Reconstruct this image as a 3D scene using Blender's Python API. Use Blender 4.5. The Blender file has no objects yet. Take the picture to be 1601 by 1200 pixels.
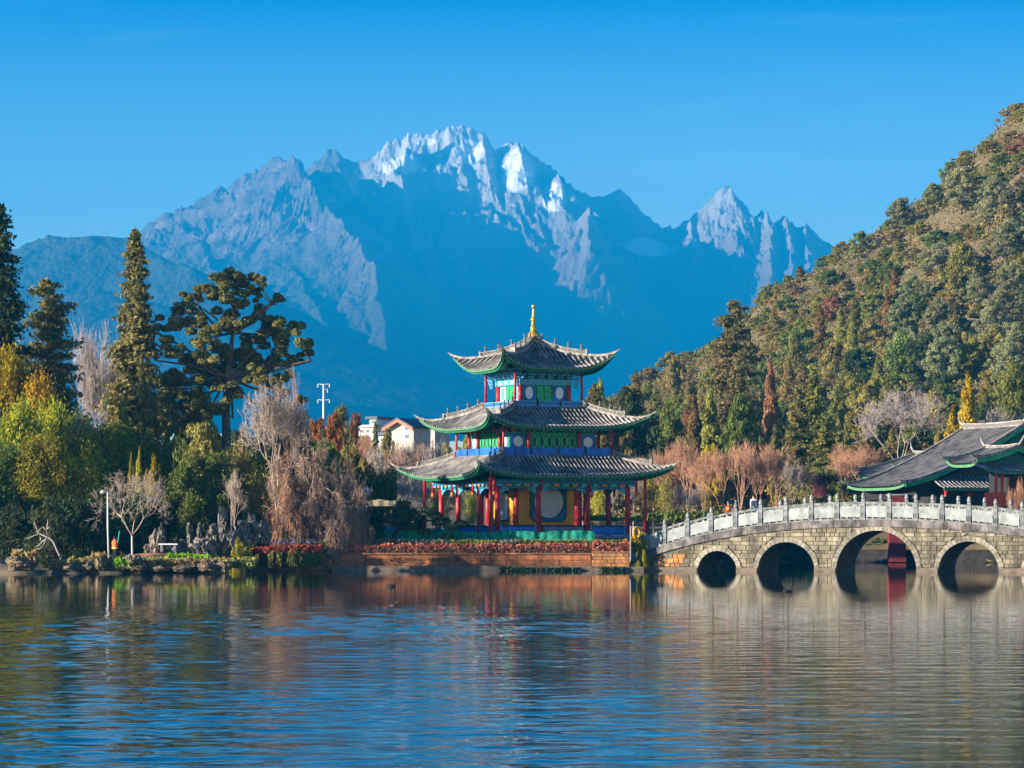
import bpy, math, random
import numpy as np
from mathutils import Vector, Matrix, Quaternion
R = math.radians
PI = math.pi
random.seed(7)
SC = bpy.context.scene
COL = SC.collection

# ------------------------------------------------------------------ camera, sky, sun, exposure
FPX, HY, CH = 5000.0, 837.0, 2.5         # focal length in px of a 1601 px wide frame, horizon row, eye height above water
cam = bpy.data.cameras.new('camera'); camo = bpy.data.objects.new('camera', cam); COL.objects.link(camo)
cam.sensor_width = 36.0; cam.lens = 36.0 * FPX / 1601.0
cam.shift_y = (HY - 600.0) / 1601.0
cam.clip_start = 0.5; cam.clip_end = 60000
camo.location = (0, 0, CH); camo.rotation_euler = (R(90), 0, 0)
SC.camera = camo

SUN_EL, SUN_PHI = 11.0, 20.0
sv = Vector((-math.cos(R(SUN_PHI)) * math.cos(R(SUN_EL)), -math.sin(R(SUN_PHI)) * math.cos(R(SUN_EL)), math.sin(R(SUN_EL))))
sl = bpy.data.lights.new('sun', 'SUN'); so = bpy.data.objects.new('sun', sl); COL.objects.link(so)
sl.energy = 5.0; sl.angle = R(0.5); sl.color = (1.0, 0.87, 0.72)
so.rotation_euler = sv.to_track_quat('Z', 'Y').to_euler(); so.location = (-200, -80, 120)

world = bpy.data.worlds.new('World'); SC.world = world; world.use_nodes = True
nt = world.node_tree; nt.nodes.clear()
wo = nt.nodes.new('ShaderNodeOutputWorld'); bg = nt.nodes.new('ShaderNodeBackground')
sky = nt.nodes.new('ShaderNodeTexSky'); sky.sky_type = 'NISHITA'; sky.sun_disc = False
sky.sun_elevation = R(SUN_EL); sky.sun_rotation = math.atan2(sv.x, sv.y) % (2 * PI)
sky.altitude = 2400; sky.air_density = 1.0; sky.dust_density = 0.0; sky.ozone_density = 3.0
tint = nt.nodes.new('ShaderNodeMix'); tint.data_type = 'RGBA'; tint.blend_type = 'MULTIPLY'; tint.inputs[0].default_value = 1.0
tcw = nt.nodes.new('ShaderNodeTexCoord'); spw = nt.nodes.new('ShaderNodeSeparateXYZ'); rw = nt.nodes.new('ShaderNodeValToRGB')
nt.links.new(tcw.outputs['Generated'], spw.inputs[0]); nt.links.new(spw.outputs[2], rw.inputs[0])
e = rw.color_ramp.elements; e[0].position = 0.0; e[0].color = (0.80, 0.66, 0.38, 1); e[1].position = 0.30; e[1].color = (0.012, 0.105, 0.225, 1)
q = e.new(0.085); q.color = (0.42, 0.365, 0.29, 1); q = e.new(0.165); q.color = (0.005, 0.088, 0.175, 1)
vm = nt.nodes.new('ShaderNodeVectorMath'); vm.operation = 'SCALE'; vm.inputs['Scale'].default_value = 3.0; nt.links.new(rw.outputs[0], vm.inputs[0]); 
mpw = nt.nodes.new('ShaderNodeMapping'); mpw.inputs['Scale'].default_value = (5, 5, 46); nt.links.new(tcw.outputs['Generated'], mpw.inputs[0])
nw = nt.nodes.new('ShaderNodeTexNoise'); nw.inputs['Scale'].default_value = 1.3; nw.inputs['Detail'].default_value = 7; nw.inputs['Distortion'].default_value = 0.6; nt.links.new(mpw.outputs[0], nw.inputs['Vector'])
mw = nt.nodes.new('ShaderNodeMapRange'); mw.inputs['From Min'].default_value = 0.58; mw.inputs['From Max'].default_value = 0.80; mw.inputs['To Min'].default_value = 0.0; mw.inputs['To Max'].default_value = 0.16; nt.links.new(nw.outputs['Fac'], mw.inputs['Value'])
cw = nt.nodes.new('ShaderNodeMix'); cw.data_type = 'RGBA'; cw.inputs[7].default_value = (1.6, 1.5, 1.2, 1); nt.links.new(mw.outputs[0], cw.inputs[0]); nt.links.new(vm.outputs[0], cw.inputs[6]); nt.links.new(cw.outputs[2], tint.inputs[7])
nt.links.new(sky.outputs[0], tint.inputs[6]); nt.links.new(tint.outputs[2], bg.inputs[0])
bg.inputs[1].default_value = 0.11
nt.links.new(bg.outputs[0], wo.inputs[0])

SC.view_settings.view_transform = 'Standard'; SC.view_settings.look = 'None'
SC.view_settings.exposure = 1.55; SC.view_settings.gamma = 1.0; SC.view_settings.use_curve_mapping = False
cy = SC.cycles
cy.max_bounces = 5; cy.diffuse_bounces = 2; cy.glossy_bounces = 3; cy.transmission_bounces = 2; cy.transparent_max_bounces = 6
cy.volume_bounces = 0; cy.caustics_reflective = False; cy.caustics_refractive = False
cy.use_adaptive_sampling = True; cy.adaptive_threshold = 0.02
cy.use_denoising = True
try: cy.denoiser = 'OPENIMAGEDENOISE'
except Exception: pass
cy.sample_clamp_indirect = 4.0

def wx(px, Y): return (px - 800.5) * Y / FPX
def wz(py, Y): return CH + (HY - py) * Y / FPX

# ------------------------------------------------------------------ helpers
def nodes_of(m): return m.node_tree.nodes, m.node_tree.links
MATS = {}
def mat(name, col, rough=0.7, noise=0.0, scale=4.0, bump=0.0, metal=0.0, spec=0.3, col2=None, detail=6.0, stretch=None, bscale=None):
    """principled surface whose colour varies with 3-D noise between col and col2"""
    if name in MATS: return MATS[name]
    m = bpy.data.materials.new(name); m.use_nodes = True
    N, L = nodes_of(m); b = N['Principled BSDF']
    b.inputs['Roughness'].default_value = rough; b.inputs['Metallic'].default_value = metal
    b.inputs['Specular IOR Level'].default_value = spec
    tc = N.new('ShaderNodeTexCoord'); mp = N.new('ShaderNodeMapping'); L.new(tc.outputs['Object'], mp.inputs[0])
    if stretch: mp.inputs['Scale'].default_value = stretch
    nz = N.new('ShaderNodeTexNoise'); nz.inputs['Scale'].default_value = scale; nz.inputs['Detail'].default_value = detail
    L.new(mp.outputs[0], nz.inputs['Vector'])
    if col2 is None: col2 = tuple(c * (1 - noise) for c in col)
    rp = N.new('ShaderNodeValToRGB'); rp.color_ramp.elements[0].position = 0.36; rp.color_ramp.elements[1].position = 0.64
    rp.color_ramp.elements[0].color = (*col2, 1); rp.color_ramp.elements[1].color = (*col, 1)
    L.new(nz.outputs['Fac'], rp.inputs[0]); L.new(rp.outputs[0], b.inputs['Base Color'])
    if bump > 0:
        bn = N.new('ShaderNodeBump'); bn.inputs['Strength'].default_value = 1.0; bn.inputs['Distance'].default_value = bump
        n2 = N.new('ShaderNodeTexNoise'); n2.inputs['Scale'].default_value = bscale or scale * 3; n2.inputs['Detail'].default_value = 5
        L.new(mp.outputs[0], n2.inputs['Vector']); L.new(n2.outputs['Fac'], bn.inputs['Height']); L.new(bn.outputs[0], b.inputs['Normal'])
    MATS[name] = m; return m
def stain(m, lo=0.5, scale=0.45, st=(1, 1, 0.45)):
    """large uneven weathering over the whole surface"""
    N, L = nodes_of(m); b = N['Principled BSDF']; src = b.inputs['Base Color'].links[0].from_socket
    g = N.new('ShaderNodeNewGeometry'); mp = N.new('ShaderNodeMapping'); mp.inputs['Scale'].default_value = st; L.new(g.outputs['Position'], mp.inputs[0])
    nz = N.new('ShaderNodeTexNoise'); nz.inputs['Scale'].default_value = scale; nz.inputs['Detail'].default_value = 8; nz.inputs['Roughness'].default_value = 0.7; L.new(mp.outputs[0], nz.inputs['Vector'])
    mr = N.new('ShaderNodeMapRange'); mr.inputs['From Min'].default_value = 0.40; mr.inputs['From Max'].default_value = 0.56; mr.inputs['To Min'].default_value = lo; mr.inputs['To Max'].default_value = 1.08; L.new(nz.outputs['Fac'], mr.inputs['Value'])
    hs = N.new('ShaderNodeHueSaturation'); L.new(mr.outputs[0], hs.inputs['Value']); L.new(src, hs.inputs['Color']); L.new(hs.outputs[0], b.inputs['Base Color']); return m

def stone_var(m, amt=0.35):
    """each object of this material gets its own brightness"""
    N, L = nodes_of(m); b = N['Principled BSDF']; lk = b.inputs['Base Color'].links[0]; src = lk.from_socket
    oi = N.new('ShaderNodeObjectInfo'); mr = N.new('ShaderNodeMapRange'); mr.inputs['To Min'].default_value = 1 - amt; mr.inputs['To Max'].default_value = 1 + amt * 0.6
    L.new(oi.outputs['Random'], mr.inputs['Value'])
    hs = N.new('ShaderNodeHueSaturation'); L.new(mr.outputs[0], hs.inputs['Value']); L.new(src, hs.inputs['Color']); L.new(hs.outputs[0], b.inputs['Base Color'])
    return m

def leafmat(name, col, trans=0.3, var=0.25):
    if name in MATS: return MATS[name]
    m = bpy.data.materials.new(name); m.use_nodes = True
    N, L = nodes_of(m); N.clear()
    out = N.new('ShaderNodeOutputMaterial'); at = N.new('ShaderNodeAttribute'); at.attribute_name = 'Col'
    mx = N.new('ShaderNodeMix'); mx.data_type = 'RGBA'; mx.blend_type = 'MULTIPLY'; mx.inputs[0].default_value = 1.0
    mx.inputs[6].default_value = (*col, 1); L.new(at.outputs['Color'], mx.inputs[7])
    oi = N.new('ShaderNodeObjectInfo'); hs = N.new('ShaderNodeHueSaturation')
    m1 = N.new('ShaderNodeMapRange'); m1.inputs['To Min'].default_value = 1 - var; m1.inputs['To Max'].default_value = 1 + var
    m2 = N.new('ShaderNodeMapRange'); m2.inputs['To Min'].default_value = 0.475; m2.inputs['To Max'].default_value = 0.525
    mm = N.new('ShaderNodeMath'); mm.operation = 'FRACT'; mu = N.new('ShaderNodeMath'); mu.operation = 'MULTIPLY'; mu.inputs[1].default_value = 7.31
    L.new(oi.outputs['Random'], m1.inputs['Value']); L.new(oi.outputs['Random'], mu.inputs[0]); L.new(mu.outputs[0], mm.inputs[0]); L.new(mm.outputs[0], m2.inputs['Value'])
    L.new(m1.outputs[0], hs.inputs['Value']); L.new(m2.outputs[0], hs.inputs['Hue']); L.new(mx.outputs[2], hs.inputs['Color'])
    d = N.new('ShaderNodeBsdfDiffuse'); t = N.new('ShaderNodeBsdfTranslucent'); s = N.new('ShaderNodeMixShader'); s.inputs[0].default_value = trans
    L.new(hs.outputs[0], d.inputs[0]); L.new(hs.outputs[0], t.inputs[0]); L.new(d.outputs[0], s.inputs[1]); L.new(t.outputs[0], s.inputs[2])
    L.new(s.outputs[0], out.inputs[0]); MATS[name] = m; return m

def np_mesh(name, V, Fc, col=None, smooth=False):
    """V (n,3), Fc (m,k) all faces of the same size"""
    V = np.asarray(V, np.float32); Fc = np.asarray(Fc, np.int32); k = Fc.shape[1]
    me = bpy.data.meshes.new(name)
    me.vertices.add(len(V)); me.vertices.foreach_set('co', V.ravel())
    me.loops.add(Fc.size); me.loops.foreach_set('vertex_index', Fc.ravel())
    me.polygons.add(len(Fc)); me.polygons.foreach_set('loop_start', np.arange(len(Fc), dtype=np.int32) * k)
    me.polygons.foreach_set('loop_total', np.full(len(Fc), k, np.int32))
    if smooth: me.polygons.foreach_set('use_smooth', np.ones(len(Fc), bool))
    if col is not None:
        a = me.color_attributes.new('Col', 'FLOAT_COLOR', 'POINT')
        c4 = np.ones((len(V), 4), np.float32); c4[:, :3] = col; a.data.foreach_set('color', c4.ravel())
    me.update(); return me

class MB:
    def __init__(s): s.v = []; s.f = []
    def add(s, vs, fs):
        n = len(s.v); s.v += [tuple(p) for p in vs]; s.f += [tuple(i + n for i in f) for f in fs]; return s
    def box(s, c, d, rz=0.0, M=None):
        hx, hy, hz = d[0] / 2, d[1] / 2, d[2] / 2
        P = [Vector((x, y, z)) for z in (-hz, hz) for y in (-hy, hy) for x in (-hx, hx)]
        if M is not None: P = [M @ p for p in P]
        if rz:
            q = Matrix.Rotation(rz, 3, 'Z'); P = [q @ p for p in P]
        c = Vector(c); P = [p + c for p in P]
        return s.add(P, [(0, 2, 3, 1), (4, 5, 7, 6), (0, 1, 5, 4), (2, 6, 7, 3), (0, 4, 6, 2), (1, 3, 7, 5)])
    def tube(s, pts, rad, n=6, cap=True):
        pts = [Vector(p) for p in pts]
        if not hasattr(rad, '__len__'): rad = [rad] * len(pts)
        rings = []; ref = Vector((0.0, 0.0, 1.0))
        for i, p in enumerate(pts):
            d = (pts[min(i + 1, len(pts) - 1)] - pts[max(i - 1, 0)]).normalized()
            a = ref.cross(d)
            if a.length < 0.05: a = Vector((1, 0, 0)).cross(d)
            a.normalize(); b = d.cross(a)
            rings += [p + a * math.cos(2 * PI * k / n) * rad[i] + b * math.sin(2 * PI * k / n) * rad[i] for k in range(n)]
        fs = []
        for i in range(len(pts) - 1):
            for k in range(n): fs.append((i * n + k, i * n + (k + 1) % n, (i + 1) * n + (k + 1) % n, (i + 1) * n + k))
        if cap: fs.append(tuple(reversed(range(n)))); fs.append(tuple((len(pts) - 1) * n + k for k in range(n)))
        return s.add(rings, fs)
    def lathe(s, prof, c=(0, 0, 0), n=12, flute=0.0):
        vs = []; fs = []
        for r, z in prof:
            for k in range(n):
                rr = r * (1 + (flute if k % 2 else 0)); vs.append((c[0] + rr * math.cos(2 * PI * k / n), c[1] + rr * math.sin(2 * PI * k / n), c[2] + z))
        for i in range(len(prof) - 1):
            for k in range(n): fs.append((i * n + k, i * n + (k + 1) % n, (i + 1) * n + (k + 1) % n, (i + 1) * n + k))
        fs.append(tuple(reversed(range(n)))); fs.append(tuple((len(prof) - 1) * n + k for k in range(n)))
        return s.add(vs, fs)
    def grid(s, P):
        n, m = len(P), len(P[0]); vs = [p for r in P for p in r]
        return s.add(vs, [(i * m + j, i * m + j + 1, (i + 1) * m + j + 1, (i + 1) * m + j) for i in range(n - 1) for j in range(m - 1)])
    def prism(s, poly, f0, f1):
        """poly: 2-D points; f0/f1 map a 2-D point to the two end faces"""
        n = len(poly); vs = [f0(p) for p in poly] + [f1(p) for p in poly]
        return s.add(vs, [tuple(range(n)), tuple(reversed(range(n, 2 * n)))] + [(i, n + i, n + (i + 1) % n, (i + 1) % n) for i in range(n)])
    def mesh(s, name, smooth=False):
        me = bpy.data.meshes.new(name); me.from_pydata(s.v, [], s.f)
        if smooth: me.polygons.foreach_set('use_smooth', [True] * len(me.polygons))
        me.update(); return me
    def build(s, name, m, parent=None, smooth=False, kind=None):
        return part(name, s.mesh(name, smooth), m, parent, kind)

def part(name, me, m=None, parent=None, kind=None):
    o = bpy.data.objects.new(name, me); COL.objects.link(o)
    if m is not None:
        if len(me.materials) == 0: me.materials.append(m)
        elif me.materials[0] != m:
            o.material_slots[0].link = 'OBJECT'; o.material_slots[0].material = m
    if parent is not None: o.parent = parent
    if kind: o['kind'] = kind
    return o
def tag(o, label=None, cat=None, group=None, kind=None):
    if label: o['label'] = label
    if cat: o['category'] = cat
    if group: o['group'] = group
    if kind: o['kind'] = kind
    return o
def thing(name, label, cat, loc=(0, 0, 0), rz=0.0, group=None):
    o = bpy.data.objects.new(name, None); COL.objects.link(o); o.location = loc; o.rotation_euler = (0, 0, rz); o.empty_display_size = 0.3
    return tag(o, label, cat, group)

# ------------------------------------------------------------------ numpy noise
class Noise2:
    def __init__(s, seed): s.g = np.random.RandomState(seed).rand(256, 256)
    def __call__(s, x, y):
        xi = np.floor(x).astype(int); yi = np.floor(y).astype(int); fx = x - xi; fy = y - yi
        fx = fx * fx * (3 - 2 * fx); fy = fy * fy * (3 - 2 * fy); g = s.g
        a = g[xi & 255, yi & 255]; b = g[(xi + 1) & 255, yi & 255]; c = g[xi & 255, (yi + 1) & 255]; d = g[(xi + 1) & 255, (yi + 1) & 255]
        return (a * (1 - fx) + b * fx) * (1 - fy) + (c * (1 - fx) + d * fx) * fy
N2 = Noise2(3)
def fbm(x, y, oct=5, ridged=False):
    r = 0.0; a = 0.5; tot = 0
    for i in range(oct):
        n = N2(x * 2 ** i + 17.3 * i, y * 2 ** i + 9.1 * i)
        if ridged: n = 1 - np.abs(2 * n - 1)
        r = r + a * n; tot += a; a *= 0.52
    return r / tot
def sstep(t): t = np.clip(t, 0, 1); return t * t * (3 - 2 * t)

# ------------------------------------------------------------------ materials
M = {}
M['tile'] = mat('roof_tile', (0.36, 0.335, 0.30), 0.8, scale=1.6, col2=(0.17, 0.16, 0.15), bump=0.02, bscale=14)
M['tile_pan'] = mat('roof_pan_tile', (0.06, 0.06, 0.063), 0.85, scale=3, col2=(0.035, 0.035, 0.04))
M['ridge'] = mat('ridge_plaster', (0.40, 0.37, 0.32), 0.85, scale=3.5, col2=(0.18, 0.17, 0.155), bump=0.01)
M['ridge_dark'] = mat('ridge_lattice', (0.20, 0.185, 0.17), 0.85, scale=9, col2=(0.08, 0.08, 0.08))
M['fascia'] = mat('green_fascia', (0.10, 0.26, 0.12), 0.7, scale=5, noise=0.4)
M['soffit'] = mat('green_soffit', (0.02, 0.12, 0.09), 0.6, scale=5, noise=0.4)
M['gold'] = mat('gilded_metal', (0.85, 0.50, 0.08), 0.3, noise=0.25, metal=0.65, scale=8)
M['red'] = mat('red_lacquer', (0.50, 0.025, 0.03), 0.4, noise=0.3, scale=3)
M['bluep'] = mat('blue_paint', (0.02, 0.16, 0.62), 0.5, noise=0.3, scale=4)
M['lblue'] = mat('light_blue_paint', (0.10, 0.34, 0.62), 0.5, noise=0.25, scale=6)
M['teal'] = mat('teal_paint', (0.015, 0.20, 0.27), 0.5, scale=7, col2=(0.01, 0.10, 0.28), detail=3)
M['cyan'] = mat('turquoise_paint', (0.10, 0.50, 0.55), 0.5, scale=9, col2=(0.05, 0.25, 0.55), detail=3)
M['green'] = mat('green_paint', (0.02, 0.42, 0.14), 0.5, noise=0.3, scale=4)
M['white'] = mat('white_paint', (0.78, 0.78, 0.76), 0.6, noise=0.12, scale=4)
M['yellow'] = mat('ochre_wall', (0.80, 0.36, 0.015), 0.8, noise=0.2, scale=1.2)
M['orange'] = mat('orange_paint', (0.7, 0.3, 0.06), 0.6, scale=12, col2=(0.55, 0.06, 0.04), detail=2)
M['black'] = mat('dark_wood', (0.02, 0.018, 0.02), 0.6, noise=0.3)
M['grey'] = mat('grey_stone', (0.30, 0.30, 0.31), 0.85, noise=0.3, scale=3, bump=0.01)
M['plinth'] = mat('plinth_stone', (0.24, 0.25, 0.30), 0.85, noise=0.25, scale=2, bump=0.01)
M['stone'] = stone_var(mat('bridge_stone', (0.33, 0.285, 0.195), 0.9, scale=1.1, col2=(0.15, 0.13, 0.09), bump=0.04, bscale=9), 0.36)
M['voussoir'] = stone_var(mat('arch_stone', (0.38, 0.345, 0.265), 0.9, scale=1.6, col2=(0.20, 0.18, 0.135), bump=0.02, bscale=9), 0.2)
M['mortar'] = mat('mortar', (0.13, 0.115, 0.085), 0.95, scale=3, noise=0.4, bump=0.02)
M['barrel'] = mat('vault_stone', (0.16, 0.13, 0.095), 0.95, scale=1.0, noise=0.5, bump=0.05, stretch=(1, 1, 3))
M['cap'] = mat('cap_stone', (0.25, 0.225, 0.205), 0.9, scale=1.6, col2=(0.08, 0.075, 0.07), bump=0.03)
M['post'] = mat('balustrade_stone', (0.29, 0.31, 0.30), 0.85, scale=3, col2=(0.12, 0.13, 0.13), bump=0.01)
M['marble'] = stone_var(mat('panel_marble', (0.38, 0.415, 0.395), 0.8, scale=1.8, col2=(0.26, 0.29, 0.275), bump=0.012), 0.08)
M['earth'] = mat('orange_render', (0.54, 0.19, 0.065), 0.95, scale=1.3, col2=(0.30, 0.115, 0.05), bump=0.03)
stone_var(M['earth'], 0.22)
M['earth2'] = stone_var(mat('orange_stone', (0.58, 0.27, 0.09), 0.95, scale=2.6, col2=(0.34, 0.16, 0.07), bump=0.04), 0.2)
M['coping'] = stone_var(mat('brown_coping', (0.34, 0.17, 0.095), 0.9, scale=3, noise=0.4, bump=0.02), 0.2)
M['concrete'] = mat('wet_concrete', (0.20, 0.155, 0.115), 0.85, scale=2, noise=0.45, bump=0.02, stretch=(1, 1, 2))
M['joint'] = mat('dark_joint', (0.12, 0.07, 0.045), 0.95, noise=0.3)
for k_, lo_, sc_ in (('stone', 0.5, 0.5), ('voussoir', 0.6, 0.8), ('cap', 0.5, 0.9), ('earth', 0.5, 0.55), ('earth2', 0.6, 0.8), ('marble', 0.78, 1.2), ('post', 0.6, 1.5), ('tile', 0.55, 0.5), ('ridge', 0.6, 0.8), ('yellow', 0.75, 0.6), ('red', 0.65, 1.2), ('bluep', 0.6, 1.2), ('green', 0.65, 1.5), ('white', 0.85, 1.0), ('plinth', 0.6, 0.8), ('coping', 0.6, 0.8)): stain(M[k_], lo_, sc_)
M['bark'] = mat('bark', (0.17, 0.13, 0.095), 0.95, scale=5, noise=0.5, bump=0.02)
M['barkpale'] = mat('pale_bark', (0.42, 0.37, 0.31), 0.9, scale=3, noise=0.4)
M['barkdark'] = mat('dark_bark', (0.045, 0.03, 0.028), 0.95, scale=5, noise=0.4)
M['twigpink'] = mat('pinkish_twig', (0.42, 0.27, 0.19), 0.95, scale=0.9, col2=(0.26, 0.18, 0.13))
M['twigbrown'] = mat('brown_twig', (0.56, 0.29, 0.16), 0.95, scale=0.7, col2=(0.38, 0.22, 0.14))
M['twiggrey'] = mat('grey_twig', (0.48, 0.38, 0.30), 0.95, scale=0.7, col2=(0.33, 0.26, 0.21))
M['twigpale'] = mat('pale_twig', (0.50, 0.42, 0.38), 0.95, scale=0.7, noise=0.3)
M['wash'] = mat('lime_wash', (0.62, 0.60, 0.56), 0.85, scale=5, noise=0.25)
M['rock'] = mat('weathered_rock', (0.36, 0.31, 0.25), 0.95, scale=1.8, col2=(0.07, 0.06, 0.05), bump=0.12)
M['clay'] = mat('bank_rock', (0.26, 0.19, 0.11), 0.95, scale=1.6, col2=(0.07, 0.06, 0.04), bump=0.12)

# ------------------------------------------------------------------ ground and lake
SHORE = [(-400, 203), (-60, 211), (-8, 212.5), (25, 209.5), (60, 210.5), (78, 219), (84, 211.5), (125, 211), (133, 214), (150, 211.5), (240, 213), (330, 216), (362, 220.5), (380, 224.8),
         (520, 226.6), (985, 226.6), (1013, 227.5), (1040, 238), (1062, 262), (1075, 296), (1200, 302), (1330, 300), (1700, 292), (2600, 285)]
shore = [(wx(a, b), b) for a, b in SHORE]
poly = np.array([(-900, 190.0)] + shore + [(900.0, 280.0), (900, 9000), (-900, 9000)])
HILLC = [(300, 837), (700, 800), (860, 690), (905, 652), (950, 632), (1000, 606), (1080, 576), (1140, 548), (1200, 488), (1240, 458), (1290, 430), (1350, 396),
         (1400, 362), (1450, 322), (1500, 282), (1560, 228), (1601, 196), (1700, 110), (1900, 0), (2400, -200)]
hcx = np.array([wx(a, 620) for a, b in HILLC]); hcz = np.array([wz(b, 620) for a, b in HILLC])
def inpoly(x, y):
    c = np.zeros(x.shape, bool); n = len(poly); j = n - 1
    for i in range(n):
        xi, yi = poly[i]; xj, yj = poly[j]
        cond = ((yi > y) != (yj > y)) & (x < (xj - xi) * (y - yi) / (yj - yi + 1e-9) + xi); c ^= cond; j = i
    return c
def dshore(x, y):
    d = np.full(x.shape, 1e9)
    P = [(-900, 190.0)] + shore + [(900.0, 280.0)]
    for (ax, ay), (bx, by) in zip(P[:-1], P[1:]):
        vx, vy = bx - ax, by - ay; t = np.clip(((x - ax) * vx + (y - ay) * vy) / (vx * vx + vy * vy), 0, 1)
        d = np.minimum(d, np.hypot(x - ax - t * vx, y - ay - t * vy))
    return d
def ground(x, y):
    x = np.asarray(x, float); y = np.asarray(y, float); d = dshore(x, y); ins = inpoly(x, y)
    px = x / np.maximum(y, 1) * FPX + 800.5
    h = 0.16 + 0.75 * sstep(d / 5.0) + 0.25 * (fbm(x * 0.5, y * 0.5, 3) - 0.5)
    h = h + 1.3 * sstep((y - 236) / 55) + np.clip(y - 300, 0, 190) * 0.055 * sstep((y - 300) / 60)
    h = h + 7.0 * sstep((250 - px) / 500) * sstep((y - 232) / 60)
    h = h + 2.0 * sstep((px - 1180) / 200) * sstep((y - 300) / 8)
    C = np.interp(x, hcx, hcz); s = np.clip((y - 330) / 290, 0, 1) ** 1.15
    C = np.where(y > 620, C * (1 - 0.25 * sstep((y - 620) / 400)), C)
    hill = C * s * sstep((x + 15) / 25 + 0.2)
    h = np.maximum(h, hill + (fbm(x * 0.06, y * 0.06, 4) - 0.5) * 9 * s)
    h = np.where(y > 800, h * (1 - sstep((y - 1200) / 1500)) - 2 * sstep((y - 1500) / 800), h)
    w = np.where(y > 0, -0.12 - 0.35 * np.minimum(d, 7), -2.5)
    h = np.where(ins, h, w)
    return h
def gz(x, y): return float(ground(np.array([x]), np.array([y]))[0])
def warp_axis(a, b, n, dense): # points denser near 'dense'
    t = np.linspace(a, b, n); return t
ys = np.concatenate([np.linspace(-60, 195, 12), np.linspace(200, 260, 110), np.linspace(262, 340, 50), np.linspace(345, 800, 90), np.linspace(830, 3000, 20)])
xs = np.concatenate([np.linspace(-900, -110, 14), np.linspace(-100, -42, 40), np.linspace(-41, 45, 170), np.linspace(46, 140, 80), np.linspace(150, 900, 14)])
GX, GY = np.meshgrid(xs, ys); GZ = ground(GX, GY)
nx, ny = len(xs), len(ys)
V = np.stack([GX.ravel(), GY.ravel(), GZ.ravel()], 1)
idx = np.arange(nx * ny).reshape(ny, nx); Fq = np.stack([idx[:-1, :-1].ravel(), idx[:-1, 1:].ravel(), idx[1:, 1:].ravel(), idx[1:, :-1].ravel()], 1)
gm = mat('ground_soil', (0.19, 0.14, 0.085), 0.95, scale=0.12, col2=(0.12, 0.10, 0.045), bump=0.05, bscale=1.5, detail=8)
tag(part('ground', np_mesh('ground', V, Fq, smooth=True), gm), kind='structure')
# far plain under the mountain
pm = MB(); pm.add([(-7000, 2990, -3), (7000, 2990, -3), (7000, 15400, -3), (-7000, 15400, -3)], [(0, 1, 2, 3)])
pm.add([(-7000, -150, -3.02), (-899, -150, -3.02), (-899, 2990, -3.02), (-7000, 2990, -3.02)], [(0, 1, 2, 3)])
pm.add([(899, -150, -3.02), (7000, -150, -3.02), (7000, 2990, -3.02), (899, 2990, -3.02)], [(0, 1, 2, 3)])
pm.build('plain', gm, kind='structure')

wm = bpy.data.materials.new('lake_water'); wm.use_nodes = True
N, L = nodes_of(wm); b = N['Principled BSDF']
b.inputs['Base Color'].default_value = (0.006, 0.022, 0.03, 1); b.inputs['Roughness'].default_value = 0.015; b.inputs['IOR'].default_value = 1.333
b.inputs['Specular IOR Level'].default_value = 0.36
tc = N.new('ShaderNodeTexCoord')
def wav(sx, sy, scale, det, dist=0.0):
    mp = N.new('ShaderNodeMapping'); mp.inputs['Scale'].default_value = (sx, sy, 1); L.new(tc.outputs['Object'], mp.inputs[0])
    nz = N.new('ShaderNodeTexNoise'); nz.inputs['Scale'].default_value = scale; nz.inputs['Detail'].default_value = det; nz.inputs['Distortion'].default_value = dist
    L.new(mp.outputs[0], nz.inputs['Vector']); return nz.outputs['Fac']
def mul(a, bb):
    m_ = N.new('ShaderNodeMath'); m_.operation = 'MULTIPLY'; L.new(a, m_.inputs[0])
    if isinstance(bb, float): m_.inputs[1].default_value = bb
    else: L.new(bb, m_.inputs[1])
    return m_.outputs[0]
def addn(a, bb):
    m_ = N.new('ShaderNodeMath'); m_.operation = 'ADD'; L.new(a, m_.inputs[0]); L.new(bb, m_.inputs[1]); return m_.outputs[0]
patch = N.new('ShaderNodeMapRange'); patch.inputs['From Min'].default_value = 0.35; patch.inputs['From Max'].default_value = 0.65; patch.inputs['To Min'].default_value = 0.55; patch.inputs['To Max'].default_value = 1.25
L.new(wav(0.02, 0.035, 1.0, 2.0), patch.inputs['Value'])
hgt = addn(mul(wav(0.6, 1.0, 2.2, 3.0, 0.8), 0.55), addn(mul(wav(0.3, 0.8, 0.7, 2.0), 1.2), mul(wav(0.6, 1.0, 7.0, 2.0), 0.10)))
hgt = mul(hgt, patch.outputs[0])
spx = N.new('ShaderNodeSeparateXYZ'); L.new(tc.outputs['Object'], spx.inputs[0])
wy_ = N.new('ShaderNodeMapRange'); wy_.interpolation_type = 'SMOOTHSTEP'; wy_.inputs['From Min'].default_value = 165; wy_.inputs['From Max'].default_value = 58; wy_.inputs['To Min'].default_value = 0.16; wy_.inputs['To Max'].default_value = 0.9; L.new(spx.outputs[1], wy_.inputs['Value'])
wx_ = N.new('ShaderNodeMapRange'); wx_.inputs['From Min'].default_value = -1; wx_.inputs['From Max'].default_value = 6; wx_.inputs['To Min'].default_value = 1.0; wx_.inputs['To Max'].default_value = 0.6; L.new(spx.outputs[0], wx_.inputs['Value'])
hgt = mul(mul(hgt, wy_.outputs[0]), wx_.outputs[0])
bn = N.new('ShaderNodeBump'); bn.inputs['Strength'].default_value = 1.0; bn.inputs['Distance'].default_value = 0.022
L.new(hgt, bn.inputs['Height']); L.new(bn.outputs[0], b.inputs['Normal'])
wxs = np.concatenate([np.linspace(-860, -30, 12), np.arange(-26.5, 26.5, 0.115), np.linspace(30, 860, 12)])
wr = [31.5]
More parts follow.
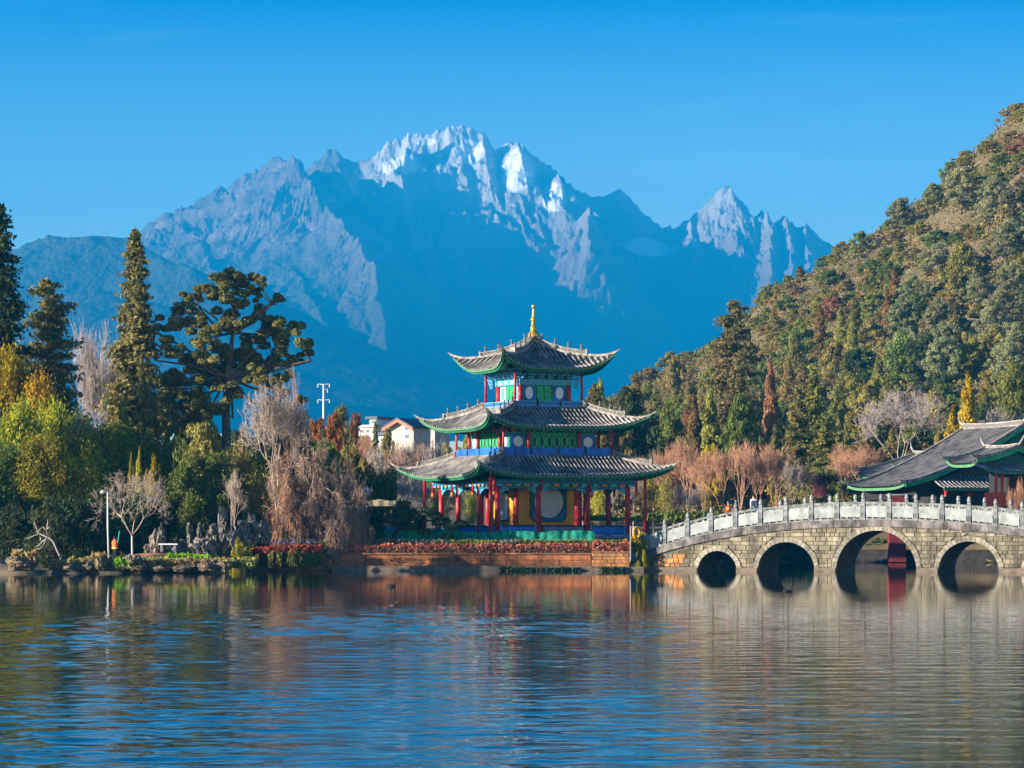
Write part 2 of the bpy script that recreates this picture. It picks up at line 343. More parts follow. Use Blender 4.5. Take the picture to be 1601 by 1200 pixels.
while wr[-1] < 172: wr.append(wr[-1] + 0.085 + 0.0026 * (wr[-1] - 31))
wys = np.concatenate([np.linspace(-55, 29, 8), np.array(wr), np.linspace(174, 330, 12)])
WX, WY = np.meshgrid(wxs, wys); WZ = np.zeros(WX.shape)
wr_ = np.random.RandomState(8)
for i in range(46):
    lam = 0.34 * (1.7 / 0.34) ** (wr_.rand() ** 1.2); th = wr_.randn() * 0.62 + (0.10 if i % 2 else -0.12); kx, ky = math.sin(th) * 2 * PI / lam, math.cos(th) * 2 * PI / lam
    WZ += lam * np.sin(kx * WX + ky * WY + wr_.rand() * 6.28 + 1.2 * (fbm(WX / 9 + i, WY / 14, 2) - 0.5) * 6)
WZ *= 1.0 / math.sqrt(46 / 2) / (2 * PI)        # unit rms slope
calm = fbm(WX / 16 + 3, WY / 34 + 8, 4)
SW = 0.054 * (0.12 * sstep((168 - WY) / 40) + 0.88 * sstep((128 - WY) / 62)) * (0.45 + 1.1 * sstep((calm - 0.3) / 0.4)) * (1 - 0.80 * sstep((WX / np.maximum(WY, 1) * FPX - 30) / 330)) * sstep((26.4 - np.abs(WX)) / 2) * sstep((WY - 30) / 2)
WZ *= SW
n1, n2 = len(wys), len(wxs); idx = np.arange(n1 * n2).reshape(n1, n2)
Fq = np.stack([idx[:-1, :-1].ravel(), idx[:-1, 1:].ravel(), idx[1:, 1:].ravel(), idx[1:, :-1].ravel()], 1); print('water quads', len(Fq))
part('lake_water', np_mesh('lake_water', np.stack([WX.ravel(), WY.ravel(), WZ.ravel()], 1), Fq, smooth=True), wm, kind='structure')

# ------------------------------------------------------------------ far snow mountain
YM = 12500.0
CREST = [(-300, 520), (-60, 470), (60, 430), (150, 392), (190, 374), (232, 360), (262, 335), (300, 316), (345, 298), (385, 272), (412, 266), (430, 252), (447, 258), (462, 268), (492, 259), (530, 238), (552, 250),
         (572, 252), (585, 240), (605, 228), (622, 222), (640, 218), (660, 209), (676, 212), (690, 206), (710, 197), (735, 204), (758, 214), (778, 236), (790, 230), (815, 219), (838, 240),
         (858, 256), (880, 270), (903, 300), (926, 314), (950, 308), (970, 297), (990, 318), (1012, 342), (1035, 358), (1055, 362), (1078, 350), (1100, 328), (1122, 306), (1140, 299), (1160, 316), (1178, 343), (1190, 338),
         (1200, 350), (1225, 342), (1248, 356), (1270, 365), (1290, 382), (1350, 400), (1500, 420), (1800, 470)]
_jr = random.Random(4) if 'random' in globals() else __import__('random').Random(4)
_c2 = []
for (a0, b0), (a1, b1) in zip(CREST[:-1], CREST[1:]):
    _c2.append((a0, b0)); n_ = max(1, int((a1 - a0) / 7))
    for k in range(1, n_):
        if 180 < a0 < 1300: _c2.append((a0 + (a1 - a0) * k / n_, b0 + (b1 - b0) * k / n_ + _jr.uniform(-3.5, 3.0)))
CREST = _c2 + [CREST[-1]]
def P3(a, Y): return [(wx(px, y), y, wz(py, y)) for px, py, y in [(p[0], p[1], p[2] if len(p) > 2 else Y) for p in a]]
RIDGES = [(P3(CREST, YM), 0.95, 1.0),
          (P3([(430, 254, 12420), (466, 262, 12050), (498, 306, 11780), (542, 360, 11480), (586, 420, 11200), (605, 500, 10900), (612, 580, 10650), (618, 660, 10400)], 0), 0.85, 0.5),
          (P3([(262, 336, 12400), (300, 372, 11900), (330, 420, 11500), (400, 470, 11000), (470, 540, 10500)], 0), 0.5, 0.6),
          (P3([(345, 300, 12400), (385, 345, 12000), (430, 400, 11600), (470, 450, 11200), (520, 520, 10800)], 0), 0.55, 0.6),
          (P3([(-120, 420, 9900), (20, 384, 9800), (60, 369, 9700), (120, 366, 9700), (180, 368, 9700), (215, 384, 9600), (260, 404, 9500), (310, 412, 9400), (335, 455, 9300), (360, 520, 9200)], 0), 0.5, 0.12),
          (P3([(-120, 470, 9300), (60, 452, 9200), (150, 442, 9150), (230, 470, 9050), (330, 505, 8950), (420, 560, 8850)], 0), 0.4, 0.12),
          (P3([(640, 222, 12400), (625, 275, 12280), (640, 350, 12080), (690, 440, 11850), (720, 540, 11600), (740, 640, 11300)], 0), 1.2, 0.9),
          (P3([(760, 216, 12450), (778, 290, 12300), (790, 380, 12220), (800, 500, 12100), (840, 640, 11900)], 0), 1.3, 0.9),
          (P3([(815, 222, 12450), (828, 262, 12360), (838, 300, 12290), (850, 380, 12220), (870, 500, 12120), (900, 640, 11900)], 0), 1.3, 0.9),
          (P3([(872, 262, 12450), (880, 284, 12330), (884, 330, 12240), (872, 420, 12160), (880, 520, 12060)], 0), 1.3, 0.9),
          (P3([(905, 310, 12450), (915, 356, 12250), (924, 346, 11900), (932, 380, 11800), (950, 450, 11780), (965, 560, 11800), (1000, 660, 11500)], 0), 1.3, 0.9),
          (P3([(1078, 350, 12450), (1076, 380, 12300), (1075, 430, 12120)], 0), 1.2, 1.0),
          (P3([(1140, 300, 12450), (1158, 350, 12290), (1178, 400, 12160), (1190, 440, 12060)], 0), 1.0, 1.0),
          (P3([(1190, 338, 12450), (1200, 372, 12150), (1206, 440, 11930)], 0), 1.1, 1.0),
          (P3([(1225, 343, 12450), (1234, 380, 12110), (1244, 445, 11890)], 0), 1.1, 1.0),
          (P3([(1262, 360, 12450), (1268, 395, 12090), (1276, 450, 11880)], 0), 1.1, 1.0)]
RIDGES[0] = (RIDGES[0][0], 1.35, 1.0)
mxs = np.concatenate([np.linspace(-5600, -2200, 60), np.linspace(-2190, 1350, 880), np.linspace(1360, 5000, 60)]); mys = np.concatenate([np.linspace(8300, 10400, 60), np.linspace(10420, 12600, 330), np.linspace(12650, 14600, 24)])
MX, MY = np.meshgrid(mxs, mys)
dcr = np.full(MX.shape, 1e9)
for (ax, ay, az), (bx, by, bz_) in zip(RIDGES[0][0][:-1], RIDGES[0][0][1:]): dcr = np.minimum(dcr, np.hypot(np.maximum(0, np.maximum(ax - MX, MX - bx)), MY - ay))
nearc = 0.30 + 0.70 * sstep(dcr / 260)
wxn = MX + 60 * nearc * (fbm(MX / 420, MY / 420, 5) - 0.5) * 2; wyn = MY + 60 * nearc * (fbm(MX / 420 + 40, MY / 420 + 13, 5) - 0.5) * 2
MZ = np.full(MX.shape, -50.0); RAMP = np.zeros(MX.shape)
for pts, k, rough in RIDGES:
    best = np.full(MX.shape, -1e9)
    for (ax, ay, az), (bx, by, bz) in zip(pts[:-1], pts[1:]):
        vx, vy = bx - ax, by - ay; t = np.clip(((wxn - ax) * vx + (wyn - ay) * vy) / (vx * vx + vy * vy), 0, 1)
        d = np.hypot(wxn - ax - t * vx, wyn - ay - t * vy)
        best = np.maximum(best, az + (bz - az) * t - k * d / (1 + d / 5200) - 0.25 * k * np.minimum(d, 60))
    up = best > MZ; MZ = np.where(up, best, MZ); RAMP = np.where(up, rough, RAMP)
for _ in range(6):
    RAMP[1:-1, 1:-1] = (RAMP[1:-1, 1:-1] * 2 + RAMP[:-2, 1:-1] + RAMP[2:, 1:-1] + RAMP[1:-1, :-2] + RAMP[1:-1, 2:]) / 6
MZ = np.maximum(MZ, -40)
amp = RAMP * (30 + 150 * sstep((MZ - 500) / 900))
U_ = MX + 0.55 * MZ * (fbm(MX / 900 + 3, MY / 700, 3) - 0.5) * 2
MZ = MZ + ((fbm(U_ / 230, MY / 300 + MZ / 600, 6, True) - 0.62) * amp + (fbm(U_ / 48 + 2 * fbm(MX / 90, MY / 90, 3), MY / 80 + MZ / 130, 5, True) - 0.6) * amp * 0.75) * nearc
MZ = MZ + 40 * (fbm(MX / 400, MY / 400, 4) - 0.5) * sstep(MZ / 400)
n1, n2 = len(mys), len(mxs); idx = np.arange(n1 * n2).reshape(n1, n2)
Fq = np.stack([idx[:-1, :-1].ravel(), idx[:-1, 1:].ravel(), idx[1:, 1:].ravel(), idx[1:, :-1].ravel()], 1)
mm = bpy.data.materials.new('mountain_rock'); mm.use_nodes = True
N, L = nodes_of(mm); b = N['Principled BSDF']; b.inputs['Roughness'].default_value = 0.95; b.inputs['Specular IOR Level'].default_value = 0.1
geo = N.new('ShaderNodeNewGeometry'); sp = N.new('ShaderNodeSeparateXYZ'); L.new(geo.outputs['Position'], sp.inputs[0])
def nz_(scale, det=6, st=(1, 1, 1)):
    mp = N.new('ShaderNodeMapping'); mp.inputs['Scale'].default_value = st; L.new(geo.outputs['Position'], mp.inputs[0])
    n = N.new('ShaderNodeTexNoise'); n.inputs['Scale'].default_value = scale; n.inputs['Detail'].default_value = det; L.new(mp.outputs[0], n.inputs['Vector']); return n.outputs['Fac']
def madd(a, m1, a1):
    m_ = N.new('ShaderNodeMath'); m_.operation = 'MULTIPLY_ADD'; L.new(a, m_.inputs[0]); m_.inputs[1].default_value = m1
    if isinstance(a1, float): m_.inputs[2].default_value = a1
    else: L.new(a1, m_.inputs[2])
    return m_.outputs[0]
def ramp(fac, els):
    r = N.new('ShaderNodeValToRGB'); L.new(fac, r.inputs[0]); e = r.color_ramp.elements
    e[0].position, e[0].color = els[0][0], (*els[0][1], 1); e[1].position, e[1].color = els[-1][0], (*els[-1][1], 1)
    for p, c in els[1:-1]: q = e.new(p); q.color = (*c, 1)
    return r.outputs[0]
hz_ = madd(sp.outputs[2], 1 / 1600.0, madd(nz_(0.004, 8), 0.35, -0.175))
basecol = ramp(hz_, [(0.30, (0.035, 0.05, 0.03)), (0.50, (0.10, 0.09, 0.06)), (0.60, (0.20, 0.14, 0.12)), (0.76, (0.30, 0.27, 0.255)), (0.92, (0.50, 0.48, 0.465))])
brn = N.new('ShaderNodeMapRange'); brn.inputs['From Min'].default_value = wx(600, 12300); brn.inputs['From Max'].default_value = wx(520, 12300); L.new(madd(nz_(0.003, 5), 300.0, madd(sp.outputs[0], 1.0, -150.0)), brn.inputs['Value'])
bmx = N.new('ShaderNodeMix'); bmx.data_type = 'RGBA'; L.new(brn.outputs[0], bmx.inputs[0]); L.new(basecol, bmx.inputs[6])
brc = ramp(madd(nz_(0.007, 8, (1, 1, 2.2)), 1.0, 0.0), [(0.35, (0.10, 0.085, 0.075)), (0.55, (0.17, 0.125, 0.115)), (0.70, (0.27, 0.20, 0.18))]); lowm = N.new('ShaderNodeMapRange'); lowm.inputs['From Min'].default_value = 850; lowm.inputs['From Max'].default_value = 1100; L.new(sp.outputs[2], lowm.inputs['Value'])
lmx = N.new('ShaderNodeMix'); lmx.data_type = 'RGBA'; L.new(lowm.outputs[0], lmx.inputs[0]); lmx.inputs[6].default_value = (0.075, 0.08, 0.055, 1); L.new(brc, lmx.inputs[7]); L.new(lmx.outputs[2], bmx.inputs[7]); basecol = bmx.outputs[2]
# snow gathers on gentle high ground
sn = N.new('ShaderNodeSeparateXYZ'); L.new(geo.outputs['Normal'], sn.inputs[0])
gl = madd(sn.outputs[2], 1.6, madd(nz_(0.006, 6), 1.4, madd(sp.outputs[2], 1 / 900.0, -4.05)))
cl = N.new('ShaderNodeMapRange'); cl.inputs['From Min'].default_value = 0.0; cl.inputs['From Max'].default_value = 0.25; L.new(gl, cl.inputs['Value'])
bnm = N.new('ShaderNodeBump'); bnm.inputs['Distance'].default_value = 60; bnm.inputs['Strength'].default_value = 1.0; L.new(nz_(0.014, 10, (1, 0.7, 0.6)), bnm.inputs['Height']); L.new(bnm.outputs[0], b.inputs['Normal'])
def sfield(px_, py_, rx, rz_):   # a snowfield of its own shape lying on the face at this place
    mp = N.new('ShaderNodeMapping'); mp.vector_type = 'POINT'; mp.inputs['Scale'].default_value = (1 / rx, 0, 1 / rz_); mp.inputs['Location'].default_value = (-wx(px_, 12350) / rx, 0, -wz(py_, 12350) / rz_); L.new(geo.outputs['Position'], mp.inputs[0])
    le = N.new('ShaderNodeVectorMath'); le.operation = 'LENGTH'; L.new(mp.outputs[0], le.inputs[0])
    a_ = madd(le.outputs['Value'], -1.6, madd(nz_(0.011, 7), 1.7, 0.72)); c_ = N.new('ShaderNodeMapRange'); c_.inputs['From Min'].default_value = 0.0; c_.inputs['From Max'].default_value = 0.3; L.new(a_, c_.inputs['Value']); return c_.outputs[0]
nob = N.new('ShaderNodeMath'); nob.operation = 'MULTIPLY_ADD'; L.new(brn.outputs[0], nob.inputs[0]); nob.inputs[1].default_value = -1.0; L.new(cl.outputs[0], nob.inputs[2]); nob.use_clamp = True; sf = nob.outputs[0]
for a_ in ((628, 258, 95, 42), (812, 265, 70, 95), (866, 312, 50, 75), (662, 214, 45, 18), (735, 232, 60, 60), (1015, 385, 110, 45)):
    mxn = N.new('ShaderNodeMath'); mxn.operation = 'MAXIMUM'; L.new(sf, mxn.inputs[0]); L.new(sfield(*a_), mxn.inputs[1]); sf = mxn.outputs[0]
ms = N.new('ShaderNodeMix'); ms.data_type = 'RGBA'; L.new(sf, ms.inputs[0]); L.new(basecol, ms.inputs[6]); ms.inputs[7].default_value = (0.85, 0.85, 0.86, 1)
L.new(ms.outputs[2], b.inputs['Base Color'])
tag(part('mountain', np_mesh('mountain', np.stack([MX.ravel(), MY.ravel(), MZ.ravel()], 1), Fq, smooth=True), mm), kind='structure')
# hanging snowfield below the summit
def mz_at(x, y):
    i = np.searchsorted(mys, y) - 1; j = np.searchsorted(mxs, x) - 1
    ty = (y - mys[i]) / (mys[i + 1] - mys[i]); tx = (x - mxs[j]) / (mxs[j + 1] - mxs[j])
    return float((MZ[i, j] * (1 - tx) + MZ[i, j + 1] * tx) * (1 - ty) + (MZ[i + 1, j] * (1 - tx) + MZ[i + 1, j + 1] * tx) * ty)

hz = MB(); hz.box((0, 7600, 790), (14200, 15700, 1588))
HD = 1.05e-4
hm = bpy.data.materials.new('air_haze'); hm.use_nodes = True; N, L = nodes_of(hm); N.clear()
o_ = N.new('ShaderNodeOutputMaterial'); v_ = N.new('ShaderNodeVolumePrincipled'); v_.inputs['Color'].default_value = (0.004, 0.45, 1.0, 1); v_.inputs['Density'].default_value = HD
v_.inputs['Anisotropy'].default_value = 0.0; L.new(v_.outputs[0], o_.inputs['Volume'])
hazeo = hz.build('haze', hm, kind='stuff')

# ------------------------------------------------------------------ the three-tier pavilion
YP = 240.0; S24 = R(24.0)
pav = thing('pavilion', 'three-tiered square pavilion with upturned grey tiled roofs and golden spire on the lake edge', 'pavilion', (wx(834, YP), YP, 0), S24)
FACES = [(Vector((0, -1, 0)), Vector((1, 0, 0))), (Vector((-1, 0, 0)), Vector((0, -1, 0))), (Vector((0, 1, 0)), Vector((-1, 0, 0))), (Vector((1, 0, 0)), Vector((0, 1, 0)))]
def sweep_rect(mb, pts, w, z0, z1, side):
    """ridge-like bar following pts; side = horizontal unit vector across it"""
    rings = []
    for i, p in enumerate(pts):
        wi = w[i] if hasattr(w, '__len__') else w; a0 = z0[i] if hasattr(z0, '__len__') else z0; a1 = z1[i] if hasattr(z1, '__len__') else z1
        s = side * (wi / 2); rings.append([p - s + Vector((0, 0, a0)), p + s + Vector((0, 0, a0)), p + s + Vector((0, 0, a1)), p - s + Vector((0, 0, a1))])
    vs = [q for r_ in rings for q in r_]; fs = [(0, 1, 2, 3), tuple(reversed([4 * (len(pts) - 1) + k for k in range(4)]))]
    for i in range(len(pts) - 1):
        for k in range(4): fs.append((4 * i + k, 4 * (i + 1) + k, 4 * (i + 1) + (k + 1) % 4, 4 * i + (k + 1) % 4))
    mb.add(vs, fs)

fig = MB()   # a small seated ridge beast
fig.lathe([(0.09, 0), (0.10, 0.06), (0.075, 0.18), (0.06, 0.24), (0.085, 0.30), (0.07, 0.38), (0.02, 0.42)], n=7)
fig.tube([(0.05, 0, 0.32), (0.13, 0, 0.31)], [0.04, 0.025], 5); fig.tube([(-0.08, 0, 0.05), (-0.15, 0, 0.15), (-0.12, 0, 0.27)], [0.035, 0.03, 0.012], 5)
figm = fig.mesh('ridge_figure', True)

def make_roof(h0, hm_, ht, ztop, zeave, zh, spacing, figs, wallv):
    vz = [0, 0.2, 0.4, 0.6, 0.8, 0.9, 1.0]
    def zm(v): return ztop + (zeave - ztop) * (1 - (1 - v) ** 1.45)
    def zhf(v): return float(np.interp(v, vz, zh))
    def Sf(n, t, tt, v, dz=0.0):
        hv = h0 + (ht - h0) * v; u = max(-1.0, min(1.0, tt / hv if hv > 1e-6 else 0)); au = abs(u)
        nn = h0 + (hm_ - h0) * v + (ht - hm_) * v * au ** 4
        z = zm(v) + (zhf(v) - zm(v)) * au ** 3.6
        return n * nn + t * tt + Vector((0, 0, z + dz))
    base = MB(); soff = MB(); NV = 10; NU = 28
    for n, t in FACES:
        base.grid([[Sf(n, t, (2 * j / NU - 1) * (h0 + (ht - h0) * i / NV), i / NV) for j in range(NU + 1)] for i in range(NV + 1)])
        soff.grid([[Sf(n, t, (2 * j / NU - 1) * (h0 + (ht - h0) * i / NV) * 0.985, i / NV, -0.20) - n * 0.12 * (i / NV) for j in range(NU + 1)] for i in range(3, NV + 1)])
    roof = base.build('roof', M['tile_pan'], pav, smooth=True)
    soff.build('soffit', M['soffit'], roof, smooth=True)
    far = MB()
    for fi, (n, t) in enumerate(FACES):
        cnt = int(2 * ht / spacing); off = (2 * ht - cnt * spacing) / 2
        for k in range(cnt + 1):
            tt = -ht + off + k * spacing
            if abs(tt) > ht * 0.975: continue
            v0 = 0.0 if abs(tt) <= h0 else (abs(tt) - h0) / (ht - h0)
            m_ = MB() if fi < 2 else far; sg = 8; vs = []; ar = [0, 0.6, PI / 2, PI - 0.6, PI] if fi < 2 else [0, PI / 2, PI]
            for i in range(sg + 1):
                v = v0 + (1.012 - v0) * i / sg; p = Sf(n, t, tt, min(v, 1.0)) + n * (0.05 if i == sg else 0)
                rr = 0.092 * (1 + 0.04 * math.sin(k * 12.9 + i * 3.1))
                for a in ar: vs.append(p + t * (rr * math.cos(a)) + Vector((0, 0, rr * 1.55 * math.sin(a) + 0.005)))
            q = len(ar); fs = [(i * q + j, i * q + j + 1, (i + 1) * q + j + 1, (i + 1) * q + j) for i in range(sg) for j in range(q - 1)]
            fs.append(tuple(sg * q + j for j in range(q)))
            m_.add(vs, fs)
            if fi < 2: m_.build('tile_row', M['tile'], roof, smooth=False)
        # eave board with a second, darker board below
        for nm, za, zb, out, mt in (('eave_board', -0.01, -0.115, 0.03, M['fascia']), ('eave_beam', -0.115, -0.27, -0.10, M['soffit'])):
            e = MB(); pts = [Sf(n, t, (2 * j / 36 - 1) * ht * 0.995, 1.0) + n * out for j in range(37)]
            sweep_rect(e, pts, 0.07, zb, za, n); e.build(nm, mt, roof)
        rf = MB()
        for k in range(int(2 * hm_ / 0.36)):
            tt = -hm_ + 0.18 + k * 0.36
            a = Sf(n, t, tt, 0.72, -0.30); c = Sf(n, t, tt, 0.985, -0.27); d_ = (c - a)
            rf.tube([a, c], 0.055, 4)
        rf.build('rafters', M['green'], roof, kind='stuff')
    far.build('far_tile_rows', M['tile'], roof, kind='stuff')
    # hips
    for ci in range(4):
        n1_, n2_ = FACES[ci][0], FACES[(ci + 1) % 4][0]; dg = (n1_ + n2_).normalized(); side = Vector((-dg.y, dg.x, 0))
        def hp(v):
            hv = h0 + (ht - h0) * v; return (n1_ + n2_) * hv + Vector((0, 0, zhf(min(v, 1))))
        NP = 10; wp = [hp(wallv * i / NP) for i in range(NP + 1)]
        lo = MB(); sweep_rect(lo, wp, 0.34, 0.0, 0.16, side); hipo = lo.build('hip_ridge', M['ridge'], roof)
        wl = MB(); sweep_rect(wl, wp, 0.16, 0.16, 0.36, side)
        wl.build('lattice_wall', M['ridge_dark'], hipo)
        st = MB(); ln = (wp[-1] - wp[0]).length; nn = max(3, int(ln / 0.3))
        for i in range(nn + 1): st.box(hp(wallv * i / nn) + Vector((0, 0, 0.26)), (0.05, 0.17, 0.2), rz=math.atan2(dg.y, dg.x))
        st.build('lattice_bars', M['ridge'], hipo, kind='stuff')
        cp = MB(); sweep_rect(cp, wp, 0.30, 0.36, 0.43, side); cp.build('ridge_cap', M['ridge'], hipo)
        en = MB(); en.box(wp[-1] + Vector((0, 0, 0.25)), (0.14, 0.36, 0.5), rz=math.atan2(dg.y, dg.x)); en.build('end_block', M['ridge'], hipo)
        # low ridge running out to the upswept horn
        tp = [hp(wallv + (1 - wallv) * i / 8) for i in range(9)]; dl = (tp[-1] - tp[-2]).normalized()
        tp += [tp[-1] + dg * 0.22 + Vector((0, 0, 0.10)), tp[-1] + dg * 0.40 + Vector((0, 0, 0.22)), tp[-1] + dg * 0.50 + Vector((0, 0, 0.36))]
        hn = MB(); k = len(tp); sweep_rect(hn, tp, [0.24] * (k - 3) + [0.18, 0.12, 0.03], [0.0] * (k - 3) + [0.02, 0.04, 0.0], [0.17] * (k - 3) + [0.16, 0.12, 0.02], side)
        hn.build('horn', M['ridge'], roof)
        for i in range(figs):
            f_ = part('ridge_figure', figm, M['ridge_dark'], roof); p = hp(wallv * (i + 0.6) / figs) + Vector((0, 0, 0.44)); f_.location = p; f_.rotation_euler = (0, 0, math.atan2(dg.y, dg.x))
    return roof, Sf, hp

make_roof(4.5, 7.3, 7.9, 8.35, 6.85, [8.40, 8.08, 7.84, 7.66, 7.54, 7.56, 7.68], 0.32, 3, 0.62)
make_roof(2.8, 6.0, 6.55, 12.0, 10.45, [12.15, 11.74, 11.46, 11.27, 11.16, 11.19, 11.36], 0.32, 4, 0.62)
make_roof(0.05, 4.1, 4.55, 17.1, 14.85, [17.1, 16.52, 16.13, 15.93, 15.83, 15.87, 16.02], 0.33, 4, 0.66)
fin = MB()
fin.lathe([(0.34, 0), (0.36, 0.10), (0.22, 0.16), (0.16, 0.22)], (0, 0, 17.05), 16)
fin.lathe([(0.18, 0.20), (0.36, 0.30), (0.44, 0.48), (0.38, 0.66), (0.22, 0.78), (0.17, 0.82)], (0, 0, 17.05), 20, flute=-0.10)
fin.lathe([(0.17, 0.80), (0.25, 0.84), (0.25, 0.88), (0.15, 0.93), (0.26, 1.0), (0.25, 1.05), (0.19, 1.1), (0.15, 1.42), (0.13, 1.48), (0.10, 1.52), (0.22, 1.62), (0.22, 1.70), (0.10, 1.8), (0.08, 1.84), (0.14, 1.92), (0.13, 1.98), (0.06, 2.05), (0.11, 2.12), (0.10, 2.18), (0.05, 2.24), (0.09, 2.3), (0.05, 2.4), (0.035, 2.5), (0.13, 2.56), (0.15, 2.66), (0.11, 2.75), (0.02, 2.79)], (0, 0, 17.05), 14)
fin.build('finial', M['gold'], pav, smooth=True)

# --- storey helpers
def col_(x, y, z0, z1, r, nm='column', m_=None, base=True):
    c = MB(); c.tube([(x, y, z0), (x, y, z1)], [r, r * 0.96], 12); o = c.build(nm, m_ or M['red'], pav, smooth=True)
    if base:
        c = MB(); c.lathe([(r * 1.5, 0), (r * 1.6, 0.08), (r * 1.25, 0.18)], (x, y, z0), 10); c.build('column_base', M['grey'], o)
    return o
def on_face(fi, s, off, z): # s along the face, off distance from centre
    n, t = FACES[fi]; return n * off + t * s + Vector((0, 0, z))
def frect(mb, fi, s0, s1, z0, z1, d0, d1):
    n, t = FACES[fi]; P = []
    for d in (d0, d1):
        for z in (z0, z1):
            for s in (s0, s1): P.append(n * d + t * s + Vector((0, 0, z)))
    mb.add(P, [(0, 1, 3, 2), (4, 6, 7, 5), (0, 4, 5, 1), (2, 3, 7, 6), (0, 2, 6, 4), (1, 5, 7, 3)])
def fdisc(mb, fi, s, z, rs, rz_, d0, d1, n=24):
    pl = [(s + rs * math.cos(2 * PI * k / n), z + rz_ * math.sin(2 * PI * k / n)) for k in range(n)]
    mb.prism(pl, lambda p: on_face(fi, p[0], d0, p[1]), lambda p: on_face(fi, p[0], d1, p[1]))
def fring(mb, fi, s, z, r0s, r0z, r1s, r1z, d0, d1, n=16):
    vs = []
    for k in range(n):
        a = 2 * PI * k / n
        for rs, rz_ in ((r0s, r0z), (r1s, r1z)):
            for d in (d0, d1): vs.append(on_face(fi, s + rs * math.cos(a), d, z + rz_ * math.sin(a)))
    fs = []
    for k in range(n):
        a = 4 * k; b_ = 4 * ((k + 1) % n); fs += [(a + 1, a + 3, b_ + 3, b_ + 1), (a, b_, b_ + 2, a + 2), (a, a + 1, b_ + 1, b_), (a + 2, b_ + 2, b_ + 3, a + 3)]
    mb.add(vs, fs)
def beam(fi, s0, s1, z0, z1, d, th, m_, nm='beam', par=None):
    b_ = MB(); frect(b_, fi, s0, s1, z0, z1, d - th / 2, d + th / 2); return b_.build(nm, m_, par or pav)

# podium
pb = MB(); pb.box((0, 0, 1.45), (14.6, 14.6, 1.7)); pod = pb.build('podium', M['plinth'], pav)
pb = MB(); pb.box((0, 0, 2.4), (15.0, 15.0, 0.2)); pb.build('podium_edge', M['grey'], pod)
Z1 = 2.5
# columns of the arcade
ring = []
for a in (-5.28, -1.98, 1.98, 5.28):
    for c in (-5.28, -1.98, 1.98, 5.28):
        if max(abs(a), abs(c)) > 5: ring.append((a, c))
for a, c in ring: col_(a, c, Z1, 6.5, 0.20)
for a in (-6.25, 6.25):
    for c in (-6.25, 6.25): col_(a, c, Z1, 7.25, 0.13, 'corner_post')
for a in (-2.6, 2.6):
    for c in (-2.6, 2.6): col_(a, c, Z1, 6.7, 0.19)
col_(1.5, -4.6, Z1, 6.5, 0.27)
for fi in range(4):
    # architraves with painted ends, hanging posts, carved spandrels
    for s0, s1 in ((-5.08, -2.18), (-1.78, 1.78), (2.18, 5.08)):
        bm_ = beam(fi, s0, s1, 5.95, 6.38, 5.28, 0.22, M['teal'])
        for e in (s0 + 0.25, s1 - 0.25): beam(fi, e - 0.2, e + 0.2, 5.99, 6.34, 5.40, 0.05, M['cyan'], 'beam_end', bm_)
        beam(fi, s0 + 0.6, s1 - 0.6, 6.08, 6.25, 5.402, 0.03, M['green'], 'beam_stripe', bm_)
        beam(fi, s0, s1, 6.42, 6.62, 5.34, 0.3, M['bluep'], 'upper_beam')
        for sg, e in ((1, s0), (-1, s1)):
            q = MB(); pl = [(e, 5.93), (e + sg * 0.75, 5.93), (e + sg * 0.55, 5.80), (e + sg * 0.38, 5.83), (e + sg * 0.25, 5.62), (e + sg * 0.12, 5.66), (e, 5.45)]
            q.prism(pl, lambda p: on_face(fi, p[0], 5.24, p[1]), lambda p: on_face(fi, p[0], 5.33, p[1])); q.build('spandrel', M['cyan'], pav)
    for s in (-5.75, -1.98, 1.98, 5.75):
        q = MB(); p = on_face(fi, s, 5.78, 0); q.tube([(p.x, p.y, 5.72), (p.x, p.y, 6.9)], 0.10, 8); ho = q.build('hanging_post', M['red'], pav, smooth=True)
        q = MB(); q.lathe([(0.03, -0.34), (0.13, -0.25), (0.15, -0.14), (0.10, -0.06), (0.14, 0.0)], (p.x, p.y, 5.72), 8); q.build('lotus_drop', M['orange'], ho, smooth=True)
        q = MB(); frect(q, fi, s - 0.06, s + 0.06, 6.15, 6.42, 5.4, 5.7); q.build('tie_beam', M['bluep'], ho)
    for s0, s1 in ((-5.65, -2.08), (-1.88, 1.88), (2.08, 5.65)):
        beam(fi, s0, s1, 6.30, 6.60, 5.80, 0.10, M['teal'], 'eave_purlin')
        nb = 5 if s1 - s0 > 3.6 else 5
        for k in range(nb):
            s = s0 + (s1 - s0) * (k + 0.5) / nb; q = MB(); frect(q, fi, s - 0.22, s + 0.22, 6.12, 6.28, 5.77, 5.83); q.build('carved_block', (M['cyan'], M['orange'])[k % 2], pav)
    # balustrade between the columns
    for s0, s1, kd in ((-5.05, -2.2, 'b'), (-1.75, 1.75, 'g'), (2.2, 5.05, 'b')):
        if fi == 0 and kd == 'g': kd = 'g'
        m_ = M['bluep'] if kd == 'b' or fi != 0 else M['plinth']
        pn = beam(fi, s0, s1, Z1 + 0.06, Z1 + 0.66, 5.28, 0.08, m_, 'railing_panel')
        beam(fi, s0 - 0.05, s1 + 0.05, Z1 + 0.66, Z1 + 0.76, 5.28, 0.16, M['black'], 'handrail', pn)
        q = MB(); nb = int((s1 - s0) / 0.16)
        for k in range(nb):
            s = s0 + 0.1 + (s1 - s0 - 0.2) * k / (nb - 1)
            if kd == 'b': frect(q, fi, s - 0.025, s + 0.025, Z1 + 0.14, Z1 + 0.58, 5.33, 5.35)
        for s in (s0 + 0.04, s1 - 0.04): frect(q, fi, s - 0.06, s + 0.06, Z1 + 0.02, Z1 + 0.80, 5.20, 5.37)
        q.build('railing_bars', M['lblue'] if kd == 'b' else M['black'], pn, kind='stuff')
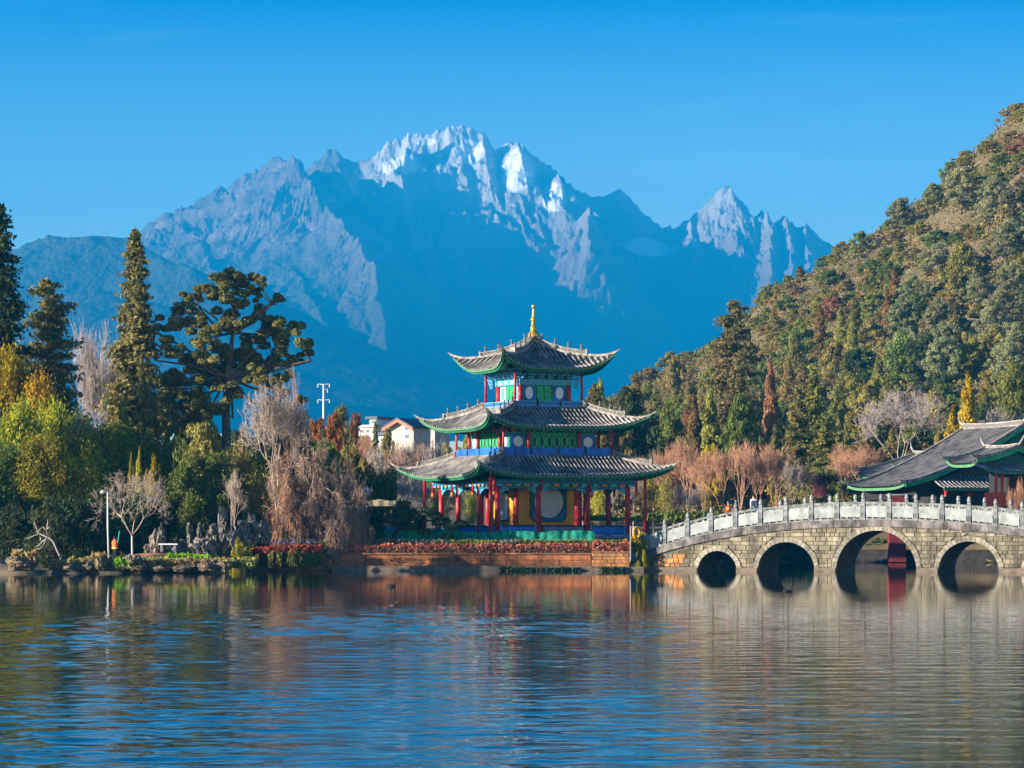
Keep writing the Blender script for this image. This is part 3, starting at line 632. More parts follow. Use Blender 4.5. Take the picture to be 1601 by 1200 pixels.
# inner room with ochre walls
q = MB(); q.box((0, 0, 4.75), (5.1, 5.1, 3.9)); room = q.build('room_wall', M['yellow'], pav)
q = MB(); q.box((0, 0, 2.9), (5.5, 5.5, 0.82)); q.build('wall_plinth', M['plinth'], pav)
for fi in (0, 1, 2, 3):
    if fi in (0, 2):
        pl = [(-1.5, 3.85), (-1.15, 3.5), (1.15, 3.5), (1.5, 3.85), (1.5, 6.2), (-1.5, 6.2)]
        q = MB(); q.prism(pl, lambda p: on_face(fi, p[0] + 0.05, 2.5, p[1]), lambda p: on_face(fi, p[0] + 0.05, 2.62, p[1])); wn = q.build('window_surround', M['black'], pav)
        q = MB(); pl2 = [(a * 0.95, 4.9 + (c - 4.9) * 0.95) for a, c in pl]; q.prism(pl2, lambda p: on_face(fi, p[0] + 0.05, 2.6, p[1]), lambda p: on_face(fi, p[0] + 0.05, 2.65, p[1])); q.build('surround_panel', mat('deep_blue_paint', (0.01, 0.13, 0.25), 0.5, noise=0.2), wn)
        q = MB(); fring(q, fi, 0.05, 5.0, 1.28, 1.28, 1.20, 1.20, 2.64, 2.72, 32); q.build('window_rim', M['black'], wn)
        q = MB(); fdisc(q, fi, 0.05, 5.0, 1.22, 1.22, 2.6, 2.67, 32); q.build('moon_window', mat('frosted_pane', (0.50, 0.52, 0.55), 0.6, noise=0.12, scale=0.8), wn)
    else:
        q = MB(); frect(q, fi, -1.25, 1.25, 3.55, 5.75, 2.5, 2.62); wn = q.build('window_frame', mat('brown_frame', (0.16, 0.05, 0.03), 0.6, noise=0.2), pav)
        for k in range(3):
            q = MB(); frect(q, fi, -1.13 + k * 0.77, -0.43 + k * 0.77, 3.68, 5.62, 2.6, 2.65); q.build('pane', M['white'], wn)
# second storey
Z2 = 8.45
q = MB(); q.box((0, 0, 8.42), (9.0, 9.0, 0.14)); q.build('balcony_floor', M['bluep'], pav)
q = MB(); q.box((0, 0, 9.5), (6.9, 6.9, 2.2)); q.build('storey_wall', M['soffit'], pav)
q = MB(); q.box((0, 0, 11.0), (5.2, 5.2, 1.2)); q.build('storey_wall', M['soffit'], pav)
for a in (-4.4, 4.4):
    for c in (-4.4, 4.4): col_(a, c, 8.4, 11.0, 0.09, 'corner_post', base=False)
def balcony(h, z0, z1, n, m_, lattice):
    for fi in range(4):
        for k in range(n):
            s0 = -h + 0.06 + 2 * h * k / n; s1 = -h - 0.06 + 2 * h * (k + 1) / n
            if not lattice:
                beam(fi, s0 + 0.03, s1 - 0.03, z0, z1, h, 0.05, m_, 'railing_panel')
            else:
                pn = beam(fi, s0 + 0.03, s1 - 0.03, z1 - 0.07, z1, h, 0.08, m_, 'top_rail')
                beam(fi, s0 + 0.03, s1 - 0.03, z0, z0 + 0.1, h, 0.07, m_, 'bottom_rail', pn)
                beam(fi, s0 + 0.03, s1 - 0.03, z0 + 0.1, z1 - 0.07, h - 0.03, 0.02, M['bluep'], 'railing_board', pn)
                q = MB(); nb = int((s1 - s0) / 0.13)
                for j in range(nb): s = s0 + 0.08 + (s1 - s0 - 0.16) * j / (nb - 1); frect(q, fi, s - 0.022, s + 0.022, z0 + 0.1, z1 - 0.07, h - 0.015, h + 0.02)
                q.build('balusters', M['lblue'], pn, kind='stuff')
        for k in range(n):
            s = -h + 2 * h * k / n; q = MB(); frect(q, fi, s - 0.045, s + 0.045, z0 - 0.02, z1 + 0.14, h - 0.05, h + 0.05); q.build('railing_post', M['black'], pav)
balcony(4.42, 8.50, 8.98, 4, M['bluep'], False)
b2 = [-3.67, -2.05, 2.05, 3.67]
for fi in range(4):
    for s in b2[1:] if fi in (0,) else b2[:-1]:
        p = on_face(fi, s, 3.67, 0); col_(p.x, p.y, 8.45, 10.35, 0.13, base=False)
    for s0, s1 in ((-3.5, -2.2), (2.2, 3.5)):
        pn = beam(fi, s0, s1, 8.75, 10.15, 3.50, 0.06, M['green'], 'wall_panel'); beam(fi, s0 + 0.08, s1 - 0.08, 8.83, 10.07, 3.53, 0.05, M['bluep'] if fi != 1 else M['lblue'], 'panel_field', pn)  # left face gets lighter blue fields: sunlight put into the paint
        q = MB(); c = (s0 + s1) / 2; fring(q, fi, c, 9.45, 0.43, 0.43, 0.38, 0.38, 3.545, 3.59, 20); q.build('disc_rim', M['bluep'], pn)
        q = MB(); fdisc(q, fi, c, 9.45, 0.39, 0.39, 3.54, 3.575, 20); q.build('round_window', M['white'], pn)
    lat = beam(fi, -1.9, 1.9, 8.75, 10.15, 3.46, 0.05, M['soffit'], 'lattice_screen')
    beam(fi, -1.9, 1.9, 8.75, 8.93, 3.52, 0.07, M['green'], 'screen_rail', lat); beam(fi, -1.9, 1.9, 9.95, 10.15, 3.52, 0.07, M['green'], 'screen_rail', lat)
    for k in range(7): s = -1.86 + k * 0.62; beam(fi, s - 0.05, s + 0.05, 8.93, 9.95, 3.52, 0.06, M['green'], 'screen_mullion', lat)
    for k in range(6):
        q = MB(); c = -1.55 + k * 0.62; fring(q, fi, c, 9.44, 0.25, 0.48, 0.18, 0.41, 3.50, 3.56, 14)
        q.build('oval_tracery', mat('pale_green_paint', (0.12, 0.52, 0.25), 0.5, noise=0.2), lat)
    for k in range(9):
        s = -3.3 + k * 0.825; q = MB(); pl = [(s - 0.3, 10.4), (s + 0.3, 10.4), (s + 0.2, 10.24), (s, 10.12), (s - 0.2, 10.24)]
        q.prism(pl, lambda p: on_face(fi, p[0], 3.72, p[1]), lambda p: on_face(fi, p[0], 3.80, p[1])); q.build('carved_valance', (M['orange'], M['cyan'], M['red'])[k % 3], pav)
    beam(fi, -3.8, 3.8, 10.38, 10.60, 3.74, 0.12, M['teal'], 'beam')
    for s in (-4.2, -2.6, -0.9, 0.9, 2.6, 4.2):
        q = MB(); frect(q, fi, s - 0.07, s + 0.07, 10.15, 10.75, 4.36, 4.5); q.build('hanging_post', M['red'], pav)
# third storey
q = MB(); q.box((0, 0, 12.03), (5.7, 5.7, 0.12)); q.build('balcony_floor', M['bluep'], pav)
q = MB(); q.box((0, 0, 13.2), (3.7, 3.7, 2.2)); q.build('storey_wall', M['bluep'], pav)
q = MB(); q.box((0, 0, 14.75), (4.0, 4.0, 1.0)); q.build('storey_wall', M['soffit'], pav)
for a in (-2.72, 2.72):
    for c in (-2.72, 2.72): col_(a, c, 12.0, 15.5, 0.10, 'corner_post', base=False)
balcony(2.8, 12.1, 12.5, 3, M['lblue'], True)
bk = MB(); bk.box((0, 0, 0.07), (0.22, 0.30, 0.14)); bk.box((0, -0.16, 0.22), (0.62, 0.12, 0.12)); bk.box((0, -0.10, 0.20), (0.14, 0.55, 0.14)); bk.box((0, -0.34, 0.40), (0.14, 0.62, 0.14))
bk.box((0, -0.42, 0.42), (0.78, 0.12, 0.13)); bk.tube([(0, -0.3, 0.05), (0, -0.55, 0.12), (0, -0.72, 0.30), (0, -0.62, 0.5)], [0.07, 0.06, 0.05, 0.03], 5)
for sx in (-0.33, 0.33): bk.box((sx, -0.42, 0.54), (0.16, 0.18, 0.1))
bkm = bk.mesh('bracket')
for fi in range(4):
    n, t = FACES[fi]; ang = [0, -PI / 2, PI, PI / 2][fi]
    p = on_face(fi, -2.0, 2.0, 0); col_(p.x, p.y, 12.1, 13.75, 0.17, base=False)
    for s0, s1 in ((-1.8, -0.68), (0.68, 1.8)):
        pn = beam(fi, s0, s1, 12.5, 13.68, 1.90, 0.06, M['green'] if fi == 0 else M['lblue'], 'wall_panel'); beam(fi, s0 + 0.06, s1 - 0.06, 12.55, 13.62, 1.93, 0.05, M['bluep'] if fi != 1 else M['white'], 'panel_field', pn)  # white fields on the left face stand in for sunlit blue
        q = MB(); fdisc(q, fi, (s0 + s1) / 2, 13.12, 0.31, 0.46, 1.94, 1.985, 20); q.build('oval_window', M['white'] if fi != 1 else M['cyan'], pn)
    dr = beam(fi, -0.6, 0.6, 12.15, 13.68, 1.90, 0.08, M['green'], 'door')
    q = MB(); p = on_face(fi, 0.42, 1.96, 13.2); q.lathe([(0.02, -0.1), (0.09, 0), (0.02, 0.1)], p, 8); q.build('door_boss', M['orange'], dr)
    beam(fi, -0.02, 0.02, 12.2, 13.62, 1.945, 0.02, M['soffit'], 'door_seam', dr)
    fr = beam(fi, -2.2, 2.2, 13.72, 14.12, 2.05, 0.14, M['cyan'], 'frieze')
    for k in range(8): s = -1.9 + k * 0.54; beam(fi, s - 0.17, s + 0.17, 13.80, 14.04, 2.125, 0.03, (M['lblue'], M['white'])[k % 2 if fi == 1 else 0], 'frieze_panel', fr)
    for k in range(6):
        for lev in (0, 1):
            o = part('bracket', bkm, M['cyan'] if (k + lev) % 2 else M['lblue'], pav); s = -2.0 + k * 0.8; pp = on_face(fi, s * (1 + 0.15 * lev), 2.02 + 0.35 * lev, 14.12 + 0.36 * lev); o.location = pp; o.rotation_euler = (0, 0, ang); o.scale = (0.85, 1, 0.8)
    q = MB(); c = on_face(fi, -2.3, 2.3, 13.9)   # corner scroll brackets
    for zz, ln in ((0.0, 0.35), (-0.25, 0.22), (0.25, 0.45)):
        dgv = (FACES[fi][0] - FACES[fi][1]).normalized(); q.tube([c + dgv * 0.0 + Vector((0, 0, zz)), c + dgv * ln * 0.6 + Vector((0, 0, zz - 0.05)), c + dgv * ln + Vector((0, 0, zz + 0.12))], [0.13, 0.12, 0.06], 6)
    q.build('corner_scroll', M['lblue'], pav)
    beam(fi, -2.9, 2.9, 14.62, 14.85, 2.75, 0.14, M['teal'], 'eave_purlin')

# ------------------------------------------------------------------ embankment below the pavilion
YW = 226.0
wall = thing('retaining_wall', 'low orange-brown stone embankment wall under the pavilion with grey footing at the water', 'wall', (0, 0, 0))
rng = random.Random(5)
def wallblocks(px0, px1, z0, z1, courses, bw, yb, m_, par, nm='stone', jit=0.03):
    hh = (z1 - z0) / courses
    x0, x1 = wx(px0, yb), wx(px1, yb)
    for c in range(courses):
        x = x0 - rng.random() * bw * 0.6
        while x < x1:
            w = bw * (0.7 + 0.6 * rng.random()); a, b_ = max(x, x0) + 0.012, min(x + w, x1) - 0.012
            if b_ - a > 0.1:
                pr = yb - 0.02 - rng.random() * jit; q = MB()
                zz0, zz1 = z0 + c * hh + 0.01, z0 + (c + 1) * hh - 0.01; e = 0.02
                f = [(a, pr + e, zz0), (b_, pr + e, zz0), (b_, pr + e, zz1), (a, pr + e, zz1), (a + e, pr, zz0 + e), (b_ - e, pr, zz0 + e), (b_ - e, pr, zz1 - e), (a + e, pr, zz1 - e), (a, yb + 0.15, zz0), (b_, yb + 0.15, zz0), (b_, yb + 0.15, zz1), (a, yb + 0.15, zz1)]
                q.add(f, [(4, 5, 6, 7), (0, 1, 5, 4), (1, 2, 6, 5), (2, 3, 7, 6), (3, 0, 4, 7), (8, 9, 1, 0), (9, 10, 2, 1), (10, 11, 3, 2), (11, 8, 0, 3)])
                q.build(nm, m_, par)
            x += w
q = MB(); q.box(((wx(378, YW) + wx(925, YW)) / 2, YW + 0.75, 0.1), (wx(925, YW) - wx(378, YW), 1.3, 2.14)); wbk = q.build('wall_core', M['joint'], wall)
q = MB(); q.box(((wx(925, YW) + wx(988, YW)) / 2, YW + 0.85, 0.14), (wx(988, YW) - wx(925, YW), 1.9, 2.3)); q.build('wall_core', M['joint'], wall)
q = MB(); q.box(((wx(520, YW) + wx(925, YW)) / 2, YW - 0.18, -0.12), (wx(925, YW) - wx(520, YW), 0.5, 0.98)); q.build('footing', M['concrete'], wall)
q = MB(); q.box(((wx(925, YW) + wx(1006, YW)) / 2, YW - 0.3, -0.12), (wx(1006, YW) - wx(925, YW), 0.6, 0.86)); q.build('footing', M['concrete'], wall)
wallblocks(520, 924, 0.36, 1.16, 2, 2.3, YW + 0.1, M['earth'], wall)
wallblocks(925.5, 986, 0.30, 1.26, 4, 0.55, YW - 0.2, M['earth2'], wall)
wallblocks(380, 519, 0.0, 1.1, 3, 0.8, YW + 0.09, M['coping'], wall)
x = wx(520, YW); xe = wx(924, YW)
while x < xe:
    w = min(1.9, xe - x); q = MB(); q.box((x + w / 2, YW + 0.2, 1.22), (w - 0.02, 0.5, 0.11)); q.build('coping_slab', M['coping'], wall); x += w
q = MB(); q.box(((wx(925, YW) + wx(988, YW)) / 2, YW + 0.1, 1.345), (wx(988, YW) - wx(925, YW), 0.8, 0.12)); q.build('coping_slab', M['coping'], wall)
# second low kerb behind the first row of plants
q = MB(); q.box(((wx(520, YW) + wx(985, YW)) / 2, YW + 1.9, 1.45), (wx(985, YW) - wx(520, YW), 0.4, 0.75)); q.build('planter_kerb', M['coping'], wall)
q = MB(); q.box(((wx(378, YW) + wx(985, YW)) / 2, YW + 1.2, 1.12), (wx(985, YW) - wx(378, YW), 1.4, 0.12)); q.build('soil', mat('planting_soil', (0.12, 0.07, 0.04), 0.95, noise=0.4), wall)
q = MB(); q.box(((wx(520, YW) + wx(985, YW)) / 2, YW + 3.3, 1.2), (wx(985, YW) - wx(520, YW), 2.6, 1.1)); q.build('soil', MATS['planting_soil'], wall)

# ------------------------------------------------------------------ leaf clouds and trees
NR = np.random.RandomState(11)
def unit(v): return v / (np.linalg.norm(v, axis=1, keepdims=True) + 1e-9)
def leaves(C, Nn, size, asp=1.6, up=0.0, jitter=0.8, col=None, tri=False):
    """quads at C, roughly facing Nn"""
    n = len(C); Nn = unit(Nn + jitter * NR.randn(n, 3)); T = unit(np.cross(Nn, NR.randn(n, 3)))
    B = np.cross(Nn, T); s = np.asarray(size).reshape(-1, 1) * (0.7 + 0.6 * NR.rand(n, 1))
    T = T * s * asp * 0.5; B = B * s * 0.5
    V = np.stack([C - T, C - B * 0.9 + T * 0.1, C + T, C + B * 0.9 + T * 0.1], 1).reshape(-1, 3)
    Fc = np.arange(4 * n).reshape(n, 4)
    if col is None: col = np.ones((n, 3))
    return V, Fc, np.repeat(col, 4, axis=0)
def merge(parts):
    Vs = []; Fs = []; Cs = []; o = 0
    for V, F_, c in parts: Vs.append(V); Fs.append(F_ + o); Cs.append(c); o += len(V)
    return np.concatenate(Vs), np.concatenate(Fs), np.concatenate(Cs)
def colvar(n, base=1.0, amt=0.25, warm=0.15):
    v = base * (1 + amt * NR.randn(n, 1)); w = warm * NR.randn(n, 1)
    return np.clip(np.concatenate([v * (1 + w), v, v * (1 - w)], 1), 0.15, 2.2)
def blob(c, r, n, size, flat=0.75, cbase=1.0, jitter=0.7, asp=1.6):
    d = unit(NR.randn(n, 3)); rad = (0.55 + 0.45 * NR.rand(n, 1) ** 0.6); P = d * rad * np.array([r, r, r * flat])
    P[:, 2] = np.where(P[:, 2] < -0.45 * r * flat, P[:, 2] * 0.5, P[:, 2])
    return leaves(P + np.array(c), d + np.array([0, 0, 0.35]), size, asp, jitter=jitter, col=colvar(n, cbase))
def tubes(segs, sides=4):
    """segs: list of (p0, p1, r0, r1)"""
    a = np.array([s[0] for s in segs], float); b_ = np.array([s[1] for s in segs], float)
    r0 = np.array([s[2] for s in segs]).reshape(-1, 1, 1); r1 = np.array([s[3] for s in segs]).reshape(-1, 1, 1)
    d = unit(b_ - a); ref = np.where(np.abs(d[:, 2:3]) > 0.9, np.array([[1.0, 0, 0]]), np.array([[0, 0, 1.0]]))
    u = unit(np.cross(d, ref)); w = np.cross(d, u); an = 2 * PI * np.arange(sides) / sides
    off = u[:, None, :] * np.cos(an)[None, :, None] + w[:, None, :] * np.sin(an)[None, :, None]
    V = np.concatenate([a[:, None, :] + off * r0, b_[:, None, :] + off * r1], 1)  # n, 2s, 3
    n = len(segs); base = (np.arange(n) * 2 * sides)[:, None]; k = np.arange(sides)
    F_ = np.stack([base + k, base + (k + 1) % sides, base + sides + (k + 1) % sides, base + sides + k], 2).reshape(-1, 4)
    return V.reshape(-1, 3), F_
def grow(rg, p, d, Ln, r, depth, pr, segs, tips):
    nseg = pr.get('nseg', 3); q = Vector(p); dd = Vector(d).normalized()
    for i in range(nseg):
        dd = (dd + Vector((rg.gauss(0, 1), rg.gauss(0, 1), rg.gauss(0, 1))) * pr['wob'] + Vector((0, 0, pr['up']))).normalized()
        q2 = q + dd * (Ln / nseg); ra = r * (1 - 0.35 * i / nseg); rb = r * (1 - 0.35 * (i + 1) / nseg)
        segs.append((tuple(q), tuple(q2), max(ra, pr['rmin']), max(rb, pr['rmin'] * 0.8))); q = q2
        if depth <= pr.get('side', 0) and depth > 0 and rg.random() < 0.75:
            ax = dd.cross(Vector((rg.gauss(0, 1), rg.gauss(0, 1), rg.gauss(0, 1)))).normalized(); e = Quaternion(ax, R(rg.uniform(35, 65))) @ dd
            grow(rg, q, e, Ln * pr['len'] * 0.8, rb * 0.55, depth - 1, pr, segs, tips)
    if depth == 0: tips.append((tuple(q), tuple(dd))); return
    k = pr['kids']; k = k if rg.random() < 0.6 else k - 1; ph = rg.random() * 6.28
    for i in range(max(2, k)):
        ax = dd.orthogonal().normalized(); ax = Quaternion(dd, ph + i * 2 * PI / max(2, k) + rg.gauss(0, 0.3)) @ ax
        e = Quaternion(ax, R(rg.uniform(*pr['ang']))) @ dd
        grow(rg, q, e, Ln * pr['len'] * rg.uniform(0.75, 1.15), r * pr['taper'], depth - 1, pr, segs, tips)

def bare_kind(seed, trunk, Ln, depth, kids, ang, up, wob=0.12, rmin=0.012, r0=0.14, length=0.74, side=2, top=None):
    rg = random.Random(seed); segs = []; tips = []
    pr = dict(wob=wob, up=up, kids=kids, ang=ang, len=length, taper=0.62, rmin=rmin, side=side)
    tr = [((0, 0, -0.3), (0.02, 0, trunk * 0.5), r0 * 1.2, r0), ((0.02, 0, trunk * 0.5), (0.05, 0.03, trunk), r0, r0 * 0.9)]
    k = kids + 1; p = (0.05, 0.03, trunk)
    for i in range(k):
        a = i * 2 * PI / k + rg.random(); tl = R(rg.uniform(*ang) * 0.8)
        grow(rg, p, (math.sin(tl) * math.cos(a), math.sin(tl) * math.sin(a), math.cos(tl)), Ln, r0 * 0.6, depth, pr, segs, tips)
    V, F_ = tubes(segs, 3); tv, tf = tubes(tr, 8)
    h = V[:, 2].max()
    return dict(crown=np_mesh('bare_crown', V, F_, np.ones((len(V), 3))), trunk=np_mesh('bare_trunk', tv, tf, smooth=True), h=h, r=float(np.percentile(np.hypot(V[:, 0], V[:, 1]), 97)))

def broad_kind(seed, H, Rr, nclump, leaf, per, trunkfrac=0.35, flat=0.75, lean=0.0, col=1.0, cr=0.30):
    rg = random.Random(seed); segs = []; tr = []; parts_ = []
    r0 = H * 0.022; p = Vector((0, 0, -0.3)); top = Vector((lean, 0, H * 0.8))
    pts = [p]
    for i in range(1, 7): t = i / 6; pts.append(Vector((lean * t * t + rg.gauss(0, 0.03) * H * 0.3 * t, rg.gauss(0, 0.03) * H * 0.3 * t, H * 0.82 * t)))
    for i in range(6): tr.append((tuple(pts[i]), tuple(pts[i + 1]), r0 * (1 - i / 7.5), r0 * (1 - (i + 1) / 7.5)))
    for i in range(nclump):
        t = (i + 0.5) / nclump; hz_ = trunkfrac + (1 - trunkfrac) * t
        prof = math.sin(min(1, (hz_ - trunkfrac) / (1 - trunkfrac) * 0.85 + 0.22) * PI) ** 0.6
        a = i * 2.399 + rg.random() * 0.7; rr = Rr * prof * (0.35 + 0.65 * rg.random() ** 0.5)
        c = Vector((lean * hz_ * hz_ + rr * math.cos(a), rr * math.sin(a), H * hz_ * 0.93))
        k = max(1, min(5, int(hz_ * 6 - 1))); st = pts[k]; mid = (st + c) / 2 + Vector((0, 0, -0.05 * H * rg.random()))
        segs.append((tuple(st), tuple(mid), r0 * 0.35, r0 * 0.22)); segs.append((tuple(mid), tuple(c), r0 * 0.22, r0 * 0.08))
        rc = Rr * cr * (0.7 + 0.6 * rg.random())
        for j in range(3):
            off = Vector((rg.gauss(0, 1), rg.gauss(0, 1), rg.gauss(0, 0.6))) * rc * 0.55
            parts_.append(blob(tuple(c + off), rc * (0.55 + 0.3 * rg.random()), per // 3, leaf, flat, col * (0.8 + 0.4 * rg.random())))
    V, F_, c_ = merge(parts_); tv, tf = tubes(tr + segs, 6)
    return dict(crown=np_mesh('leaf_crown', V, F_, c_), trunk=np_mesh('leaf_trunk', tv, tf, smooth=True), h=float(V[:, 2].max()), r=float(np.percentile(np.hypot(V[:, 0], V[:, 1]), 97)))

def conifer_kind(seed, H, Rr, nbr, leaf, per, base=0.12, droop=0.25, power=0.9, dens=1.0):
    rg = random.Random(seed); segs = []; tr = []; C = []; Nn = []; cc = []
    for i in range(8): tr.append(((0, 0, H * i / 8 - 0.2 * (i == 0)), (0, 0, H * (i + 1) / 8), H * 0.012 * (1 - i / 8.5), H * 0.012 * (1 - (i + 1) / 8.5)))
    for i in range(nbr):
        t = (i + rg.random()) / nbr; h = H * (base + (0.985 - base) * t); Lb = Rr * ((1 - t) ** power * 0.95 + 0.06) * rg.uniform(0.55, 1.15); a = i * 2.399 + rg.gauss(0, 0.5)
        d = Vector((math.cos(a), math.sin(a), 0)); el = rg.uniform(-0.05, 0.25)
        e = Vector((0, 0, h)) + d * Lb + Vector((0, 0, Lb * (el - droop)))
        segs.append(((0, 0, h), tuple(e), 0.03 + 0.008 * Lb, 0.012))
        k = max(6, int(per * Lb / Rr)); tt = NR.rand(k) ** 0.7; sp_ = 0.20 * Lb + 0.12
        Pn = np.array((0, 0, h))[None] + tt[:, None] * (np.array(e) - np.array((0, 0, h)))[None] + NR.randn(k, 3) * np.array([sp_, sp_, sp_ * 0.35]) * (0.35 + tt[:, None] * 0.5)
        C.append(Pn); Nn.append(np.tile(np.array([d.x * 0.5, d.y * 0.5, 0.7]), (k, 1))); cc.append(colvar(k, 0.75 + 0.5 * rg.random(), 0.2))
    C = np.concatenate(C); Nn = np.concatenate(Nn); cc = np.concatenate(cc)
    V, F_, c_ = leaves(C, Nn, leaf, 2.0, jitter=0.6, col=cc); tv, tf = tubes(tr + segs, 5)
    return dict(crown=np_mesh('needle_crown', V, F_, c_), trunk=np_mesh('needle_trunk', tv, tf, smooth=True), h=H, r=Rr)

def plume_kind(seed, H, Rr, n, leaf, lumps=14, up=0.5, wmax=0.45):
    """dense column or mound made of lumps: cypress, bamboo, clipped shrubs"""
    rg = random.Random(seed); parts_ = []
    for i in range(lumps):
        t = (i + 0.5) / lumps; w = math.sin(PI * min(1, t ** wmax)) ** 0.55 if t < 1 else 0; w = max(w, 0.12); a = i * 2.4 + rg.random(); rr = Rr * w * rg.uniform(0.1, 0.65)
        c = (rr * math.cos(a), rr * math.sin(a), H * (0.06 + 0.88 * t)); k = n // lumps
        d = unit(NR.randn(k, 3)); P = d * (0.4 + 0.6 * NR.rand(k, 1) ** 0.5) * np.array([Rr * w * 0.62, Rr * w * 0.62, H / lumps * 1.35])
        parts_.append(leaves(P + np.array(c), d + np.array([0, 0, up]), leaf, 2.0, jitter=0.55, col=colvar(k, 0.75 + 0.5 * rg.random(), 0.22)))
    V, F_, c_ = merge(parts_); tr = [((0, 0, -0.3), (0, 0, H * 0.5), H * 0.012 + 0.03, H * 0.008 + 0.02), ((0, 0, H * 0.5), (0, 0, H * 0.9), H * 0.008 + 0.02, 0.015)]
    tv, tf = tubes(tr, 6)
    return dict(crown=np_mesh('dense_crown', V, F_, c_), trunk=np_mesh('dense_trunk', tv, tf, smooth=True), h=float(V[:, 2].max()), r=Rr)

def arch_kind(seed, H, Rr, stems, per, leaf):
    """bamboo clump / weeping willow: arching stems with leaves hanging along the outer half"""
    rg = random.Random(seed); segs = []; C = []; Nn = []; cc = []
    for i in range(stems):
        a = rg.random() * 6.28; out = Rr * rg.uniform(0.2, 1.0); hh = H * rg.uniform(0.65, 1.0); b0 = Vector((rg.gauss(0, Rr * 0.15), rg.gauss(0, Rr * 0.15), 0)); d = Vector((math.cos(a), math.sin(a), 0)); prev = b0
        br = rg.uniform(0.7, 1.3)
        for j in range(1, 9):
            t = j / 8; q = b0 + d * out * t ** 2.2 + Vector((0, 0, hh * (math.sin(t * 1.9) / math.sin(PI / 2)) if t < 0.83 else hh * (1 - (t - 0.83) * 1.6))); segs.append((tuple(prev), tuple(q), 0.035 * (1.1 - t) + 0.006, 0.035 * (1.0 - t) + 0.006))
            if t > 0.3:
                k = int(per * (0.4 + t)); Pn = np.array(q)[None] + NR.randn(k, 3) * np.array([0.34, 0.34, 0.36]) * (0.6 + 0.16 * Rr); C.append(Pn)
                Nn.append(np.tile(np.array([d.x * 0.6, d.y * 0.6, 0.6]), (k, 1))); cc.append(colvar(k, br, 0.22))
            prev = q
    V, F_, c_ = leaves(np.concatenate(C), np.concatenate(Nn), leaf, 2.6, jitter=0.6, col=np.concatenate(cc)); tv, tf = tubes(segs, 4)
    return dict(crown=np_mesh('arching_leaves', V, F_, c_), trunk=np_mesh('arching_stems', tv, tf), h=float(np.percentile(V[:, 2], 99)), r=Rr)

K = {}
K['broad'] = [broad_kind(s, 8, 3.2, 28, 0.18, 520) for s in (1, 2, 3)]
K['hill'] = [broad_kind(s, 6, 3.0, 20, 0.24, 420, 0.15, 0.85, cr=0.36) for s in (11, 12, 13, 14)]
K['conifer'] = [conifer_kind(s, 12, 2.8, 110, 0.20, 210) for s in (21, 22, 23)]
K['cypress'] = [plume_kind(s, 9, 1.9, 9000, 0.20, 18) for s in (31, 32, 33)]
K['bamboo'] = [arch_kind(s, 7, 2.6, 44, 62, 0.115) for s in (41, 42, 43)]
K['willow'] = [arch_kind(s, 7, 2.4, 30, 14, 0.12) for s in (45,)]
K['shrub'] = [broad_kind(s, 3, 2.0, 16, 0.12, 420, 0.05, 0.9, cr=0.42) for s in (51, 52, 53)]
K['bare'] = [bare_kind(s, 1.9, 1.7, 5, 3, (18, 42), 0.10, r0=0.11, rmin=0.014, length=0.76, side=2) for s in (61, 62, 63)]
K['bareup'] = [bare_kind(s, 1.6, 1.9, 5, 3, (10, 28), 0.14, r0=0.10, rmin=0.013, length=0.78, side=2) for s in (65, 66)]
LM = dict(
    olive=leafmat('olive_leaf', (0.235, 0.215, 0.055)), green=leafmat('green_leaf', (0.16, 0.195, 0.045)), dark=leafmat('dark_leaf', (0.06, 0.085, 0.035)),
    yellow=leafmat('yellow_leaf', (0.38, 0.30, 0.012)), lime=leafmat('lime_leaf', (0.33, 0.32, 0.03)), gold=leafmat('golden_leaf', (0.40, 0.28, 0.02)),
    rust=leafmat('rusty_leaf', (0.27, 0.15, 0.06)), greyg=leafmat('grey_green_leaf', (0.27, 0.275, 0.13)), brown=leafmat('brown_leaf', (0.26, 0.20, 0.07)),
    conif=leafmat('needle_leaf', (0.185, 0.165, 0.055)), orange=leafmat('orange_leaf', (0.34, 0.15, 0.03)), cyp=leafmat('cypress_leaf', (0.27, 0.235, 0.055)))
TW = dict(pink=M['twigpink'], brown=M['twigbrown'], grey=M['twiggrey'], pale=M['twigpale'], dark=M['barkdark'])
cnt_label = {}
def plant(kind, px, top, Y, wpx, col, label, cat='tree', name=None, base=None, group=None, var=None, bark='bark', rot=None, tilt=0.0):
    """a tree with its crown top at picture row 'top' seen at depth Y; wpx = crown half width in px"""
    kk = K[kind]; v = kk[(var if var is not None else int(abs(px * 7 + top * 3 + Y)) % len(kk))]
    x = wx(px, Y); zg = gz(x, Y) if base is None else base; ztop = wz(top, Y); hh = max(0.8, ztop - zg); sz = hh / v['h']; sx = (wpx * Y / FPX) / v['r']
    t = thing(name or 'tree', label, cat, (x, Y, zg), (px * 13.7) % 6.28 if rot is None else rot, group)
    cr_m = TW[col] if kind in ('bare', 'bareup', 'weep', 'spread', 'oldbare', 'poplar') else LM[col]
    a = part('trunk', v['trunk'], M[bark], t); a.scale = (min(sx, sz) * 1.0, min(sx, sz), sz)
    c = part('crown', v['crown'], cr_m, t); c.scale = (sx, sx, sz)
    if tilt: t.rotation_euler = (0, tilt, 0)
    return t

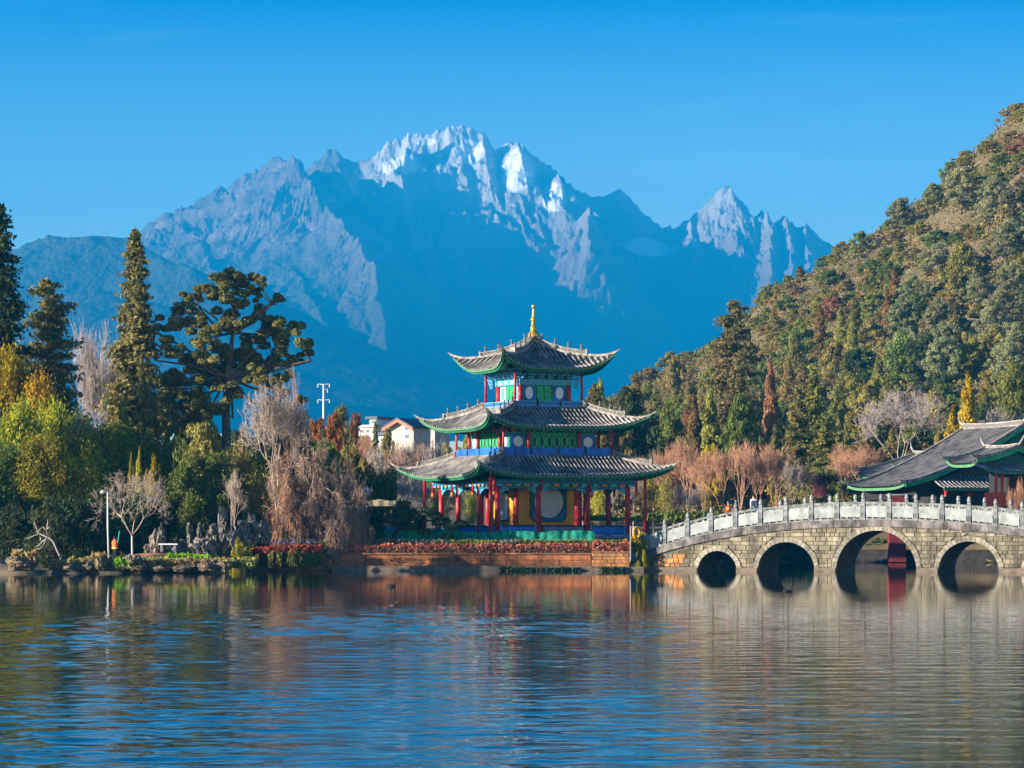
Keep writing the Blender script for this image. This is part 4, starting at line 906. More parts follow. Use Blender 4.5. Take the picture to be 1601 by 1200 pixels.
# hillside: every tree a thing, kinds and colours follow the photograph
def sky_row(px): return float(np.interp(px, [900, 950, 1000, 1080, 1140, 1170, 1200, 1240, 1290, 1350, 1400, 1450, 1500, 1560, 1601, 1700], [612, 590, 565, 535, 500, 468, 442, 412, 388, 352, 322, 282, 242, 190, 155, 80]))
hrg = random.Random(99); spots = []
yy = 338.0
while yy < 640:
    step = 5.9 + (yy - 338) * 0.010; x = -14 + hrg.random() * 4
    while x < wx(1680, yy):
        px_ = x * FPX / yy + 800.5
        if px_ > 872: spots.append((x + hrg.gauss(0, 1.2), yy + hrg.gauss(0, 2.2)))
        x += step * hrg.uniform(0.8, 1.3)
    yy += step * 1.25
VB = [(0.18, 'near the hill skyline'), (0.4, 'high on the hill'), (0.62, 'halfway up the hill'), (0.82, 'low on the hill'), (9, 'at the hill foot')]
HB = [(960, 'beside the pavilion'), (1060, 'above the bridge end'), (1140, 'behind the bare grove'), (1220, 'above the smallest arch'), (1300, 'left of largest arch'), (1380, 'above largest arch'), (1460, 'above the hall'), (1530, 'beside pale trees'), (9999, 'near right edge')]
CN = dict(olive='olive green', green='mid green', dark='dark green', rust='rust brown', greyg='pale grey-green', brown='brownish', cyp='yellowish olive', conif='dull green', gold='golden')
KN = dict(hill='round-crowned tree', broad='leafy tree', cypress='narrow cypress', conifer='pointed conifer', shrub='low bush')
placed = []
for x, y in spots:
    px_ = x * FPX / y + 800.5
    if px_ > 1660: continue
    zg = gz(x, y); pg = HY - (zg - CH) * FPX / y; sk = sky_row(min(px_, 1700)); frac = (pg - sk) / (830 - sk)
    if pg > 800 and y < 350: continue
    r_ = hrg.random(); pale = (1400 < px_ < 1610 and 330 < pg < 640)
    if pale and r_ < 0.62: kd, cl_ = 'broad', 'greyg'; hh, ww = hrg.uniform(6.5, 10), hrg.uniform(2.4, 3.4)
    elif frac < 0.30: kd, cl_ = ('hill', hrg.choice(['olive', 'olive', 'cyp', 'brown', 'green', 'rust'])) if r_ < 0.86 else ('cypress', hrg.choice(['rust', 'brown'])); hh, ww = hrg.uniform(2.8, 4.8), hrg.uniform(1.9, 2.9)
    elif px_ < 1230: kd, cl_ = ('cypress', hrg.choice(['rust', 'brown', 'cyp', 'cyp', 'olive'])) if r_ < 0.5 else (('conifer', hrg.choice(['conif', 'brown', 'olive'])) if r_ < 0.68 else ('hill', hrg.choice(['olive', 'green', 'cyp', 'dark']))); hh, ww = hrg.uniform(6, 10), hrg.uniform(1.6, 2.6)
    else: kd, cl_ = ('cypress', hrg.choice(['cyp', 'olive', 'green', 'rust'])) if r_ < 0.34 else (('conifer', hrg.choice(['conif', 'green'])) if r_ < 0.46 else ('hill', hrg.choice(['olive', 'olive', 'green', 'dark', 'brown', 'cyp']))); hh, ww = hrg.uniform(5, 9), hrg.uniform(2.0, 3.2)
    if kd == 'cypress': ww = hrg.uniform(1.4, 2.0)
    if kd == 'hill': ww *= 1.1
    placed.append((x, y, zg, kd, cl_, hh, ww, px_, pg, frac))
ORD = ['first', 'second', 'third', 'fourth', 'fifth', 'sixth', 'seventh', 'eighth', 'ninth', 'tenth', 'eleventh', 'twelfth']
rows_ = []
for q_ in placed:
    x, y, zg, kd, cl_, hh, ww, px_, pg, frac = q_
    vb = [b_ for a, b_ in VB if frac < a][0]; hb = [b_ for a, b_ in HB if px_ < a][0]
    rows_.append('%s%s %s %s, %s' % ('tall ' if hh > 8.2 else '', CN[cl_], KN[kd], vb, hb))
dup = {}
for i, l_ in enumerate(rows_): dup.setdefault(l_, []).append(i)
for l_, ids in dup.items():
    if len(ids) > 1:
        for k, i in enumerate(sorted(ids, key=lambda i: placed[i][7])):
            w_ = (['left', 'right'] if len(ids) == 2 else ['left', 'middle', 'right'])[k] if len(ids) < 4 else ORD[k]
            rows_[i] = l_ + (', %s one' % w_ if len(ids) < 4 else ', %s from left' % w_)
for (x, y, zg, kd, cl_, hh, ww, px_, pg, frac), lab in zip(placed, rows_):
    v = K[kd][hrg.randrange(len(K[kd]))]; t = thing('hillside_tree', lab[0].lower() + lab[1:], 'tree', (x, y, zg - 0.3), hrg.random() * 6.28, 'trees on the hillside right of the pavilion')
    sz = hh / v['h']; sx = ww / v['r']
    a = part('trunk', v['trunk'], M['bark'], t); a.scale = (sz, sz, sz)
    c = part('crown', v['crown'], LM[cl_], t); c.scale = (sx, sx, sz)
# low bushes between the trees, most of them on the upper slope
KB = []; xx_ = 0
yb_ = 380.0
while yb_ < 640:
    x = 0.0 + hrg.random() * 5
    while x < wx(1650, yb_):
        pb_ = x * FPX / yb_ + 800.5; zg = gz(x, yb_); pg = HY - (zg - CH) * FPX / yb_
        if pb_ > 1080 and pg < 640: KB.append((x + hrg.gauss(0, 1.4), yb_ + hrg.gauss(0, 3), pb_, pg))
        x += hrg.uniform(3.2, 5.4)
    yb_ += 7.0
hrg.shuffle(KB); KB = KB[:290]
rows_ = []
for x, y, pb_, pg in KB:
    frac = (pg - sky_row(min(pb_, 1700))) / (830 - sky_row(min(pb_, 1700))); cl_ = hrg.choice(['olive', 'olive', 'cyp', 'brown', 'green', 'cyp']); hh = hrg.uniform(1.6, 3.2)
    vb = [b_ for a, b_ in VB if frac < a][0]; hb = [b_ for a, b_ in HB if pb_ < a][0]; rows_.append((x, y, cl_, hh, pb_, '%s %s bush %s, %s' % ('small' if hh < 2.3 else 'rounded', CN[cl_], vb, hb)))
dup = {}
for i, r_ in enumerate(rows_): dup.setdefault(r_[5], []).append(i)
for l_, ids in dup.items():
    for k, i in enumerate(sorted(ids, key=lambda i: rows_[i][4])):
        lab = l_ if len(ids) == 1 else (l_ + ', %s one' % (['left', 'right'] if len(ids) == 2 else ['left', 'middle', 'right'])[k] if len(ids) < 4 else l_ + ', %s from left' % ORD[min(k, 11)])
        x, y, cl_, hh, pb_, _ = rows_[i]; v = K['hill'][hrg.randrange(4)]; t = thing('hillside_bush', lab, 'bush', (x, y, gz(x, y) - 0.25), hrg.random() * 6.28, 'bushes on the hillside right of the pavilion'); sz = hh / v['h']; sx = hh * hrg.uniform(0.6, 0.9) / v['r']
        a = part('trunk', v['trunk'], M['bark'], t); a.scale = (sz, sz, sz); c = part('crown', v['crown'], LM[cl_], t); c.scale = (sx, sx, sz)
# scrub between the trees
ns = 110000; sxs = NR.uniform(-12, 125, ns); sys_ = NR.uniform(335, 660, ns); ppx = sxs * FPX / sys_ + 800.5; ok = (ppx > 860) & (ppx < 1680); dn = fbm(sxs * 0.12, sys_ * 0.12, 3); ok &= dn > 0.30
sxs, sys_ = sxs[ok], sys_[ok]; szs = ground(sxs, sys_)
rep = 2; sxs = np.repeat(sxs, rep) + NR.randn(len(sxs) * rep) * 0.6; sys_ = np.repeat(sys_, rep) + NR.randn(len(sys_) * rep) * 0.6; szs = np.repeat(szs, rep) + NR.rand(len(szs) * rep) * 1.1
V, F_, c_ = leaves(np.stack([sxs, sys_, szs], 1), np.tile(np.array([-0.3, -0.4, 0.6]), (len(sxs), 1)), 0.30, 1.5, col=colvar(len(sxs), 1.0, 0.3, 0.25))
nb_ = 5200; bx_ = NR.uniform(0, 125, nb_); by_ = NR.uniform(350, 660, nb_); bp_ = bx_ * FPX / by_ + 800.5; ok = (bp_ > 900) & (bp_ < 1680) & (fbm(bx_ * 0.09 + 5, by_ * 0.05, 3) > 0.37); bx_, by_ = bx_[ok], by_[ok]; bz_ = ground(bx_, by_); nb_ = len(bx_)
per_ = 34; rb_ = NR.uniform(0.6, 1.5, nb_); dd_ = unit(NR.randn(nb_ * per_, 3)); dd_[:, 2] = np.abs(dd_[:, 2]); rr_ = np.repeat(rb_, per_)[:, None]
Cb = np.stack([np.repeat(bx_, per_), np.repeat(by_, per_), np.repeat(bz_, per_)], 1) + dd_ * rr_ * np.array([[1, 1, 1.15]]) * (0.7 + 0.3 * NR.rand(nb_ * per_, 1))
tint_ = np.repeat(np.stack([NR.uniform(0.6, 1.5, nb_), NR.uniform(0.75, 1.35, nb_), NR.uniform(0.6, 1.2, nb_)], 1), per_, axis=0) * colvar(nb_ * per_, 1.0, 0.2, 0.05)
V2, F2, c2_ = leaves(Cb, dd_ + np.array([0, 0, 0.3]), 0.34, 1.4, jitter=0.6, col=tint_)
V, F_, c_ = merge([(V, F_, c_), (V2, F2, c2_)])
tag(part('hillside_scrub', np_mesh('hillside_scrub', V, F_, c_), leafmat('scrub_leaf', (0.24, 0.21, 0.065))), 'low brown and olive scrub covering the slope between the trees', 'scrub', kind='stuff')

# ------------------------------------------------------------------ stone arch bridge
A20 = R(20.0); YB = 221.0; BX, BY = wx(1370, YB), YB; BWID = 5.4
bridge = thing('stone_bridge', 'long grey stone arch bridge with white panelled balustrade right of the pavilion', 'bridge', (BX, BY, 0), -A20)
c20, s20 = math.cos(A20), math.sin(A20)
def s_of(px):
    q = (px - 800.5) / FPX; return (q * BY - BX) / (c20 + q * s20)
def bz(px, py): y = BY - s_of(px) * s20; return CH + (HY - py) * y / FPX
def prof(tab):
    a = np.array([s_of(p) for p, _ in tab]); z = np.array([bz(p, q) for p, q in tab]); cf = np.polyfit(a, z, 4); lo, hi = a[0], a[-1]
    ctr = s_of(1370)
    def f(s): # symmetric continuation past the frame
        if s > hi: s = max(lo, 2 * (hi * 0.0 + SMID) - s)
        return float(np.polyval(cf, max(lo - 0.5, s)))
    return f
SMID = s_of(1362)
top_tab = [(1012, 861), (1039, 850.5), (1075, 841), (1113, 833.6), (1150, 827), (1190, 821.5), (1228, 817.7), (1268, 815), (1309, 812.6), (1349, 811.6), (1390, 811.8), (1432, 813.3), (1473, 815.8), (1515, 818.8), (1556, 822), (1600, 826.5)]
ztop_ = prof(top_tab)
def capth(s): return 0.50
ARCH = [(1121.5, 29.5, 31.8), (1229.2, 45, 46), (1370, 63, 64.5), (1514.3, 48, 48)]
arches = []
for c, hw, hh in ARCH:
    s = s_of(c); arches.append((s, hh * (BY - s * s20) / FPX))
arches.append((2 * arches[2][0] - arches[0][0] + 0.4, arches[0][1]))
S0, S1 = s_of(1006), 2 * SMID - s_of(1006) + 1.0
ZW = 0.0
# body: spandrel walls with arch openings, vaults, deck
def arch_top(s):
    for c, r in arches:
        if abs(s - c) < r: return math.sqrt(max(0, r * r - (s - c) ** 2))
    return None
ss = set(np.linspace(S0, S1, 80).tolist())
for c, r in arches:
    for k in range(25): ss.add(c - r * math.cos(PI * k / 24))
ss = sorted(ss)
def wallface(yf, flip):
    q = MB()
    for a, b_ in zip(ss[:-1], ss[1:]):
        if b_ - a < 1e-5: continue
        m_ = (a + b_) / 2; ina = arch_top(m_) is not None
        za = (arch_top(a) or 0) if ina else -1.5; zb = (arch_top(b_) or 0) if ina else -1.5
        P = [(a, yf, za), (b_, yf, zb), (b_, yf, ztop_(b_) - capth(b_) + 0.02), (a, yf, ztop_(a) - capth(a) + 0.02)]
        q.add(P, [(0, 1, 2, 3)] if not flip else [(3, 2, 1, 0)])
    return q
q = wallface(0.04, False); q.build('spandrel_wall', M['mortar'], bridge)
q = wallface(BWID - 0.04, True); q.build('spandrel_wall', M['stone'], bridge)
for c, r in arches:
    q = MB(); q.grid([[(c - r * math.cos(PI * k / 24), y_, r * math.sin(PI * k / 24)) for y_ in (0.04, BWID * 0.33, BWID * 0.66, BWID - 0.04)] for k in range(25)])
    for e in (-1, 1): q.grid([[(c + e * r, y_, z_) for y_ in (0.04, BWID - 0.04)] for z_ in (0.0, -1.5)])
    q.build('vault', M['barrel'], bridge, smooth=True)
    for k in range(int(r / 0.42)):   # tie courses inside the vault, just proud of it
        z_ = 0.35 + k * 0.42; h_ = math.sqrt(max(0, r * r - z_ * z_))
        if z_ < r * 0.85: q = MB(); q.box((c - h_ + 0.01, BWID / 2, z_), (0.07, BWID - 0.3, 0.05)); q.build('vault_course', M['mortar'], bridge)
q = MB(); dk = np.linspace(S0 - 0.2, S1, 50)
q.grid([[(s, y_, ztop_(s) + h_) for s in dk] for y_, h_ in ((0.15, -0.02), (0.45, -0.02), (0.46, 0.5), (BWID - 0.46, 0.5), (BWID - 0.45, -0.02), (BWID - 0.15, -0.02))]); q.build('deck', M['cap'], bridge)
# cap stones along both edges
npx = 22; cs = np.linspace(S0 - 0.1, S1, npx + 1)
for yf, sd in ((-0.10, 1), (BWID + 0.10, -1)):
    for a, b_ in zip(cs[:-1], cs[1:]):
        q = MB(); vs = []; n_ = 4
        for i in range(n_ + 1):
            s = a + (b_ - a) * i / n_ + (0.012 if i == 0 else -0.012 if i == n_ else 0); zt = ztop_(s)
            vs += [(s, yf, zt - capth(s)), (s, yf, zt), (s, yf + sd * 0.5, zt), (s, yf + sd * 0.5, zt - capth(s))]
        fs = [(0, 1, 2, 3), tuple(4 * n_ + k for k in (3, 2, 1, 0))]
        for i in range(n_):
            for k in range(4): fs.append((4 * i + k, 4 * (i + 1) + k, 4 * (i + 1) + (k + 1) % 4, 4 * i + (k + 1) % 4))
        q.add(vs, fs); q.build('cap_stone', M['cap'], bridge)
# arch ring stones
RT = 0.36
for c, r in arches:
    n_ = max(9, int(PI * r / 0.30))
    for k in range(n_):
        a0 = PI * (k + 0.04) / n_; a1 = PI * (k + 0.96) / n_; rr = r + RT * rng.uniform(0.85, 1.08); yf = -0.05 - rng.random() * 0.03
        pl = [(c - r * math.cos(a0), r * math.sin(a0)), (c - rr * math.cos(a0), rr * math.sin(a0)), (c - rr * math.cos(a1), rr * math.sin(a1)), (c - r * math.cos(a1), r * math.sin(a1))]
        q = MB(); q.prism(pl, lambda p: (p[0], yf, p[1]), lambda p: (p[0], 0.2, p[1])); q.build('arch_stone', M['voussoir'], bridge)
# coursed face stones, trimmed to arches and to the cap
CHH = 0.285; nst = 0
z0 = 0.30; row = 0
while z0 < 3.2:
    z1 = z0 + CHH * (0.72 + 0.6 * rng.random()); s = S0 + 0.75 + (0.3 if row % 2 else 0)
    while s < S1:
        w = rng.choice([0.36, 0.5, 0.62, 0.75, 0.95]) * rng.uniform(0.85, 1.15); a, b_ = s, s + w; s = b_
        zc = min(ztop_(a), ztop_(b_)) - 0.50
        zz1 = min(z1, zc); 
        if zz1 - z0 < 0.09: continue
        def lim(a, b_, z):   # trim [a,b] outside ring circles at height z
            for c, r in arches:
                R_ = r + RT
                if z < R_:
                    h_ = math.sqrt(R_ * R_ - z * z); l, rr = c - h_, c + h_
                    if a >= l and b_ <= rr: return None
                    if a < l < b_ : b_ = l if (l - a) >= (b_ - rr) or b_ <= rr else b_
                    if a < rr < b_: a = rr
            return a, b_
        lo = lim(a, b_, z0); hi = lim(a, b_, zz1)
        if lo is None and hi is None: continue
        if lo is None: lo = ((hi[0] + hi[1]) / 2,) * 2 if False else (hi[0], hi[0]) if hi[0] > a + 1e-6 else (hi[1], hi[1])
        if hi is None: hi = lo
        if max(lo[1] - lo[0], hi[1] - hi[0]) < 0.12: continue
        g = 0.016; yf = 0.0 - rng.random() * 0.035; e = 0.025
        al, bl = lo[0] + g, max(lo[0] + g + 0.01, lo[1] - g); ah, bh = hi[0] + g, max(hi[0] + g + 0.01, hi[1] - g); za, zb = z0 + g * 0.8, zz1 - g * 0.8
        fr = [(al + e, yf, za + e), (bl - e, yf, za + e), (bh - e, yf, zb - e), (ah + e, yf, zb - e)] if min(bl - al, bh - ah) > 0.1 else [(al, yf, za), (bl, yf, za), (bh, yf, zb), (ah, yf, zb)]
        bk_ = [(al, yf + e, za), (bl, yf + e, za), (bh, yf + e, zb), (ah, yf + e, zb)]; b2_ = [(x_, 0.15, z_) for x_, _, z_ in bk_]
        q = MB(); q.add(fr + bk_ + b2_, [(0, 1, 2, 3), (4, 5, 1, 0), (5, 6, 2, 1), (6, 7, 3, 2), (7, 4, 0, 3), (8, 9, 5, 4), (9, 10, 6, 5), (10, 11, 7, 6), (11, 8, 4, 7)])
        px_ = 800.5 + FPX * (BX + a * c20) / (BY - a * s20)
        if px_ < 1615: q.build('face_stone', M['earth2'] if (px_ < 1062 and z0 < 1.3 and rng.random() < 0.75) else M['stone'], bridge); nst += 1
    z0 = z1; row += 1
print('face stones', nst)
# footing ledge at the water, interrupted by the arches
edges = [S0] + [v for c, r in arches for v in (c - r, c + r)] + [S1]
for a, b_ in zip(edges[::2], edges[1::2]):
    q = MB(); q.box(((a + b_) / 2, 0.02, 0.03), (b_ - a - 0.01, 0.55, 0.46)); q.build('footing', M['concrete'], bridge)
    q = MB(); q.box(((a + b_) / 2, BWID, 0.03), (b_ - a - 0.01, 0.4, 0.46)); q.build('footing', M['concrete'], bridge)
# balustrade: posts with carved heads, rails and cloud-edged panels, near and far side
pl_px = [1039, 1075, 1112, 1150, 1189, 1228.5, 1268.5, 1309, 1349.5, 1390.5, 1432, 1473, 1515, 1556.5, 1598]
ps = [s_of(p) for p in pl_px]; d_ = ps[-1] - ps[-2]
while ps[-1] < S1 - d_ * 0.6: ps.append(ps[-1] + d_)
pz = MB(); pz.box((0, 0, 0.78), (0.26, 0.26, 1.56)); pz.lathe([(0.13, 1.56), (0.09, 1.60), (0.15, 1.66), (0.155, 1.78), (0.11, 1.88), (0.125, 1.93), (0.05, 2.02)], n=8)
pzm = pz.mesh('baluster_post')
def panel_poly(s0, s1, lo, hi, zl, zr):
    """outline of a cloud-edged slab between two posts; lo/hi heights above the cap, zl/zr slope of the cap"""
    W = s1 - s0; pts = []
    def zb(u): return zl + (zr - zl) * u
    bumps = []
    n = 7
    for i in range(n + 1): pts.append((u_ := 0.06 + 0.88 * i / n, zb(u_) + lo + (0.045 if i % 2 else 0.0)))
    for i in range(1, 4): pts.append((0.94 + (0.025 if i % 2 else 0), zb(0.94) + lo + (hi - lo) * i / 4))
    for i in range(n + 1): pts.append((u_ := 0.94 - 0.88 * i / n, zb(u_) + hi - (0.05 if i % 2 else 0.0) - 0.03 * (i in (0, n))))
    for i in range(1, 4): pts.append((0.06 - (0.025 if i % 2 else 0), zb(0.06) + hi - (hi - lo) * i / 4))
    return [(s0 + W * u, z) for u, z in pts]
for side, yf in (('near', 0.08), ('far', BWID - 0.08)):
    for i, s in enumerate(ps):
        o = part('post', pzm, M['post'], bridge); o.location = (s, yf, ztop_(s) - 0.03); o.scale = (1, 1, 0.93)
        if i + 1 < len(ps):
            s2 = ps[i + 1]; za, zb = ztop_(s), ztop_(s2)
            q = MB(); sweep_rect(q, [Vector((s + 0.14, yf, za)), Vector((s2 - 0.14, yf, zb))], 0.18, 1.10, 1.24, Vector((0, 1, 0))); q.build('rail', M['post'], bridge)
            pl = panel_poly(s + 0.13, s2 - 0.13, 0.16, 1.0, za, zb)
            q = MB(); q.prism(pl, lambda p: (p[0], yf - 0.06, p[1]), lambda p: (p[0], yf + 0.06, p[1])); pn = q.build('panel', M['marble'], bridge)
            q = MB(); sweep_rect(q, [Vector((s + 0.14, yf, za)), Vector((s2 - 0.14, yf, zb))], 0.16, 0.0, 0.10, Vector((0, 1, 0))); q.build('bottom_rail', M['post'], bridge)
            q = MB()
            for u in (0.12, 0.36, 0.64, 0.88):
                ss_ = s + (s2 - s) * u; zz = za + (zb - za) * u; q.box((ss_, yf, zz + 0.14), (0.09, 0.1, 0.12)); q.box((ss_, yf, zz + 1.03), (0.09, 0.1, 0.15))
            q.build('panel_studs', M['marble'], pn, kind='stuff')
# curled drum stone that ends the balustrade
s = ps[0]
pl = [(s - 0.12, ztop_(s) + 1.0), (s - 0.35, ztop_(s) + 0.98), (s - 0.5, ztop_(s) + 0.85), (s - 0.62, ztop_(s) + 0.90), (s - 0.9, ztop_(s) + 0.70), (s - 1.15, ztop_(s) + 0.72), (s - 1.35, ztop_(s) + 0.45), (s - 1.38, ztop_(s) + 0.05), (s - 1.15, ztop_(s) - 0.30), (s - 0.6, ztop_(s) - 0.22), (s - 0.12, ztop_(s) - 0.02)]
q = MB(); q.prism(pl, lambda p: (p[0], 0.0, p[1]), lambda p: (p[0], 0.16, p[1])); q.build('drum_stone', M['marble'], bridge)
q = MB(); q.prism(pl, lambda p: (p[0], BWID - 0.16, p[1]), lambda p: (p[0], BWID, p[1])); q.build('drum_stone', M['marble'], bridge)
def on_bridge(px, ly): # world point of the deck at picture column px, ly metres behind the near face
    s = s_of(px) ; return (BX + s * c20 + ly * s20, BY - s * s20 + ly * c20, ztop_(s) - 0.02)

# ------------------------------------------------------------------ people
M['skin'] = mat('skin', (0.55, 0.34, 0.25), 0.6, noise=0.1)
M['hair'] = mat('black_hair', (0.02, 0.018, 0.016), 0.6, noise=0.2)
def person(label, loc, rz, h, top, legs, arms=((0.02, -0.1, -0.9), (-0.02, -0.1, -0.9)), stride=0.12, group=None):
    """standing figure facing -y; arms: direction of each arm from the shoulder"""
    t = thing('person', label, 'person', loc, rz, group); f = h / 1.72
    vs, es, rd = [], [], []
    def v(p, r, par=None):
        vs.append(Vector(p) * f); rd.append(r * f)
        if par is not None: es.append((par, len(vs) - 1))
        return len(vs) - 1
    pel = v((0, 0, 0.95), 0.135); wst = v((0, 0, 1.10), 0.125, pel); ch = v((0, 0.0, 1.30), 0.145, wst); nk0 = v((0, 0, 1.44), 0.085, ch); nk = v((0, -0.01, 1.50), 0.052, nk0)
    hd0 = v((0, -0.015, 1.56), 0.075, nk); hd = v((0, -0.02, 1.63), 0.095, hd0); hd1 = v((0, -0.01, 1.69), 0.07, hd)
    for sx, ad in ((1, arms[0]), (-1, arms[1])):
        hp = v((0.085 * sx, 0, 0.90), 0.095, pel); kn = v((0.10 * sx, -stride * sx * 0.5, 0.50), 0.062, hp); an = v((0.10 * sx, stride * sx, 0.09), 0.042, kn); v((0.11 * sx, stride * sx - 0.17, 0.035), 0.036, an)
        sh = v((0.17 * sx, 0, 1.39), 0.062, ch); a = Vector(ad).normalized(); el = Vector((0.19 * sx, 0, 1.38)) + a * 0.28
        a2 = (a + Vector((0, -0.25, 0.05))).normalized(); wr = el + a2 * 0.25; e_ = v(el, 0.042, sh); w_ = v(wr, 0.030, e_); pm_ = v(wr + a2 * 0.07, 0.036, w_)
        sd = a2.cross(Vector((0, 0, 1)))
        sd = sd.normalized() if sd.length > 0.1 else Vector((1, 0, 0))
        for k, ln in ((-1.5, 0.06), (-0.5, 0.075), (0.5, 0.08), (1.5, 0.07)): v(wr + a2 * (0.09 + ln) + sd * 0.017 * k, 0.008, pm_)
        v(wr + a2 * 0.06 + sd * 0.05, 0.01, pm_)
    me = bpy.data.meshes.new('body'); me.from_pydata(vs, es, []); o = part('body', me, None, t)
    md = o.modifiers.new('s', 'SKIN')
    for i, r_ in enumerate(rd): me.skin_vertices[0].data[i].radius = (r_, r_ * 0.8 if i in (0, 1, 2) else r_)
    me.skin_vertices[0].data[0].use_root = True
    sb = o.modifiers.new('u', 'SUBSURF'); sb.levels = 1; sb.render_levels = 1
    bpy.context.view_layer.update()
    ev = o.evaluated_get(bpy.context.evaluated_depsgraph_get()); nm = bpy.data.meshes.new_from_object(ev); o.modifiers.clear(); o.data = nm
    for m_ in (M['skin'], top, legs, M['black']): nm.materials.append(m_)
    if len(nm.materials) > 4: nm.materials.pop(index=0)
    for p in nm.polygons:
        z = p.center.z / f; x = abs(p.center.x) / f; p.use_smooth = True
        p.material_index = 3 if z < 0.09 else (2 if z < 0.95 and x < 0.21 else (1 if z < 1.47 and (z > 0.95 or x < 0.21) else 0))
    q = MB(); q.lathe([(0.10, -0.02), (0.108, 0.03), (0.095, 0.08), (0.05, 0.115), (0.01, 0.12)], (0, 0.02, 1.645), 10); ha = q.build('hair', M['hair'], t, smooth=True); ha.scale = (f, f, f)
    q = MB(); q.lathe([(0.012, -0.02), (0.016, 0), (0.004, 0.03)], (0, -0.115, 1.615), 5)
    for sx in (-0.035, 0.035): q.lathe([(0.004, -0.008), (0.011, 0), (0.004, 0.008)], (sx, -0.10, 1.64), 5)
    fc = q.build('face_features', M['skin'], t); fc.scale = (f, f, f)
    return t
M['orangev'] = mat('orange_vest', (0.95, 0.15, 0.03), 0.7, noise=0.1); M['navy'] = mat('dark_trousers', (0.02, 0.025, 0.04), 0.8, noise=0.2)
M['whitec'] = mat('white_shirt', (0.72, 0.74, 0.80), 0.8, noise=0.1); M['redc'] = mat('red_jacket', (0.65, 0.02, 0.03), 0.7, noise=0.15); M['denim'] = mat('denim', (0.06, 0.10, 0.20), 0.8, noise=0.2)
M['limec'] = mat('yellow_green_band', (0.65, 0.75, 0.08), 0.7, noise=0.1)
Yp = 217.5; gpx = wx(179.5, Yp)
zp = wz(877, Yp)
wk = person('worker in an orange vest standing on the bank beside the white lamp pole', (gpx, Yp, zp), R(160), 1.60, M['navy'], M['navy'], arms=((0.35, -0.5, -0.2), (-0.5, -0.55, 0.1)))
q = MB(); q.lathe([(0.205, 0), (0.20, 0.1), (0.21, 0.3), (0.215, 0.42), (0.10, 0.52)], (0, 0, 0.93), 12); q.build('vest', M['orangev'], wk, smooth=True).scale = (1, 0.72, 1)
q = MB(); q.lathe([(0.212, 0), (0.212, 0.10)], (0, 0, 0.84), 12); q.build('vest_band', M['limec'], wk, smooth=True).scale = (1, 0.74, 1)
q = MB(); q.lathe([(0.15, 0), (0.11, 0.03), (0.105, 0.10), (0.02, 0.14)], (0, 0.01, 1.53), 10); q.build('cap', M['navy'], wk, smooth=True)
q = MB(); px0 = wx(184.5, Yp); q.tube([(px0, Yp - 0.15, wz(848, Yp)), (wx(187.8, Yp), Yp - 0.2, wz(828.5, Yp))], 0.035, 6)
tag(q.build('green_pole', mat('green_plastic', (0.02, 0.42, 0.28), 0.5)), 'short green pole held up by the worker in the orange vest', 'pole')
for px, ly, lb, tp, lg, hh in ((1139, 3.9, 'person in a red and yellow jacket walking on the bridge with their back turned', M['redc'], M['navy'], 1.72), (1151, 4.4, 'person in a dark red coat on the bridge beside the bright jacket', mat('dark_red_coat', (0.28, 0.02, 0.04), 0.8), M['navy'], 1.66), (1178, 2.0, 'person in a white shirt with a dark backpack on the bridge', M['whitec'], M['denim'], 1.80)):
    s_at = s_of(px); lx, ly_, lz = on_bridge(px, 0); 
    # slide along the deck so that the figure stands ly metres behind the near face in the column px
    sA = s_at
    for _ in range(8):
        X = BX + sA * c20 + ly * s20; Yq = BY - sA * s20 + ly * c20; sA += (wx(px, Yq) - X) / c20
    X = BX + sA * c20 + ly * s20; Yq = BY - sA * s20 + ly * c20
    tperson = person(lb, (X, Yq, ztop_(sA) + 0.5), R(185 if tp is not M['whitec'] else 170), hh, tp, lg)
    if tp is M['whitec']:
        q = MB(); q.box((0, 0.19, 1.22), (0.28, 0.15, 0.40)); q.box((0, 0.275, 1.14), (0.2, 0.04, 0.2))
        bp = q.build('backpack', mat('dark_backpack', (0.03, 0.04, 0.07), 0.8), None); bp.location = (X, Yq, ztop_(sA) + 0.5); bp.rotation_euler = (0, 0, R(170)); tag(bp, 'dark backpack worn by the person in the white shirt', 'backpack')
    if tp is M['redc']:
        q = MB(); q.lathe([(0.195, 0), (0.20, 0.14), (0.185, 0.2)], (0, 0, 1.16), 12); q.build('yellow_panel', mat('yellow_cloth', (0.85, 0.40, 0.03), 0.7), tperson, smooth=True).scale = (0.8, 0.8, 1)
    if 'dark red' in lb or tp is M['redc']:
        q = MB(); q.lathe([(0.125, 0), (0.12, 0.05), (0.07, 0.11), (0.01, 0.13)], (0, 0, 1.65), 10); q.build('cap', mat('blue_cap', (0.05, 0.25, 0.5), 0.7), tperson, smooth=True)

# ------------------------------------------------------------------ lamp post, life ring, netting, bench, rocks, ducks
M['metal'] = mat('white_metal', (0.72, 0.72, 0.72), 0.4, noise=0.08, metal=0.1)
YL = 215.5; lp = thing('lamp_post', 'tall slim white lamp pole on the left bank with a small head at its top', 'lamp post', (wx(169, YL), YL, 0))
z0_, z1_ = wz(882, YL), wz(769, YL)
q = MB(); q.tube([(0.06, 0, z0_), (-0.02, 0, (z0_ + z1_) / 2), (-0.03, 0, z1_)], [0.065, 0.055, 0.05], 8); q.build('pole', M['metal'], lp, smooth=True)
q = MB(); q.box((-0.12, 0, z1_ - 0.02), (0.28, 0.06, 0.06)); q.build('arm', M['metal'], lp)
q = MB(); q.lathe([(0.05, 0.1), (0.16, 0.03), (0.17, -0.06), (0.12, -0.12)], (-0.36, 0, z1_ + 0.03), 10); hd_ = q.build('lamp_head', M['white'], lp, smooth=True); hd_.scale = (1.0, 0.8, 1)
